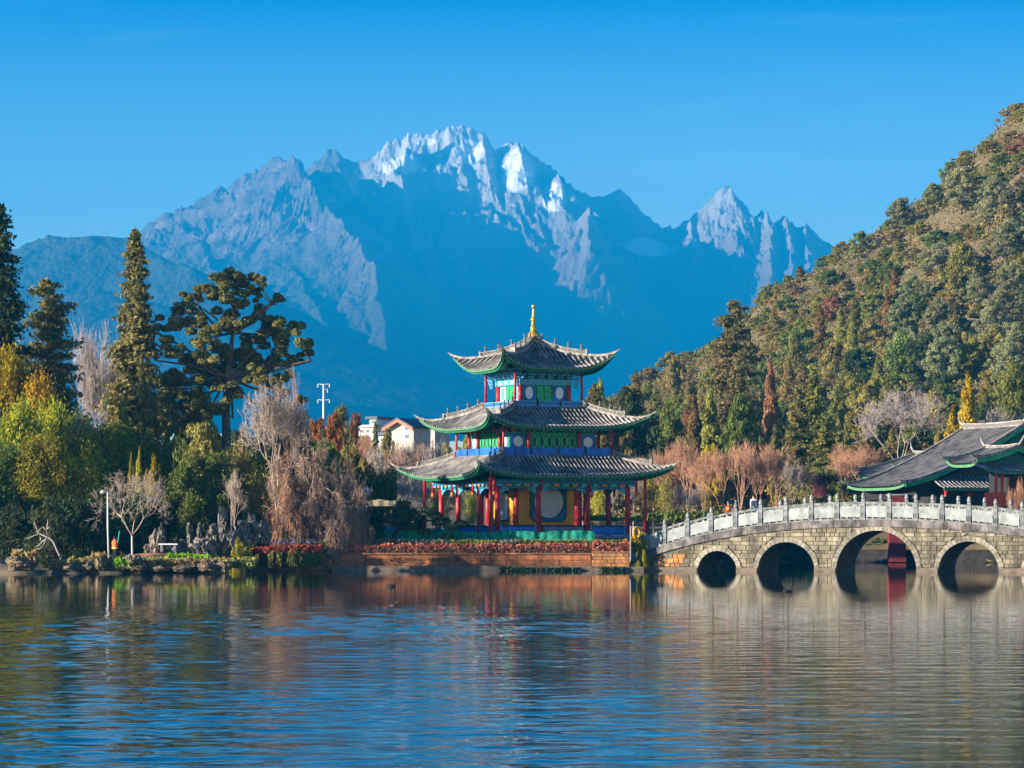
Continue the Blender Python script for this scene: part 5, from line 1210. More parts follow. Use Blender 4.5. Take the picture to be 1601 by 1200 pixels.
q = MB(); q.lathe([(0.12, 0), (0.1, 0.12), (0.07, 0.16)], (0.06, 0, z0_ - 0.02), 8); q.build('foot', M['metal'], lp)
YLR = 225.7
lr = thing('life_ring_post', 'grey post with a yellow life ring near the left end of the bridge', 'post', (wx(986, YLR), YLR, 0))
q = MB(); q.tube([(0, 0, wz(876, YLR)), (0, 0, wz(822, YLR))], 0.05, 8); q.build('pole', M['grey'], lr)
q = MB(); q.tube([(0, 0, wz(823, YLR)), (0.55, 0, wz(823, YLR))], 0.03, 6); q.build('hook_arm', M['grey'], lr)
q = MB(); n_ = 20; rr = 0.37
ring_ = [(0.42 + rr * math.sin(2 * PI * k / n_) * 0.6, rr * 0.5 * math.sin(2 * PI * k / n_), wz(833, YLR) + rr * 1.05 * math.cos(2 * PI * k / n_)) for k in range(n_ + 1)]
q.tube(ring_, 0.075, 8, cap=False); lring = q.build('life_ring', mat('life_ring_yellow', (0.80, 0.36, 0.02), 0.5, noise=0.1), None, smooth=True); lring.location = lr.location
tag(lring, 'yellow life ring hanging from the grey post', 'life ring')
# green netting in front of the podium
YN = 229.6; q = MB(); G = []
for i in range(120):
    u = i / 119; px = 588 + (930 - 588) * u; sag = 1.0 * math.sin(u * 19) + 0.5 * math.sin(u * 51 + 1)
    tp = 828.5 + sag + (1.5 if px > 720 else -0.5); tp = tp + 2.5 * math.exp(-((px - 760) / 22) ** 2); yb = YN + 0.04 * math.sin(u * 60) + 0.03 * math.sin(u * 171)
    G.append([(wx(px, yb), yb + 0.05 * math.sin(j * 2 + i), wz(tp, yb) * (1 - j / 3) + 1.35 * j / 3) for j in range(4)])
q.grid(G); net = tag(q.build('netting', mat('green_net', (0.012, 0.30, 0.19), 0.8, noise=0.55, scale=3.5, bump=0.03), smooth=True), 'bright green construction netting strung along the foot of the pavilion', 'netting')
q = MB(); G = []
for i in range(20):
    u = i / 19; px = 583 + 40 * u; yb = YN + 0.5 + 0.1 * math.sin(u * 20); G.append([(wx(px, yb), yb, wz(823 + 2 * math.sin(u * 9), yb)), (wx(px, yb), yb + 0.1, 1.4)])
q.grid(G); tag(q.build('tarpaulin', mat('blue_sheet', (0.03, 0.22, 0.55), 0.6, noise=0.4)), 'blue sheet beside the left end of the green netting', 'sheet')
def rock(name, label, px, py, Y, w, h, seed, m_=None, spikes=0.35, group=None, cat='rock', base=None):
    r_ = np.random.RandomState(seed); bm_ = bpy.data.meshes.new('rock'); import bmesh
    b_ = bmesh.new(); bmesh.ops.create_icosphere(b_, subdivisions=4, radius=1.0)
    off = r_.rand() * 50
    for v in b_.verts:
        p = np.array(v.co); n = float(fbm(np.array([p[0] * 1.3 + off + p[2]]), np.array([p[1] * 1.3 + off]), 4)[0]) - 0.5; n2 = float(fbm(np.array([p[0] * 3 + off]), np.array([p[2] * 3 + p[1] * 2 + off]), 3, True)[0]) - 0.6
        n3 = float(fbm(np.array([p[0] * 6 + off + p[1] * 3]), np.array([p[2] * 6 + off]), 2)[0]) - 0.5; v.co = v.co * (1 + n * 1.5 + n2 * spikes * 1.6 + n3 * 0.5)
    b_.to_mesh(bm_); b_.free(); o = part(name, bm_, m_ or M['rock']); z = wz(py, Y); o.location = (wx(px, Y), Y, z); o.scale = (w * Y / FPX * 0.44, w * Y / FPX * 0.36, h * Y / FPX * 0.52); o.rotation_euler = (0, 0, seed)
    return tag(o, label, cat, group)
rg2 = random.Random(3)
for i, (px, py, w, h, lb) in enumerate([(37, 880, 52, 22, 'mossy brown boulder with dry grass at the far left of the bank'), (100, 889, 44, 14, 'low brown rock under the leaning dead tree'), (125, 889, 26, 14, 'dark lit-edge rock just right of the leaning dead tree'), (143, 886, 26, 18, 'brown rock left of the lamp pole'), (157, 884, 24, 20, 'light brown rock at the foot of the lamp pole'),
                                         (188, 886, 22, 12, 'small rock below the worker'), (210, 873, 32, 14, 'pale knobbly rock under the whitewashed bare tree'), (215, 888, 40, 10, 'flat rock edging the water right of the worker'), (250, 889, 34, 9, 'flat rock below the bright grass, left end'), (288, 889, 40, 9, 'flat rock below the bright grass, right end'), (325, 886, 34, 14, 'brown rock right of the bright grass'), (350, 886, 22, 14, 'dark rock left of the stone steps')]):
    rock('bank_rock', lb, px, py, 212.3 if px > 60 else 211.5, w, h, i + 1, M['clay'] if i != 6 else M['rock'], 0.25)
for i, (px, py, w, h, lb) in enumerate([(243, 850, 16, 32, 'pitted grey scholar rock left of the white bench'), (252, 838, 10, 30, 'thin standing scholar rock above the white bench'), (283, 862, 30, 24, 'dark pitted rock right of the white bench'), (297, 842, 12, 40, 'tall narrow pitted rock in the middle of the rock garden'), (320, 860, 38, 34, 'big pale pitted rock above the bright grass'), (333, 840, 22, 34, 'pitted grey rock behind the big pale rock'), (345, 862, 26, 40, 'dark blue-grey pitted rock left of the steps'), (311, 838, 10, 36, 'slender crooked standing stone between the shrubs'), (366, 838, 20, 26, 'pale pitted rock above the steps'), (380, 832, 22, 30, 'grey pitted rock by the hedge right of the steps'), (397, 826, 20, 34, 'ragged grey rock behind the flower hedge'), (414, 830, 18, 26, 'grey rock just left of the whitewashed trunk'), (349, 815, 16, 44, 'tall dark pitted rock under the leafy shrubs'), (272, 868, 18, 14, 'small pitted rock on the orange soil'), (230, 858, 10, 14, 'small pale rock by the bench')]):
    rock('scholar_rock', lb, px, py, 219.5 + (i % 4) * 0.7, w, h, 40 + i, M['rock'], 0.75)
YBn = 219.0; bn_ = thing('bench', 'long white stone bench on the left bank behind the pitted rocks', 'bench', (wx(263, YBn), YBn, wz(860, YBn)))
q = MB(); q.box((0, 0, 0.42), (1.3, 0.42, 0.10)); q.build('seat', M['white'], bn_)
for sx in (-0.45, 0.45): q = MB(); q.box((sx, 0, 0.12), (0.16, 0.34, 0.5)); q.build('leg', M['grey'], bn_)
# orange soil bank and steps
q = MB(); q.grid([[(wx(205 + 75 * i / 8, 216.5 + j * 0.9), 216.5 + j * 0.9, 0.45 + 0.25 * j + 0.12 * math.sin(PI * i / 8) * (j > 0)) for i in range(9)] for j in range(4)]); q.build('soil_bank', mat('orange_soil', (0.42, 0.2, 0.09), 0.95, noise=0.35, bump=0.04), kind='structure')
st = thing('stone_steps', 'worn stone steps down to the water left of the flower hedge', 'steps', (wx(366, 221), 219.6, 0))
for k in range(5): q = MB(); q.box((0.02 * k, k * 0.5, 0.02 + 0.26 * k), (1.25, 0.55, 0.26)); q.build('step', M['coping'], st)
q = MB(); q.box((-0.7, 0.9, 0.45), (0.2, 2.2, 1.0)); q.build('cheek_wall', M['coping'], st)
q = MB(); q.box((0.72, 0.6, 0.40), (0.18, 2.4, 0.9)); q.build('cheek_wall', M['coping'], st)
# dead leaning branch-tree
YD = 213.2; dt = thing('dead_tree', 'leaning bare dead tree with broken branches at the left waterside', 'tree', (0, YD, 0)); 
def pp(a, b_, o=0.0): return (wx(a, YD), o, wz(b_, YD))
q = MB(); q.tube([pp(101, 886), pp(92, 866), pp(83, 846), pp(76, 840)], [0.085, 0.075, 0.065, 0.05], 7); q.build('trunk', M['barkpale'], dt, smooth=True)
for pts in ([pp(83, 845), pp(72, 839, 0.2), pp(60, 834, 0.3), pp(50, 838, 0.4), pp(41, 842, 0.4)], [pp(60, 834), pp(57, 825), pp(53, 815)], [pp(60, 834), pp(62, 828, -0.2), pp(66, 824, -0.2)], [pp(80, 842), pp(74, 833, -0.3), pp(75, 820, -0.3), pp(76, 811, -0.3)], [pp(74, 830, -0.3), pp(68, 823, -0.3)], [pp(75, 826, -0.3), pp(80, 824, -0.4)], [pp(76, 840), pp(67, 845, 0.2), pp(60, 852, 0.2), pp(54, 855, 0.2)], [pp(72, 841), pp(69, 850, -0.1), pp(63, 858, -0.1), pp(57, 858, -0.1)], [pp(64, 840), pp(62, 846, 0.3)]):
    q = MB(); n_ = len(pts); q.tube(pts, [0.05 - 0.03 * k / (n_ - 1) for k in range(n_)], 5); q.build('branch', M['barkpale'], dt, smooth=True)
# ducks
dkm = MB(); dkm.lathe([(0.02, -0.30), (0.10, -0.22), (0.15, -0.05), (0.14, 0.12), (0.08, 0.24), (0.02, 0.28)], n=10)
dm = dkm.mesh('duck_body', True)
for v in dm.vertices: x, y, z = v.co; v.co = (z, x, y * 0.75 + 0.06 + max(0, -z - 0.15) * 0.5)
nk = MB(); nk.tube([(0.17, 0, 0.10), (0.22, 0, 0.22), (0.24, 0, 0.29)], [0.06, 0.045, 0.05], 8); nk.lathe([(0.02, -0.05), (0.06, -0.02), (0.062, 0.03), (0.02, 0.06)], (0.25, 0, 0.31), 8)
nkm = nk.mesh('duck_head', True); bl = MB(); bl.tube([(0.30, 0, 0.31), (0.38, 0, 0.295)], [0.025, 0.012], 5); blm = bl.mesh('duck_bill')
M['duck'] = mat('dark_feathers', (0.03, 0.026, 0.024), 0.6, noise=0.4)
for i, (px, py, rz, lb) in enumerate([(611, 917, 0.0, 'dark duck swimming right on the water left of the pavilion reflection'), (614, 947, -0.6, 'small dark duck nearer the camera trailing a pale wake'), (1231, 925, 0.2, 'dark duck on the water below the second bridge arch'), (1329, 892, 2.9, 'tiny dark duck inside the largest bridge arch'), (834, 892, 0.3, 'dark duck beside the wall footing under the pavilion')]):
    Y = CH * FPX / (py - HY); t = thing('duck', lb, 'duck', (wx(px, Y), Y, -0.02), rz); s_ = (0.85, 0.5, 0.7, 0.5, 0.6, 0.3)[i]
    for nm_, me_ in (('body', dm), ('head', nkm), ('bill', blm)): o = part(nm_, me_, M['duck'] if nm_ != 'bill' else M['orange'], t); o.scale = (s_,) * 3

# ------------------------------------------------------------------ curved-roof hall beyond the bridge
YH = 300.0; HUP = 0.5; hall = thing('temple_hall', 'hall with a long sweeping tiled roof, shade painted in, behind the right bridge end', 'hall', (wx(1582, YH), YH, 0.55), R(22))
def hz_at(py, y): return wz(py, y)
M['tiled'] = mat('shaded_roof_tile', (0.19, 0.18, 0.17), 0.85, scale=1.2, col2=(0.07, 0.07, 0.07), bump=0.02, bscale=14)  # shade on the slopes is put into a darker copy of the tile
def gable_slope(par, xr, xe, y0, y1, zr, ze, spacing, bow=0.9, nm='roof', side=-1, rows=True, lift=0.35):
    """roof plane from the ridge x=xr down to the eave x=xe, ridge running along local y"""
    NV = 12
    def S_(v, y):
        w = (y - y0) / (y1 - y0) * 2 - 1
        return Vector((xr + (xe - xr) * v, y, zr + (ze - zr) * (1 - max(0.0, 1 - v) ** 1.35) + lift * abs(w) ** 4 * v))
    q = MB(); q.grid([[S_(i / NV, y0 + (y1 - y0) * j / 12) for j in range(13)] for i in range(NV + 1)]); r_ = q.build(nm, M['tile_pan'], par, smooth=True)
    q = MB(); q.grid([[S_(i / NV, y0 + (y1 - y0) * j / 12) + Vector((0, 0, -0.28)) for j in range(13)] for i in range(NV + 1)]); q.build('soffit', M['soffit'], r_, smooth=True)
    if rows:
        n = int((y1 - y0) / spacing)
        for k in range(n + 1):
            y = y0 + 0.1 + (y1 - y0 - 0.2) * k / n; q = MB(); vs = []; ar = [0, 0.7, PI / 2, PI - 0.7, PI]
            for i in range(NV + 1):
                p = S_(i / NV * 1.01 if i == NV else i / NV, y)
                for a in ar: vs.append(p + Vector((0, 0.11 * math.cos(a), 0.17 * math.sin(a) + 0.005)))
            q.add(vs, [(i * 5 + j, (i + 1) * 5 + j, (i + 1) * 5 + j + 1, i * 5 + j + 1) for i in range(NV) for j in range(4)]); q.build('tile_row', M['tiled'], r_)
    for yy, e in ((y0, -0.06), (y1, 0.06)):   # verge ridges with upswept ends
        pts = [S_(i / NV, yy) for i in range(NV + 1)]; d__ = (pts[-1] - pts[-2]).normalized(); pts += [pts[-1] + Vector((d__.x * 0.5, 0, 0.12)), pts[-1] + Vector((d__.x * 0.9, 0, 0.45))]
        q = MB(); sweep_rect(q, pts, [0.3] * (len(pts) - 2) + [0.22, 0.06], 0.0, [0.30] * (len(pts) - 2) + [0.22, 0.08], Vector((0, 1, 0))); q.build('verge_ridge', M['ridge'], r_)
        q = MB(); sweep_rect(q, [p + Vector((0, e * 2, 0)) for p in pts[:NV + 1]], 0.08, -0.35, -0.02, Vector((0, 1, 0))); q.build('verge_board', M['green'], r_)
    q = MB(); sweep_rect(q, [S_(1, y0 + (y1 - y0) * j / 12) + Vector((0.03 * side, 0, 0)) for j in range(13)], 0.08, -0.26, -0.02, Vector((1, 0, 0))); q.build('eave_board', M['fascia'], r_)
    return r_, S_
def ridge_bar(par, x, y0, y1, z, h=0.5, horn=0.8):
    pts = [Vector((x, y0 + (y1 - y0) * j / 10, z + 0.12 * abs(j / 5 - 1) ** 2)) for j in range(11)]
    q = MB(); sweep_rect(q, pts, 0.22, -0.05, h - 0.12, Vector((1, 0, 0))); o = q.build('main_ridge', M['ridge_dark'], par)
    q = MB(); sweep_rect(q, pts, 0.34, h - 0.12, h, Vector((1, 0, 0))); q.build('ridge_cap', M['ridge'], o)
    q = MB(); sweep_rect(q, pts, 0.30, -0.06, 0.08, Vector((1, 0, 0))); q.build('ridge_cap', M['ridge'], o)
    for a, sg in ((pts[0], -1), (pts[-1], 1)):
        q = MB(); q.tube([a + Vector((0, 0, h - 0.2)), a + Vector((0, sg * 0.4, h)), a + Vector((0, sg * 0.8, h + 0.35)), a + Vector((0, sg * 0.95, h + horn))], [0.16, 0.14, 0.10, 0.03], 6); q.build('ridge_horn', M['ridge'], o, smooth=True)
zr = wz(676, YH); ze = wz(771, YH - 5)
ZHG = wz(790, YH)
hr_, _ = gable_slope(hall, 0, -12.5, -2.0, 9.0, zr, ze, 0.42)
ridge_bar(hall, 0, -2.0, 9.0, zr)
gable_slope(hall, 0, 8.0, -2.0, 9.0, zr, ze + 1.0, 0.42, side=1, rows=False)
pl = [(-11.0, ZHG), (7.0, ZHG), (7.0, ze + 1.0), (3.5, zr - 3.2), (0, zr - 0.3), (-3.5, zr - 3.0), (-7, ze + 1.25), (-11, ze + 0.25)]
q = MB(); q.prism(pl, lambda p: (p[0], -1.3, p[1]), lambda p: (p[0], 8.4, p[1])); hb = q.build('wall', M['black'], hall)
q = MB(); q.prism([(-3.3, zr - 3.3), (3.3, zr - 3.3), (0, zr - 0.45)], lambda p: (p[0], -1.5, p[1]), lambda p: (p[0], -1.32, p[1])); q.build('gable_board', M['soffit'], hall)
# skirt roof under the gable facing the lake
q = MB(); G = [[(-9.5 + 16.5 * j / 16, -1.3 - 2.6 * i / 6, ze + 1.0 - 1.1 * (1 - (1 - i / 6) ** 1.4)) for j in range(17)] for i in range(7)]; q.grid(G); sk = q.build('skirt_roof', M['tile_pan'], hall, smooth=True)
for k in range(38):
    xk = -9.4 + 16.3 * k / 37; q = MB(); vs = []
    for i in range(7):
        for a in (0, 0.7, PI / 2, PI - 0.7, PI): vs.append((xk + 0.09 * math.cos(a), -1.3 - 2.62 * i / 6, ze + 1.005 - 1.1 * (1 - (1 - i / 6) ** 1.4) + 0.12 * math.sin(a)))
    q.add(vs, [(i * 5 + j, i * 5 + j + 1, (i + 1) * 5 + j + 1, (i + 1) * 5 + j) for i in range(6) for j in range(4)]); q.build('tile_row', M['tile'], sk)
q = MB(); q.box((-1.25, -3.92, ze - 0.22), (16.5, 0.1, 0.24)); q.build('eave_board', M['fascia'], sk)
for k in range(7):
    xk = -9.0 + 15.4 * k / 6; q = MB(); q.tube([(xk, -3.4, ZHG - 0.5), (xk, -3.4, ze - 0.1)], 0.16, 8); q.build('column', M['red'], hall, smooth=True)
for k in range(6):
    xk = -7.7 + 15.4 * k / 6; q = MB(); q.box((xk, -1.42, (ZHG + ze) / 2), (1.9, 0.12, (ze - ZHG) * 0.9)); q.build('door_panel', mat('dark_red_wood', (0.10, 0.02, 0.02), 0.6, noise=0.3), hall)
q = MB(); q.box((-1, 2.5, ZHG - 1.0), (19, 13.5, 2.4)); q.build('terrace', mat('shaded_quay_stone', (0.035, 0.032, 0.03), 0.95, noise=0.5, scale=1.5, bump=0.03), hall)  # shade of the far shore is put into this near-black stone
# second hall behind, to the left
YH2 = 316.0; h2 = thing('side_hall', 'smaller tiled hall with upturned corners behind and left of the sweeping roof', 'hall', (wx(1466, YH2), YH2, 0), R(22))
zr2, ze2 = wz(709, YH2), wz(746, YH2)
gable_slope(h2, 0, -6.8, -4.5, 4.5, zr2, ze2, 0.42, lift=0.7); ridge_bar(h2, 0, -4.5, 4.5, zr2, 0.3, 0.9); gable_slope(h2, 0, 5.5, -4.5, 4.5, zr2, ze2, 0.42, side=1, rows=False)
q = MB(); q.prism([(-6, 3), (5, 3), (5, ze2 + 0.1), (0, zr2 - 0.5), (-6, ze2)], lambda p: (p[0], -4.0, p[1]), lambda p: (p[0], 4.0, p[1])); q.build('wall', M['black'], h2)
# porch with its own small gable
YPo = 286.0; po = thing('porch', 'small red-columned porch with curved tiled gable in front of the sweeping hall roof', 'porch', (wx(1572, YPo), YPo, 0), R(22))
zrp, zep = wz(700, YPo), wz(737, YPo)
gable_slope(po, 0, -4.0, -2.2, 3.4, zrp, zep + 0.6, 0.4, lift=0.5); ridge_bar(po, 0, -2.2, 3.4, zrp, 0.28, 0.7); gable_slope(po, 0, 4.0, -2.2, 3.4, zrp, zep + 0.6, 0.4, side=1, rows=False)
q = MB(); q.prism([(-2.8, zrp - 1.75), (2.8, zrp - 1.75), (0, zrp - 0.35)], lambda p: (p[0], -1.8, p[1]), lambda p: (p[0], -1.6, p[1])); q.build('gable_board', M['soffit'], po)
q = MB(); G = [[(-4.4 + 8.8 * j / 12, -1.8 - 2.0 * i / 5, zep + 0.7 - 0.8 * (1 - (1 - i / 5) ** 1.4) + 0.35 * abs(j / 6 - 1) ** 4 * i / 5) for j in range(13)] for i in range(6)]; q.grid(G); sk = q.build('skirt_roof', M['tile_pan'], po, smooth=True)
for k in range(22):
    xk = -4.3 + 8.6 * k / 21; q = MB(); vs = []
    for i in range(6):
        for a in (0, 0.7, PI / 2, PI - 0.7, PI): vs.append((xk + 0.09 * math.cos(a), -1.8 - 2.02 * i / 5, zep + 0.705 - 0.8 * (1 - (1 - i / 5) ** 1.4) + 0.35 * abs(xk / 4.4) ** 4 * i / 5 + 0.12 * math.sin(a)))
    q.add(vs, [(i * 5 + j, i * 5 + j + 1, (i + 1) * 5 + j + 1, (i + 1) * 5 + j) for i in range(5) for j in range(4)]); q.build('tile_row', M['tile'], sk)
q = MB(); sweep_rect(q, [Vector((-4.4 + 8.8 * j / 12, -3.84, zep - 0.1 + 0.35 * abs(j / 6 - 1) ** 4)) for j in range(13)], 0.08, -0.22, 0.0, Vector((0, 1, 0))); q.build('eave_board', M['fascia'], sk)
M['brightred'] = mat('bright_red_paint', (0.72, 0.05, 0.02), 0.5, noise=0.15)
for xk in (-2.9, -2.3, 0.2, 2.8):
    q = MB(); q.tube([(xk, -3.3, wz(795, YPo)), (xk, -3.3, zep - 0.1)], 0.13, 8); q.build('column', M['brightred'], po, smooth=True)
q = MB(); q.box((-3.2, -3.6, wz(781, YPo)), (1.9, 0.5, 1.2)); q.build('parapet', M['brightred'], po)
q = MB(); q.box((1.7, 1.6, (wz(795, YPo) + zep) / 2 + 0.3), (3.0, 3.2, zep - wz(795, YPo) + 0.4)); q.build('wall', M['black'], po)  # black colour of this box stands in for the unlit porch interior
for k in range(5): q = MB(); q.box((0.5 + 0.62 * k, -0.06, (wz(795, YPo) + zep) / 2), (0.5, 0.08, (zep - wz(795, YPo)) * 0.8)); q.build('lattice_door', MATS['dark_red_wood'], po)
q = MB(); q.box((0.4, -3.0, wz(797, YPo) - 0.6), (8.4, 3.0, 1.6)); q.build('terrace', MATS['shaded_quay_stone'], po)
# landing in front of the hall: red kiosk, booth and their like across the water
for px, py0, py1, w, lb, m_ in ((1402, 776, 800, 26, 'red counter building with painted-in shade at the quay under the hall eaves', mat('shaded_red', (0.17, 0.022, 0.022), 0.7, noise=0.4)), (1282, 745, 764, 17, 'small faded red booth among the bare trees', mat('faded_red', (0.45, 0.08, 0.09), 0.7, noise=0.2))):
    YK = 296.0 if px > 1300 else 322.0; t = thing('kiosk', lb, 'kiosk', (wx(px, YK), YK, 0)); ww = w * YK / FPX
    q = MB(); q.box((0, 0, (wz(py0, YK) + wz(py1 + (78 if px > 1300 else 12), YK)) / 2), (ww, 1.5, (py1 + (78 if px > 1300 else 12) - py0) * YK / FPX)); q.build('body', m_, t)  # counter body reaches down to add its red reflection; colour carries shade
    q = MB(); q.box((0, 0, wz(py0, YK) + 0.16), (ww * 1.15, 1.9, 0.12)); q.build('top', M['grey'], t)
quay = thing('quay_wall', 'quay wall with painted-in shade along the far shore behind the bridge', 'wall', (0, 0, 0))
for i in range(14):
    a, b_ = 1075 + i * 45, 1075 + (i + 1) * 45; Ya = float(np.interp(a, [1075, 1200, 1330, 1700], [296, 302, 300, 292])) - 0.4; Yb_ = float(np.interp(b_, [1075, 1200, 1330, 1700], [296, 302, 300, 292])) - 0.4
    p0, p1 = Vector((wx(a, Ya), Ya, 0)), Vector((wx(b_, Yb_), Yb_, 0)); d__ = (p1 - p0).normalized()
    q = MB(); sweep_rect(q, [p0 + d__ * 0.02, p1 - d__ * 0.02], 0.8, -1.0, 0.9 if a < 1300 else 1.2, Vector((-d__.y, d__.x, 0))); q.build('wall_section', mat('shaded_quay_stone', (0.035, 0.032, 0.03), 0.95, noise=0.5, scale=1.5, bump=0.03), quay)  # near-black stone colour carries the shade of the shore

# ------------------------------------------------------------------ far houses, pylon, little things left of the pavilion
def house(label, px0, px1, pyt, pyb, Y, m_, roofm, wins, gable=None, depth=9.0):
    w = (px1 - px0) * Y / FPX; t = thing('house', label, 'house', (wx((px0 + px1) / 2, Y), Y, 0), R(-30)); zb, zt = wz(pyb, Y), wz(pyt, Y)
    q = MB(); q.box((0, depth / 2, (zb + zt) / 2 - 1), (w, depth, zt - zb + 2)); q.build('wall', m_, t)
    if gable:
        zg = wz(gable, Y); hw = w * 0.5; ov = 0.6
        q = MB(); q.prism([(-hw, zt), (hw * 0.9, zt), (-hw * 0.05, zg - 0.2)], lambda p: (p[0], 0.0, p[1]), lambda p: (p[0], depth, p[1])); q.build('gable', m_, t)
        for sg, ex in ((-1, -hw - ov), (1, hw * 0.9 + ov)):
            q = MB(); P = [Vector((-hw * 0.05, -0.7, zg)), Vector((ex, -0.7, zt - 0.3))]; sweep_rect(q, P, 0.3, -0.5, 0.05, Vector((0, 1, 0))); q.build('verge_board', mat('terracotta_trim', (0.55, 0.17, 0.10), 0.7, noise=0.1), t)
            q = MB(); q.add([(-hw * 0.05, -0.9, zg + 0.1), (ex, -0.9, zt - 0.2), (ex, depth + 0.6, zt - 0.2), (-hw * 0.05, depth + 0.6, zg + 0.1), (-hw * 0.05, -0.9, zg - 0.1), (ex, -0.9, zt - 0.4), (ex, depth + 0.6, zt - 0.4), (-hw * 0.05, depth + 0.6, zg - 0.1)], [(0, 1, 2, 3), (7, 6, 5, 4), (0, 4, 5, 1), (2, 6, 7, 3)]); q.build('roof', roofm, t)
    else:
        q = MB(); q.box((0, depth / 2, zt + 0.2), (w + 1.0, depth + 1.0, 0.4)); q.build('roof', roofm, t)
    for a, b_, c, d in wins:
        x0, x1, z0, z1 = wx(a, Y) - wx((px0 + px1) / 2, Y), wx(b_, Y) - wx((px0 + px1) / 2, Y), wz(d, Y), wz(c, Y)
        q = MB(); q.box(((x0 + x1) / 2, 0.0, (z0 + z1) / 2), (x1 - x0 + 0.25, 0.12, z1 - z0 + 0.25)); wn = q.build('window', M['white'], t)
        q = MB(); q.box(((x0 + x1) / 2, -0.05, (z0 + z1) / 2), (x1 - x0, 0.08, z1 - z0)); q.build('pane', mat('window_glass', (0.06, 0.09, 0.13), 0.15, spec=0.6), wn)
    return t
cream = mat('cream_wall', (0.50, 0.45, 0.38), 0.85, noise=0.08, scale=0.3); gro = mat('grey_house_roof', (0.12, 0.13, 0.16), 0.85, noise=0.2)
house('cream house with red-trimmed gable and grey roof left of the pavilion', 604, 650, 665, 702, 440, cream, gro, [(634, 642, 667, 672), (634, 642, 679, 685)], gable=654, depth=4.5)
house('cream wing with grey roof directly behind the left corner of the middle pavilion roof', 652, 682, 668, 704, 448, cream, gro, [(657, 663, 671, 676), (668, 674, 671, 676)], depth=4)
house('white flat-roofed house partly hidden by the tall conifer', 558, 588, 668, 700, 490, M['white'], mat('pale_roof', (0.45, 0.45, 0.45), 0.8, noise=0.1), [(562, 568, 671, 676), (573, 579, 671, 676), (584, 590, 671, 676), (562, 568, 681, 686), (573, 579, 681, 686)])
house('small white stair tower on the flat-roofed house', 577, 589, 655, 668, 492, M['white'], gro, [(581, 586, 657, 662)], depth=4)
house('low white house behind the orange-topped trees', 505, 550, 672, 700, 500, mat('bluish_white', (0.55, 0.6, 0.68), 0.8, noise=0.1), gro, [(512, 518, 677, 683), (526, 532, 677, 683), (538, 543, 677, 683)])
house('grey house low between the conifer and the cream gable house', 590, 608, 680, 705, 460, mat('grey_wall', (0.35, 0.38, 0.45), 0.8, noise=0.1), gro, [(595, 600, 685, 690)])
YT = 600.0; py = thing('power_pylon', 'white steel power pole with crossarms above the trees left of the pavilion', 'pylon', (wx(506, YT), YT, 0))
q = MB(); q.tube([(0, 0, wz(700, YT)), (0, 0, wz(600, YT))], [0.26, 0.17], 10); q.build('mast', M['metal'], py, smooth=True)
for pyy, l, r_ in ((600.5, -9, 9), (608.5, 0, 6), (625, -9, 9)):
    q = MB(); q.tube([(l * YT / FPX, 0, wz(pyy - 0.7, YT)), (0, 0, wz(pyy + 0.6, YT)), (r_ * YT / FPX, 0, wz(pyy - 0.7, YT))], [0.06, 0.14, 0.06], 6); q.build('crossarm', M['metal'], py)
    for e in ((l, r_) if l else (r_,)):
        q = MB(); q.tube([(e * YT / FPX, 0, wz(pyy, YT)), (e * YT / FPX, 0, wz(pyy + 5, YT))], 0.1, 5); q.build('insulator', M['metal'], py)
# garden lamp, canopy, palm, goods left of the pavilion
Yg = 236.0; gl_ = thing('garden_lamp', 'green-topped garden lamp post behind the weeping pink tree', 'lamp', (wx(573, Yg), Yg, 0))
q = MB(); q.tube([(0, 0, 1.2), (0, 0, wz(776, Yg))], 0.05, 6); q.build('pole', M['metal'], gl_)
q = MB(); q.lathe([(0.12, 0), (0.26, 0.12), (0.28, 0.42)], (0, 0, wz(776, Yg)), 8); q.build('lantern', mat('lantern_glass', (0.35, 0.55, 0.50), 0.3), gl_)
q = MB(); q.lathe([(0.50, 0), (0.3, 0.12), (0.05, 0.22)], (0, 0, wz(776, Yg) + 0.42), 8); q.build('lamp_shade', M['cyan'], gl_)
Yc = 240.0; cn = thing('canopy', 'weathered cream cloth canopy on posts left of the pavilion columns', 'canopy', (wx(612, Yc), Yc, 0))
q = MB(); q.grid([[(-1.7 + 0.85 * i, 0.6 * j - 0.6, wz(783 + 8 * (j == 0) - (3 if i % 2 else 0), Yc)) for i in range(5)] for j in range(3)]); q.build('cloth', mat('cream_cloth', (0.34, 0.29, 0.20), 0.9, noise=0.25), cn)
q = MB(); q.grid([[(-1.7 + 0.38 * i, -0.62 + 0.06 * (i % 2), wz(783 + 8 * j, Yc)) for i in range(10)] for j in range(2)]); q.build('valance', MATS['cream_cloth'], cn)
for sx in (-1.6, 0, 1.6): q = MB(); q.tube([(sx, 0, 1.4), (sx, 0, wz(785, Yc))], 0.06, 6); q.build('post', M['bark'], cn)
YPa = 237.0; pa = thing('palm', 'small fan palm with drooping yellow-green leaves left of the pavilion', 'palm', (wx(629, YPa), YPa, gz(wx(629, YPa), YPa)))
zt_ = wz(780, YPa) - gz(wx(629, YPa), YPa); q = MB(); q.tube([(0, 0, -0.2), (0.05, 0, zt_ * 0.8)], [0.14, 0.11], 8); q.build('trunk', M['bark'], pa)
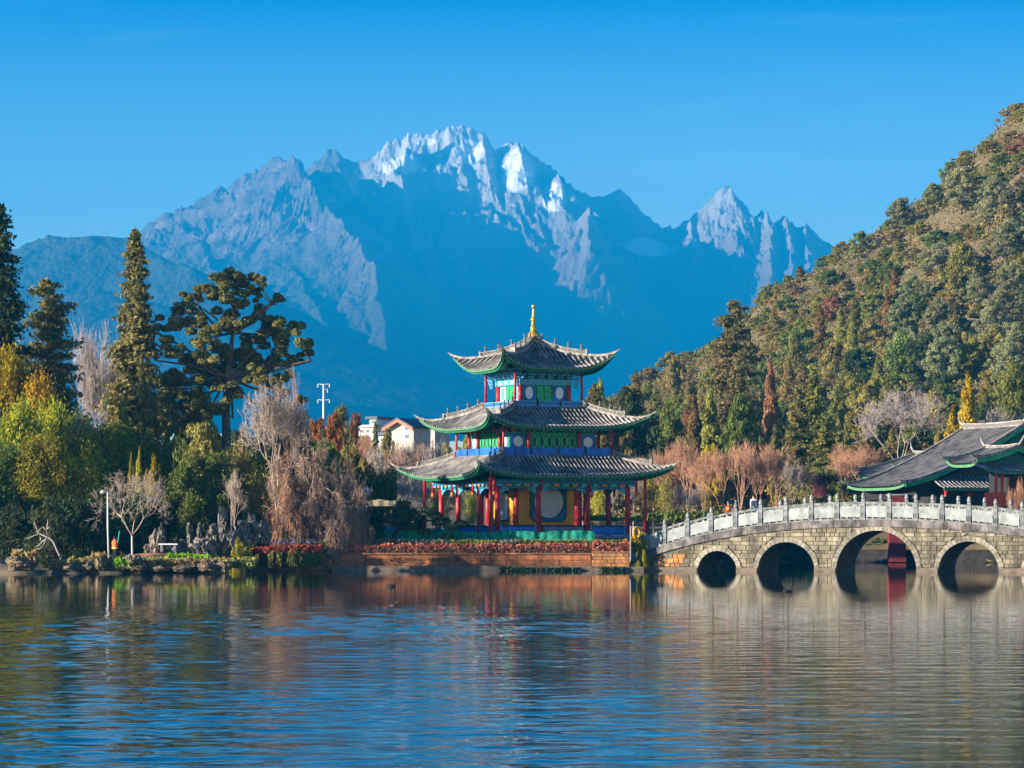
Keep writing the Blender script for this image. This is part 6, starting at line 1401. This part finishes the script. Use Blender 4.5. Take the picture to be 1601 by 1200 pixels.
for i in range(26):
    a = i * 2.4; el = 1.2 - 2.1 * (i / 26); q = MB(); c = Vector((0.05, 0, zt_ * 0.82)); d = Vector((math.cos(a) * math.cos(el), math.sin(a) * math.cos(el), math.sin(el))); tip = c + d * 0.6
    sd = Vector((-math.sin(a), math.cos(a), 0)); vs = [tuple(c)]; fs = []
    for k in range(9):
        w = (k - 4) / 4 * 1.2; e = tip + (d * math.cos(w) + sd * math.sin(w)) * (0.55 if k % 2 == 0 else 0.3) + Vector((0, 0, -0.12 * math.cos(w))); vs.append(tuple(e))
    for k in range(8): fs.append((0, k + 1, k + 2))
    q.add(vs, fs); q.build('frond', mat('palm_leaf', (0.16, 0.17, 0.03) if i < 16 else (0.2, 0.18, 0.04), 0.7, noise=0.3), pa)

# ------------------------------------------------------------------ trees and plants one by one
# dense forms of their own for the large trees on the left
K['spire'] = [conifer_kind(71, 17, 2.3, 250, 0.17, 260, base=0.02, droop=0.22, power=0.72)]
K['darkfir'] = [conifer_kind(72, 20, 3.0, 210, 0.18, 280, base=0.05, droop=0.25, power=0.7)]
K['openfir'] = [conifer_kind(73, 14, 2.7, 90, 0.17, 330, base=0.15, droop=-0.05, power=0.5)]
K['gum'] = [broad_kind(74, 14, 5.4, 44, 0.24, 560, 0.30, 0.72, cr=0.20)]
K['poplar'] = [bare_kind(75, 2.2, 2.6, 5, 3, (6, 20), 0.20, r0=0.09, rmin=0.014, length=0.80, side=3)]
K['spread'] = [bare_kind(76, 2.0, 1.9, 5, 3, (30, 55), 0.05, r0=0.10, rmin=0.014, length=0.76, side=2)]
K['weep'] = [bare_kind(77, 1.8, 1.9, 5, 4, (30, 60), -0.20, r0=0.13, rmin=0.013, length=0.74, side=3)]
K['oldbare'] = [bare_kind(78, 3.2, 2.6, 5, 3, (16, 40), 0.10, r0=0.14, rmin=0.014, length=0.78, side=3, wob=0.18)]
T_ = [
 # kind, px, top, Y, half width px, colour, label, extra
 ('darkfir', 0, 312, 252, 66, 'dark', 'tallest dark fir cut by the left edge of the picture', {}),
 ('openfir', 76, 432, 256, 70, 'conif', 'open-branched dark conifer second from the left', {}),
 ('poplar', 147, 492, 262, 34, 'pale', 'pale leafless poplar left of the tall spire-shaped conifer', dict(bark='barkpale')),
 ('poplar', 168, 520, 264, 26, 'pale', 'second pale leafless poplar, close against the tall conifer', dict(bark='barkpale', rot=2.0)),
 ('spire', 212, 352, 250, 62, 'conif', 'tall narrow spire-shaped conifer rising above the bank', {}),
 ('broad', 262, 585, 262, 40, 'olive', 'olive broadleaf tree right of the spire-shaped conifer', {}),
 ('broad', 305, 600, 258, 40, 'olive', 'olive broadleaf tree under the huge spreading evergreen, left', {}),
 ('broad', 425, 612, 262, 38, 'olive', 'dull olive tree right of the spreading evergreen trunk', {}),
 ('broad', 468, 640, 262, 36, 'green', 'green tree behind the top of the whitewashed bare tree', {}),
 ('bareup', 400, 650, 250, 34, 'grey', 'greyish twiggy tree behind the whitewashed trunk, left side', {}),
 ('cypress', 225, 560, 246, 34, 'conif', 'dull green dense conifer at the foot of the tall spire', {}),
 ('cypress', 195, 610, 244, 26, 'olive', 'olive dense evergreen left of the spire foot', {}),
 # bamboo and yellow growth
 ('bamboo', 10, 560, 243, 44, 'gold', 'golden-yellow bamboo clump at the left edge', {}),
 ('bamboo', 62, 598, 241, 40, 'gold', 'golden bamboo clump in front of the open conifer', {}),
 ('bamboo', 30, 640, 233, 46, 'lime', 'yellow-green bamboo clump below the golden one, far left', {}),
 ('bamboo', 92, 640, 237, 46, 'lime', 'yellow-green bamboo clump under the golden foliage', {}),
 ('bamboo', 130, 668, 235, 46, 'lime', 'bright yellow-green feathery bamboo clump above the lamp pole', {}),
 ('bamboo', 175, 676, 237, 42, 'lime', 'yellow-green bamboo clump right above the lamp pole', {}),
 ('bamboo', 60, 690, 229, 50, 'lime', 'yellow-green bamboo clump low on the left slope', {}),
 ('bamboo', 8, 700, 229, 44, 'green', 'green bamboo clump in the left corner above the dark bank', {}),
 ('bamboo', 215, 690, 239, 36, 'lime', 'yellow-green bamboo clump behind the whitewashed bare tree', {}),
 ('bamboo', 112, 720, 230, 50, 'lime', 'low yellow-green bamboo in front of the dark hollow', {}),
 ('willow', 122, 640, 235, 26, 'greyg', 'pale grey-green feathery shrub in the middle of the bamboo', {}),
 ('cypress', 205, 706, 229, 13, 'lime', 'small bright yellow-green pointed shrub, left of the pair', {}),
 ('cypress', 218, 696, 228, 12, 'lime', 'small bright yellow-green pointed shrub, middle', {}),
 ('shrub', 240, 706, 227, 20, 'yellow', 'round yellow shrub right of the pointed shrubs', {}),
 ('shrub', 285, 668, 231, 36, 'green', 'big round green shrub above the rock garden', {}),
 ('broad', 320, 656, 231, 46, 'olive', 'large olive-green tree over the rock garden', {}),
 ('broad', 290, 712, 227, 42, 'green', 'leafy green tree just above the bench', {}),
 ('broad', 338, 705, 228, 36, 'green', 'leafy green tree above the big pale rock', {}),
 ('shrub', 300, 760, 225, 34, 'green', 'drooping green shrub over the pitted rocks', {}),
 ('willow', 375, 690, 229.5, 36, 'olive', 'olive weeping shrub left of the whitewashed trunk', {}),
 ('willow', 398, 726, 228.5, 28, 'cyp', 'yellowish weeping shrub beside the whitewashed trunk', {}),
 ('bareup', 365, 730, 223, 26, 'grey', 'many-stemmed bare grey shrub above the steps', {}),
 ('shrub', 372, 838, 219, 16, 'lime', 'small yellow-green bush at the top of the steps', {}),
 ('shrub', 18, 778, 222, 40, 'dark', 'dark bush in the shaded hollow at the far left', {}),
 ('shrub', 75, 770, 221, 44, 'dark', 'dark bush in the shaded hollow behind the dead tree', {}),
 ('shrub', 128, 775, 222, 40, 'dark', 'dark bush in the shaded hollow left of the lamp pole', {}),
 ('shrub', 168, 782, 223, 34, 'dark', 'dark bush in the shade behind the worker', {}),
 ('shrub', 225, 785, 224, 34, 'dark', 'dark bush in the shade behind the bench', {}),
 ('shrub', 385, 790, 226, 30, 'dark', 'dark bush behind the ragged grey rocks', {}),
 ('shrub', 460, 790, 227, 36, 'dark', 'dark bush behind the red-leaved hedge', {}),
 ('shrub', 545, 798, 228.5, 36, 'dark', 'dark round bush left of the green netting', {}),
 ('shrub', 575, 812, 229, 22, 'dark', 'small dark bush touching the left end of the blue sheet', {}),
 ('broad', 338, 664, 272, 34, 'olive', 'olive tree low behind the trunk of the huge spreading evergreen', {}),
 ('broad', 375, 668, 275, 34, 'dark', 'dark tree just right of the trunk of the huge spreading evergreen', {}),
 ('broad', 405, 672, 278, 32, 'olive', 'olive tree behind the twigs left of the tall whitewashed tree', {}),
 ('broad', 450, 676, 282, 34, 'dark', 'dark tree hidden behind the tall whitewashed bare tree', {}),
 # whitewashed and weeping trees
 ('spread', 207, 733, 217.5, 66, 'grey', 'wide-spreading bare tree with whitewashed trunk beside the worker', dict(bark='wash')),
 ('oldbare', 433, 580, 226.6, 60, 'grey', 'tall bare tree with whitewashed trunk in the flower hedge', dict(bark='wash')),
 ('bareup', 462, 566, 229, 34, 'pink', 'pinkish bare tree behind the tall whitewashed tree', {}),
 ('weep', 490, 655, 227.2, 66, 'pink', 'pinkish weeping bare tree overhanging the orange wall', dict(bark='barkdark')),
 ('weep', 530, 710, 228.2, 52, 'pink', 'second pinkish weeping tree, nearer the green netting', dict(bark='barkdark', rot=2.2)),
 ('weep', 455, 700, 227.4, 46, 'brown', 'brownish weeping bare tree right of the whitewashed trunk', dict(bark='barkdark', rot=4.0)),
 # behind, between the left trees and the pavilion
 ('broad', 497, 650, 300, 26, 'orange', 'small orange-leaved tree left of the power pole', {}),
 ('broad', 520, 640, 310, 22, 'orange', 'orange-brown tree beside the power pole', {}),
 ('broad', 531, 628, 320, 22, 'brown', 'brown-crowned tree right of the power pole', {}),
 ('broad', 554, 641, 330, 18, 'rust', 'rust-topped tree in front of the white houses', {}),
 ('broad', 606, 664, 336, 14, 'olive', 'small olive tree overlapping the left corner of the cream gable house', {}),
 ('bare', 566, 668, 318, 24, 'brown', 'reddish-brown bare tree in front of the white flat-roofed house', {}),
 ('broad', 572, 676, 340, 18, 'olive', 'olive tree hiding the lower part of the white flat-roofed house', {}),
 ('bare', 640, 684, 320, 26, 'pale', 'pale bare tree in front of the cream gable house', {}),
 ('conifer', 587, 656, 330, 18, 'conif', 'dark narrow conifer between the two white houses', {}),
 ('broad', 470, 690, 280, 34, 'olive', 'olive tree right behind the pinkish twigs', {}),
 ('broad', 512, 684, 285, 36, 'green', 'green tree under the power pole', {}),
 ('broad', 550, 692, 290, 34, 'olive', 'olive tree below the rust-topped tree', {}),
 ('bare', 585, 690, 300, 30, 'grey', 'grey bare tree under the dark narrow conifer', {}),
 ('bare', 622, 686, 310, 34, 'pink', 'pinkish bare tree under the cream gable house', {}),
 ('bare', 655, 676, 312, 34, 'pink', 'pinkish bare tree right of the cream gable house', {}),
 ('broad', 700, 690, 318, 30, 'olive', 'olive tree behind the left corner of the lower pavilion roof', {}),
 ('bare', 682, 680, 305, 28, 'pale', 'pale bare tree just left of the second-storey balcony', {}),
 ('broad', 735, 676, 330, 26, 'olive', 'olive tree seen past the second-storey corner post', {}),
 ('bare', 520, 730, 262, 34, 'grey', 'grey bare tree above the dark bushes', {}),
 ('bare', 556, 734, 265, 32, 'dark', 'dark bare tree behind the garden lamp', {}),
 ('bare', 590, 738, 262, 30, 'grey', 'grey bare tree above the cloth canopy', {}),
 ('bare', 628, 736, 268, 32, 'pale', 'pale-stemmed bare tree behind the fan palm', dict(bark='barkpale')),
 ('bare', 662, 744, 270, 28, 'grey', 'grey bare tree behind the leftmost red column', {}),
 ('bare', 612, 716, 285, 34, 'brown', 'brownish bare tree above the fan palm', {}),
 ('broad', 545, 770, 255, 26, 'dark', 'dark evergreen below the grey bare trees', {}),
 ('shrub', 600, 800, 240, 26, 'brown', 'brown shrub under the cloth canopy', {}),
 ('shrub', 650, 790, 246, 26, 'dark', 'dark shrub between the fan palm and the red columns', {}),
 ('willow', 686, 770, 256, 18, 'lime', 'yellow-green shrub seen between the left red columns', {}),
 ('willow', 738, 770, 262, 18, 'lime', 'yellow-green shrub seen between the middle red columns', {}),
 ('bare', 715, 760, 280, 24, 'grey', 'grey bare tree seen under the lower pavilion roof', {}),
 # grove right of the pavilion
 ('bare', 912, 745, 300, 24, 'grey', 'bare tree seen between the right pavilion columns, left gap', dict(bark='wash')),
 ('willow', 936, 755, 305, 20, 'lime', 'yellow-green willow seen between the right pavilion columns', {}),
 ('bare', 962, 742, 298, 24, 'grey', 'bare grey tree seen in the widest gap of the right columns', dict(bark='wash')),
 ('bare', 990, 738, 302, 24, 'grey', 'bare grey tree just left of the outermost red post', dict(bark='wash')),
 ('willow', 1014, 738, 300, 20, 'lime', 'yellow-green willow just right of the outermost red post', {}),
 ('bare', 1022, 706, 318, 30, 'brown', 'brown bare tree above the yellow-green willow', {}),
 ('willow', 1041, 745, 297, 18, 'cyp', 'dull yellow willow left of the red-jacket walkers', {}),
 ('bare', 1046, 690, 320, 30, 'brown', 'reddish-brown bare tree at the left of the grove', {}),
 ('bare', 1075, 680, 316, 32, 'brown', 'rusty bare tree left of the bright yellow tree', {}),
 ('broad', 1112, 690, 325, 22, 'yellow', 'bright yellow leafy tree standing above the bare grove', {}),
 ('bare', 1100, 700, 306, 32, 'brown', 'reddish-brown bare tree directly under the bright yellow tree', {}),
 ('bare', 1128, 694, 303, 34, 'brown', 'rusty bare tree right of the bright yellow tree', {}),
 ('bare', 1158, 684, 312, 34, 'brown', 'tall rusty bare tree above the walkers on the bridge', {}),
 ('bare', 1185, 688, 305, 34, 'brown', 'reddish-brown bare tree above the white-shirted walker', {}),
 ('bare', 1212, 690, 314, 32, 'brown', 'rusty bare tree right of the white-shirted walker', {}),
 ('bare', 1238, 716, 304, 30, 'grey', 'grey bare tree left of the faded red booth', {}),
 ('bare', 1262, 722, 308, 30, 'pink', 'pinkish bare tree beside the faded red booth', {}),
 ('bare', 1290, 730, 306, 30, 'dark', 'dark bare tree right of the faded red booth', {}),
 ('bare', 1320, 706, 306, 30, 'brown', 'reddish-brown bare tree left of the sweeping hall roof', {}),
 ('bare', 1352, 690, 326, 34, 'brown', 'orange-brown bare tree behind the side hall', {}),
 ('bare', 1322, 690, 330, 32, 'brown', 'orange-brown bare tree left of the side hall', {}),
 ('bare', 1060, 752, 298, 22, 'grey', 'small grey bare tree near the left end of the bridge', dict(bark='wash')),
 ('bare', 1088, 756, 300, 22, 'grey', 'small grey bare tree behind the first bridge posts', dict(bark='wash')),
 ('oldbare', 1405, 596, 338, 78, 'pale', 'large pale bare tree above the side hall', dict(bark='barkpale')),
 ('oldbare', 1560, 630, 332, 52, 'pale', 'pale bare tree behind the ridge of the sweeping hall', dict(bark='barkpale', rot=1.0)),
 ('cypress', 1513, 578, 330, 26, 'gold', 'golden-green cypress rising over the sweeping hall roof', {}),
 ('cypress', 1490, 632, 326, 24, 'gold', 'shorter golden-green cypress against the hall roof, left of the taller', {}),
 ('cypress', 1466, 672, 328, 16, 'cyp', 'small golden-green cypress at the left of its group', {}),
 ('conifer', 1272, 566, 352, 46, 'cyp', 'large olive pyramid conifer above the second bridge arch', {}),
 ('conifer', 1248, 600, 345, 42, 'conif', 'dull green pyramid conifer above the rusty grove', {}),
 ('conifer', 1290, 650, 338, 44, 'olive', 'broad olive conifer low behind the faded red booth', {}),
 ('openfir', 1148, 466, 420, 50, 'conif', 'tall dark open pine standing out from the slope', {}),
 ('cypress', 1205, 560, 372, 22, 'rust', 'rust-coloured cypress left of the pyramid conifers', {}),
 ('cypress', 1110, 600, 372, 26, 'cyp', 'yellowish cypress above the bright yellow tree', {}),
 ('cypress', 1085, 615, 368, 22, 'rust', 'rust-coloured cypress left of the yellowish one', {}),
 ('broad', 1045, 618, 360, 34, 'green', 'green round tree above the left end of the bridge', {}),
 ('broad', 985, 600, 352, 34, 'dark', 'dark green tree right behind the middle pavilion roof', {}),
 ('broad', 1010, 640, 345, 34, 'dark', 'dark green tree behind the right corner of the middle roof', {}),
 ('cypress', 930, 596, 352, 26, 'cyp', 'yellowish cypress right of the top pavilion storey', {}),
 ('broad', 958, 640, 344, 32, 'olive', 'olive tree between the middle and top roofs', {}),
 ('broad', 1160, 610, 352, 34, 'green', 'green tree above the tall rusty bare tree', {}),
 ('broad', 1340, 640, 345, 40, 'olive', 'olive tree behind the orange-brown bare trees', {}),
 ('broad', 1440, 640, 352, 40, 'green', 'green tree behind the large pale bare tree', {}),
 ('broad', 1592, 560, 352, 40, 'green', 'green tree at the right edge above the hall', {}),
 ('bare', 1592, 742, 262, 22, 'brown', 'brown twiggy shrub in front of the porch at the right edge', {}),
 ('shrub', 1003, 828, 226.2, 14, 'lime', 'bright lime-green hanging bush at the left end of the bridge', {}),
]
for kd, px, top, Y, w, col, lb, ex in T_:
    plant(kd, px, top, Y, w, col, lb, 'tree' if 'shrub' not in lb and 'bush' not in lb and 'bamboo' not in lb else ('bamboo' if 'bamboo' in lb else 'shrub'), name={'bamboo': 'bamboo_clump', 'shrub': 'shrub', 'willow': 'willow'}.get(kd, 'tree'), **ex)
# trees on the shore left of the frame: they throw the shade on the foot of the bank
for i, (x, y, h_, w_) in enumerate([(-47, 221, 7.5, 3.2), (-52, 220, 8.5, 3.6), (-43.5, 222.5, 6.0, 2.8), (-57, 221.5, 9.5, 4)]):
    v = K['hill'][i % 4]; lb = 'leafy tree on the bank beyond the left edge of the picture'
    t = thing('tree', lb, 'tree', (x, y, gz(x, y) - 0.2), i * 1.3, 'trees beyond the left edge'); a = part('trunk', v['trunk'], M['bark'], t); a.scale = (h_ / v['h'],) * 3; c = part('crown', v['crown'], LM['dark'], t); c.scale = (w_ / v['r'], w_ / v['r'], h_ / v['h'])
Yg_ = 252.0; gt = thing('tree', 'huge spreading evergreen with clumped olive crown and visible pale limbs', 'tree', (0, Yg_, 0))
gcl = [(340, 442, 17), (365, 432, 18), (393, 432, 13), (409, 441, 9), (325, 456, 18), (311, 470, 12), (430, 461, 10), (403, 456, 9), (285, 490, 22), (270, 508, 15), (308, 500, 17), (345, 490, 19), (362, 512, 18), (398, 492, 17), (422, 508, 21), (450, 518, 17), (470, 536, 15),
       (481, 547, 9), (440, 542, 20), (410, 542, 21), (377, 545, 18), (338, 522, 16), (466, 560, 11), (270, 546, 18), (292, 572, 22), (322, 562, 18), (350, 575, 17), (387, 575, 20), (406, 592, 15), (300, 604, 22), (266, 594, 18), (330, 606, 16), (428, 600, 12), (442, 612, 11), (470, 628, 9), (285, 632, 20), (312, 640, 18), (325, 585, 20), (368, 560, 18), (395, 560, 18), (425, 572, 18), (345, 550, 18), (318, 535, 16), (355, 470, 18), (380, 465, 15), (420, 525, 18), (448, 585, 12), (340, 625, 18), (365, 610, 16)]
base_ = Vector((wx(357, Yg_), 0, 2.0)); fork = Vector((wx(356, Yg_), 0, wz(590, Yg_))); f2 = Vector((wx(364, Yg_), 0, wz(520, Yg_))); sg_ = [(tuple(base_), (wx(353, Yg_), 0.1, wz(650, Yg_)), 0.42, 0.34), ((wx(353, Yg_), 0.1, wz(650, Yg_)), tuple(fork), 0.34, 0.26), (tuple(fork), tuple(f2), 0.26, 0.15)]
pr_ = []
for a, b_, c in gcl:
    ctr = Vector((wx(a, Yg_), random.uniform(-2.8, 2.8), wz(b_, Yg_))); r_ = c * Yg_ / FPX; o_s = fork if b_ > 500 else f2; md_ = (o_s + ctr) / 2 + Vector((0, 0, -0.4)); hub = Vector((wx(round(a / 60) * 60 + 5, Yg_), ctr.y * 0.4, wz(round(b_ / 45) * 45 + 24, Yg_))); q1 = (Vector(o_s) + hub) / 2 + Vector((0.2 * math.sin(a), 0, 0.35 * math.cos(b_))); sg_ += [(tuple(o_s), tuple(q1), 0.11, 0.08), (tuple(q1), tuple(hub), 0.08, 0.06), (tuple(hub), tuple(ctr), 0.05, 0.02)]
    for k in range(7):
        of = Vector((random.gauss(0, 1), random.gauss(0, 1), random.gauss(0, 0.8))) * r_ * 0.62; pr_.append(blob(tuple(ctr + of), r_ * 0.55, 270, 0.14, 0.85, random.uniform(0.75, 1.25)))
V, F_, c_ = merge(pr_); part('crown', np_mesh('crown', V, F_, c_), leafmat('evergreen_leaf', (0.20, 0.195, 0.06)), gt); tv, tf = tubes(sg_, 7); part('trunk', np_mesh('trunk', tv, tf, smooth=True), M['bark'], gt)
# whitewashed stump and dark leaning limb of the weeping tree
Yw = 227.4; wt = thing('leaning_trunk', 'dark leaning trunk with whitewashed foot at the left end of the orange wall', 'tree trunk', (0, Yw, 0))
q = MB(); q.tube([(wx(518, Yw), -0.6, wz(868, Yw)), (wx(514, Yw), -0.4, wz(852, Yw)), (wx(511, Yw), -0.3, wz(836, Yw))], [0.40, 0.27, 0.22], 9); q.build('foot', M['wash'], wt, smooth=True)
q = MB(); q.tube([(wx(511, Yw), -0.3, wz(837, Yw)), (wx(522, Yw), 0, wz(815, Yw)), (wx(524, Yw), 0.2, wz(798, Yw)), (wx(508, Yw), 0.3, wz(784, Yw)), (wx(485, Yw), 0.3, wz(775, Yw)), (wx(458, Yw), 0.3, wz(766, Yw))], [0.22, 0.18, 0.15, 0.12, 0.09, 0.05], 8); q.build('trunk', M['barkdark'], wt, smooth=True)
# dark pine leaning over the netting
Yq = 228.6; pn = thing('dark_pine', 'dark crooked pine leaning over the green netting at the left of the pavilion', 'tree', (0, Yq, 0))
q = MB(); q.tube([(wx(612, Yq), 0, 1.3), (wx(616, Yq), 0, wz(838, Yq)), (wx(625, Yq), 0, wz(822, Yq)), (wx(645, Yq), 0, wz(812, Yq)), (wx(680, Yq), 0, wz(814, Yq))], [0.16, 0.14, 0.12, 0.09, 0.05], 7); q.build('trunk', M['barkdark'], pn, smooth=True)
pts_ = [(610, 812, 15), (632, 802, 17), (652, 808, 15), (668, 800, 14), (690, 816, 16), (706, 824, 13), (722, 820, 12), (640, 824, 14), (664, 832, 11), (700, 838, 8), (625, 815, 14), (680, 806, 12)]
pr_ = [blob((wx(a, Yq), random.uniform(-0.5, 0.4), wz(b_, Yq)), c * Yq / FPX, 420, 0.15, 0.6, 1.0) for a, b_, c in pts_]
V, F_, c_ = merge(pr_); part('crown', np_mesh('crown', V, F_, c_), LM['dark'], pn)

# ------------------------------------------------------------------ hedges, flowers, grass, reeds
def bed(name, label, segs_, size, m_, n, cat, up=0.6, thick=0.35, asp=1.5, jit=0.8):
    C = []
    for px0, px1, pyt, pyb, Y in segs_:
        k = int(n * (px1 - px0)); px = NR.uniform(px0, px1, k); y = Y + NR.uniform(-thick, thick, k); lump = 0.62 + 0.62 * fbm(px * 0.11 + pyt, y * 1.3, 4) + 0.1 * np.sin(px * 0.9) * np.sin(px * 0.23 + 2) if pyb - pyt < 30 else 0.25 + 1.05 * fbm(px * 0.045 + pyt, y * 0.8, 5)
        h = NR.rand(k) ** 0.8 * lump; C.append(np.stack([(px - 800.5) * y / FPX, y, (wz(pyb, Y) + (wz(pyt, Y) - wz(pyb, Y)) * np.clip(h, 0, 1.15))], 1))
    C = np.concatenate(C); V, F_, c_ = leaves(C, np.tile(np.array([-0.2, -0.6, up]), (len(C), 1)), size, asp, jitter=jit, col=colvar(len(C), 1.0, 0.3, 0.22))
    o = part(name, np_mesh(name, V, F_, c_), m_); return tag(o, label, cat, None, 'stuff')
LM['flower'] = leafmat('red_orange_bedding', (0.42, 0.19, 0.09)); LM['crimson'] = leafmat('crimson_leaf', (0.30, 0.07, 0.04)); LM['grass'] = leafmat('fresh_grass', (0.16, 0.34, 0.02)); LM['violet'] = leafmat('violet_flower', (0.22, 0.18, 0.30)); LM['straw'] = leafmat('straw', (0.34, 0.26, 0.10))
YF = YW + 0.7
bed('flower_bed', 'row of red and orange bedding plants along the embankment in front of the pavilion', [(532, 590, 851, 863, YF), (590, 924, 850.5, 864.5, YF), (927, 985, 847.5, 861, YW + 0.1)], 0.17, LM['flower'], 34, 'flower bed', thick=0.4)
bed('green_border', 'low green and straw-coloured border plants behind the red bedding', [(530, 984, 844.5, 851, YW + 1.9)], 0.15, LM['olive'], 26, 'border', thick=0.4)
bed('violet_border', 'scattered violet and grey flowers among the border plants', [(540, 700, 842, 849, YW + 1.6), (780, 812, 843, 848, YW + 1.6), (385, 500, 843, 850, 223.5)], 0.11, LM['violet'], 1.8, 'flowers', thick=0.4)
bed('dark_tufts', 'dark leaf tufts standing in for shadowy gaps in the red bedding row', [(590, 980, 854, 865, YF - 0.25)], 0.15, LM['dark'], 4, 'plants', thick=0.2)  # dark leaves painted for the shade between bedding plants
bed('crimson_hedge', 'crimson-leaved hedge top left of the pavilion wall', [(392, 505, 853, 864, 225.2)], 0.15, LM['crimson'], 13, 'hedge')
bed('hanging_vines', 'green vines hanging over the low wall to the water', [(380, 395, 848, 890, 224.9), (400, 404, 862, 888, 224.7), (420, 427, 862, 886, 224.7), (432, 440, 862, 884, 224.7), (448, 505, 862, 884, 224.8)], 0.15, LM['olive'], 34, 'vines', thick=0.2)
bed('hedge', 'low green hedge band behind the crimson leaves', [(375, 512, 843, 856, 226.6)], 0.16, LM['green'], 34, 'hedge', thick=0.8)
bed('bright_grass', 'patch of bright green grass at the waterside below the pitted rocks', [(262, 325, 869, 884, 215), (180, 200, 874, 886, 213), (228, 262, 877, 885, 214)], 0.16, LM['grass'], 60, 'grass', asp=3.2, thick=0.9)
bed('bank_grass', 'olive tufts and dry grass along the left bank', [(20, 55, 862, 886, 211.6), (80, 112, 878, 888, 212.4), (120, 360, 876, 889, 213.4), (145, 165, 866, 884, 213.2)], 0.18, LM['straw'], 22, 'grass', asp=3.2, thick=0.6)
bed('bank_moss', 'green moss and weeds on the left bank', [(110, 400, 872, 887, 214.5)], 0.16, LM['olive'], 26, 'weeds', thick=1.4)
bed('waterline_weeds', 'dark tufts of weeds in a row at the waterline below the pavilion wall', [(780, 905, 887, 893.5, YW - 0.62), (936, 978, 887, 893, YW - 0.75)], 0.13, LM['dark'], 3.2, 'weeds', thick=0.1, asp=3.0)
bed('vine_column', 'lime-green creepers hanging beside the life ring post', [(988, 1006, 832, 862, 226.3)], 0.15, LM['lime'], 60, 'creeper', thick=0.3)
bed('shore_shade_shrubs', 'added dark leaf mass standing for shade along the far quay behind the bridge arches', [(1072, 1200, 846, 874, 299.5), (1200, 1700, 842, 872, 301.5)], 0.30, LM['dark'], 26, 'shrubs', thick=1.2)  # leaf mass added to darken the bank where shade falls
bed('right_hedge', 'clipped green hedge across the lawn behind the bridge', [(1010, 1200, 803, 814, 290), (905, 1005, 806, 813, 292), (1040, 1190, 800, 812, 286.0)], 0.22, LM['green'], 26, 'hedge', thick=0.7)
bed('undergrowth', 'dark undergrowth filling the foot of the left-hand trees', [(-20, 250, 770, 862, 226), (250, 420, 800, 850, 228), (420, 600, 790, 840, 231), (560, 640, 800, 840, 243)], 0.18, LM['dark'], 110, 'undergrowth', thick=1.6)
bed('left_canopy', 'mixed green undergrowth between the bamboo clumps', [(-20, 240, 650, 780, 239), (230, 420, 690, 810, 243), (420, 620, 725, 810, 252)], 0.15, leafmat('canopy_leaf', (0.20, 0.20, 0.035)), 110, 'undergrowth', thick=2.0)
# box on the lawn and pedestal stones near the right columns
Yl = 286.0
for px, w, lb in ((963, 26, 'low pale stone block on the lawn seen between the right columns'),):
    t = thing('stone_block', lb, 'block', (wx(px, Yl), Yl, gz(wx(px, Yl), Yl))); q = MB(); q.box((0, 0, 0.35), (w * Yl / FPX, 1.0, 0.8)); q.build('body', M['cream'] if 'cream' in M else cream, t); q = MB(); q.box((0, 0, 0.80), (w * Yl / FPX + 0.1, 1.1, 0.08)); q.build('top', M['grey'], t)
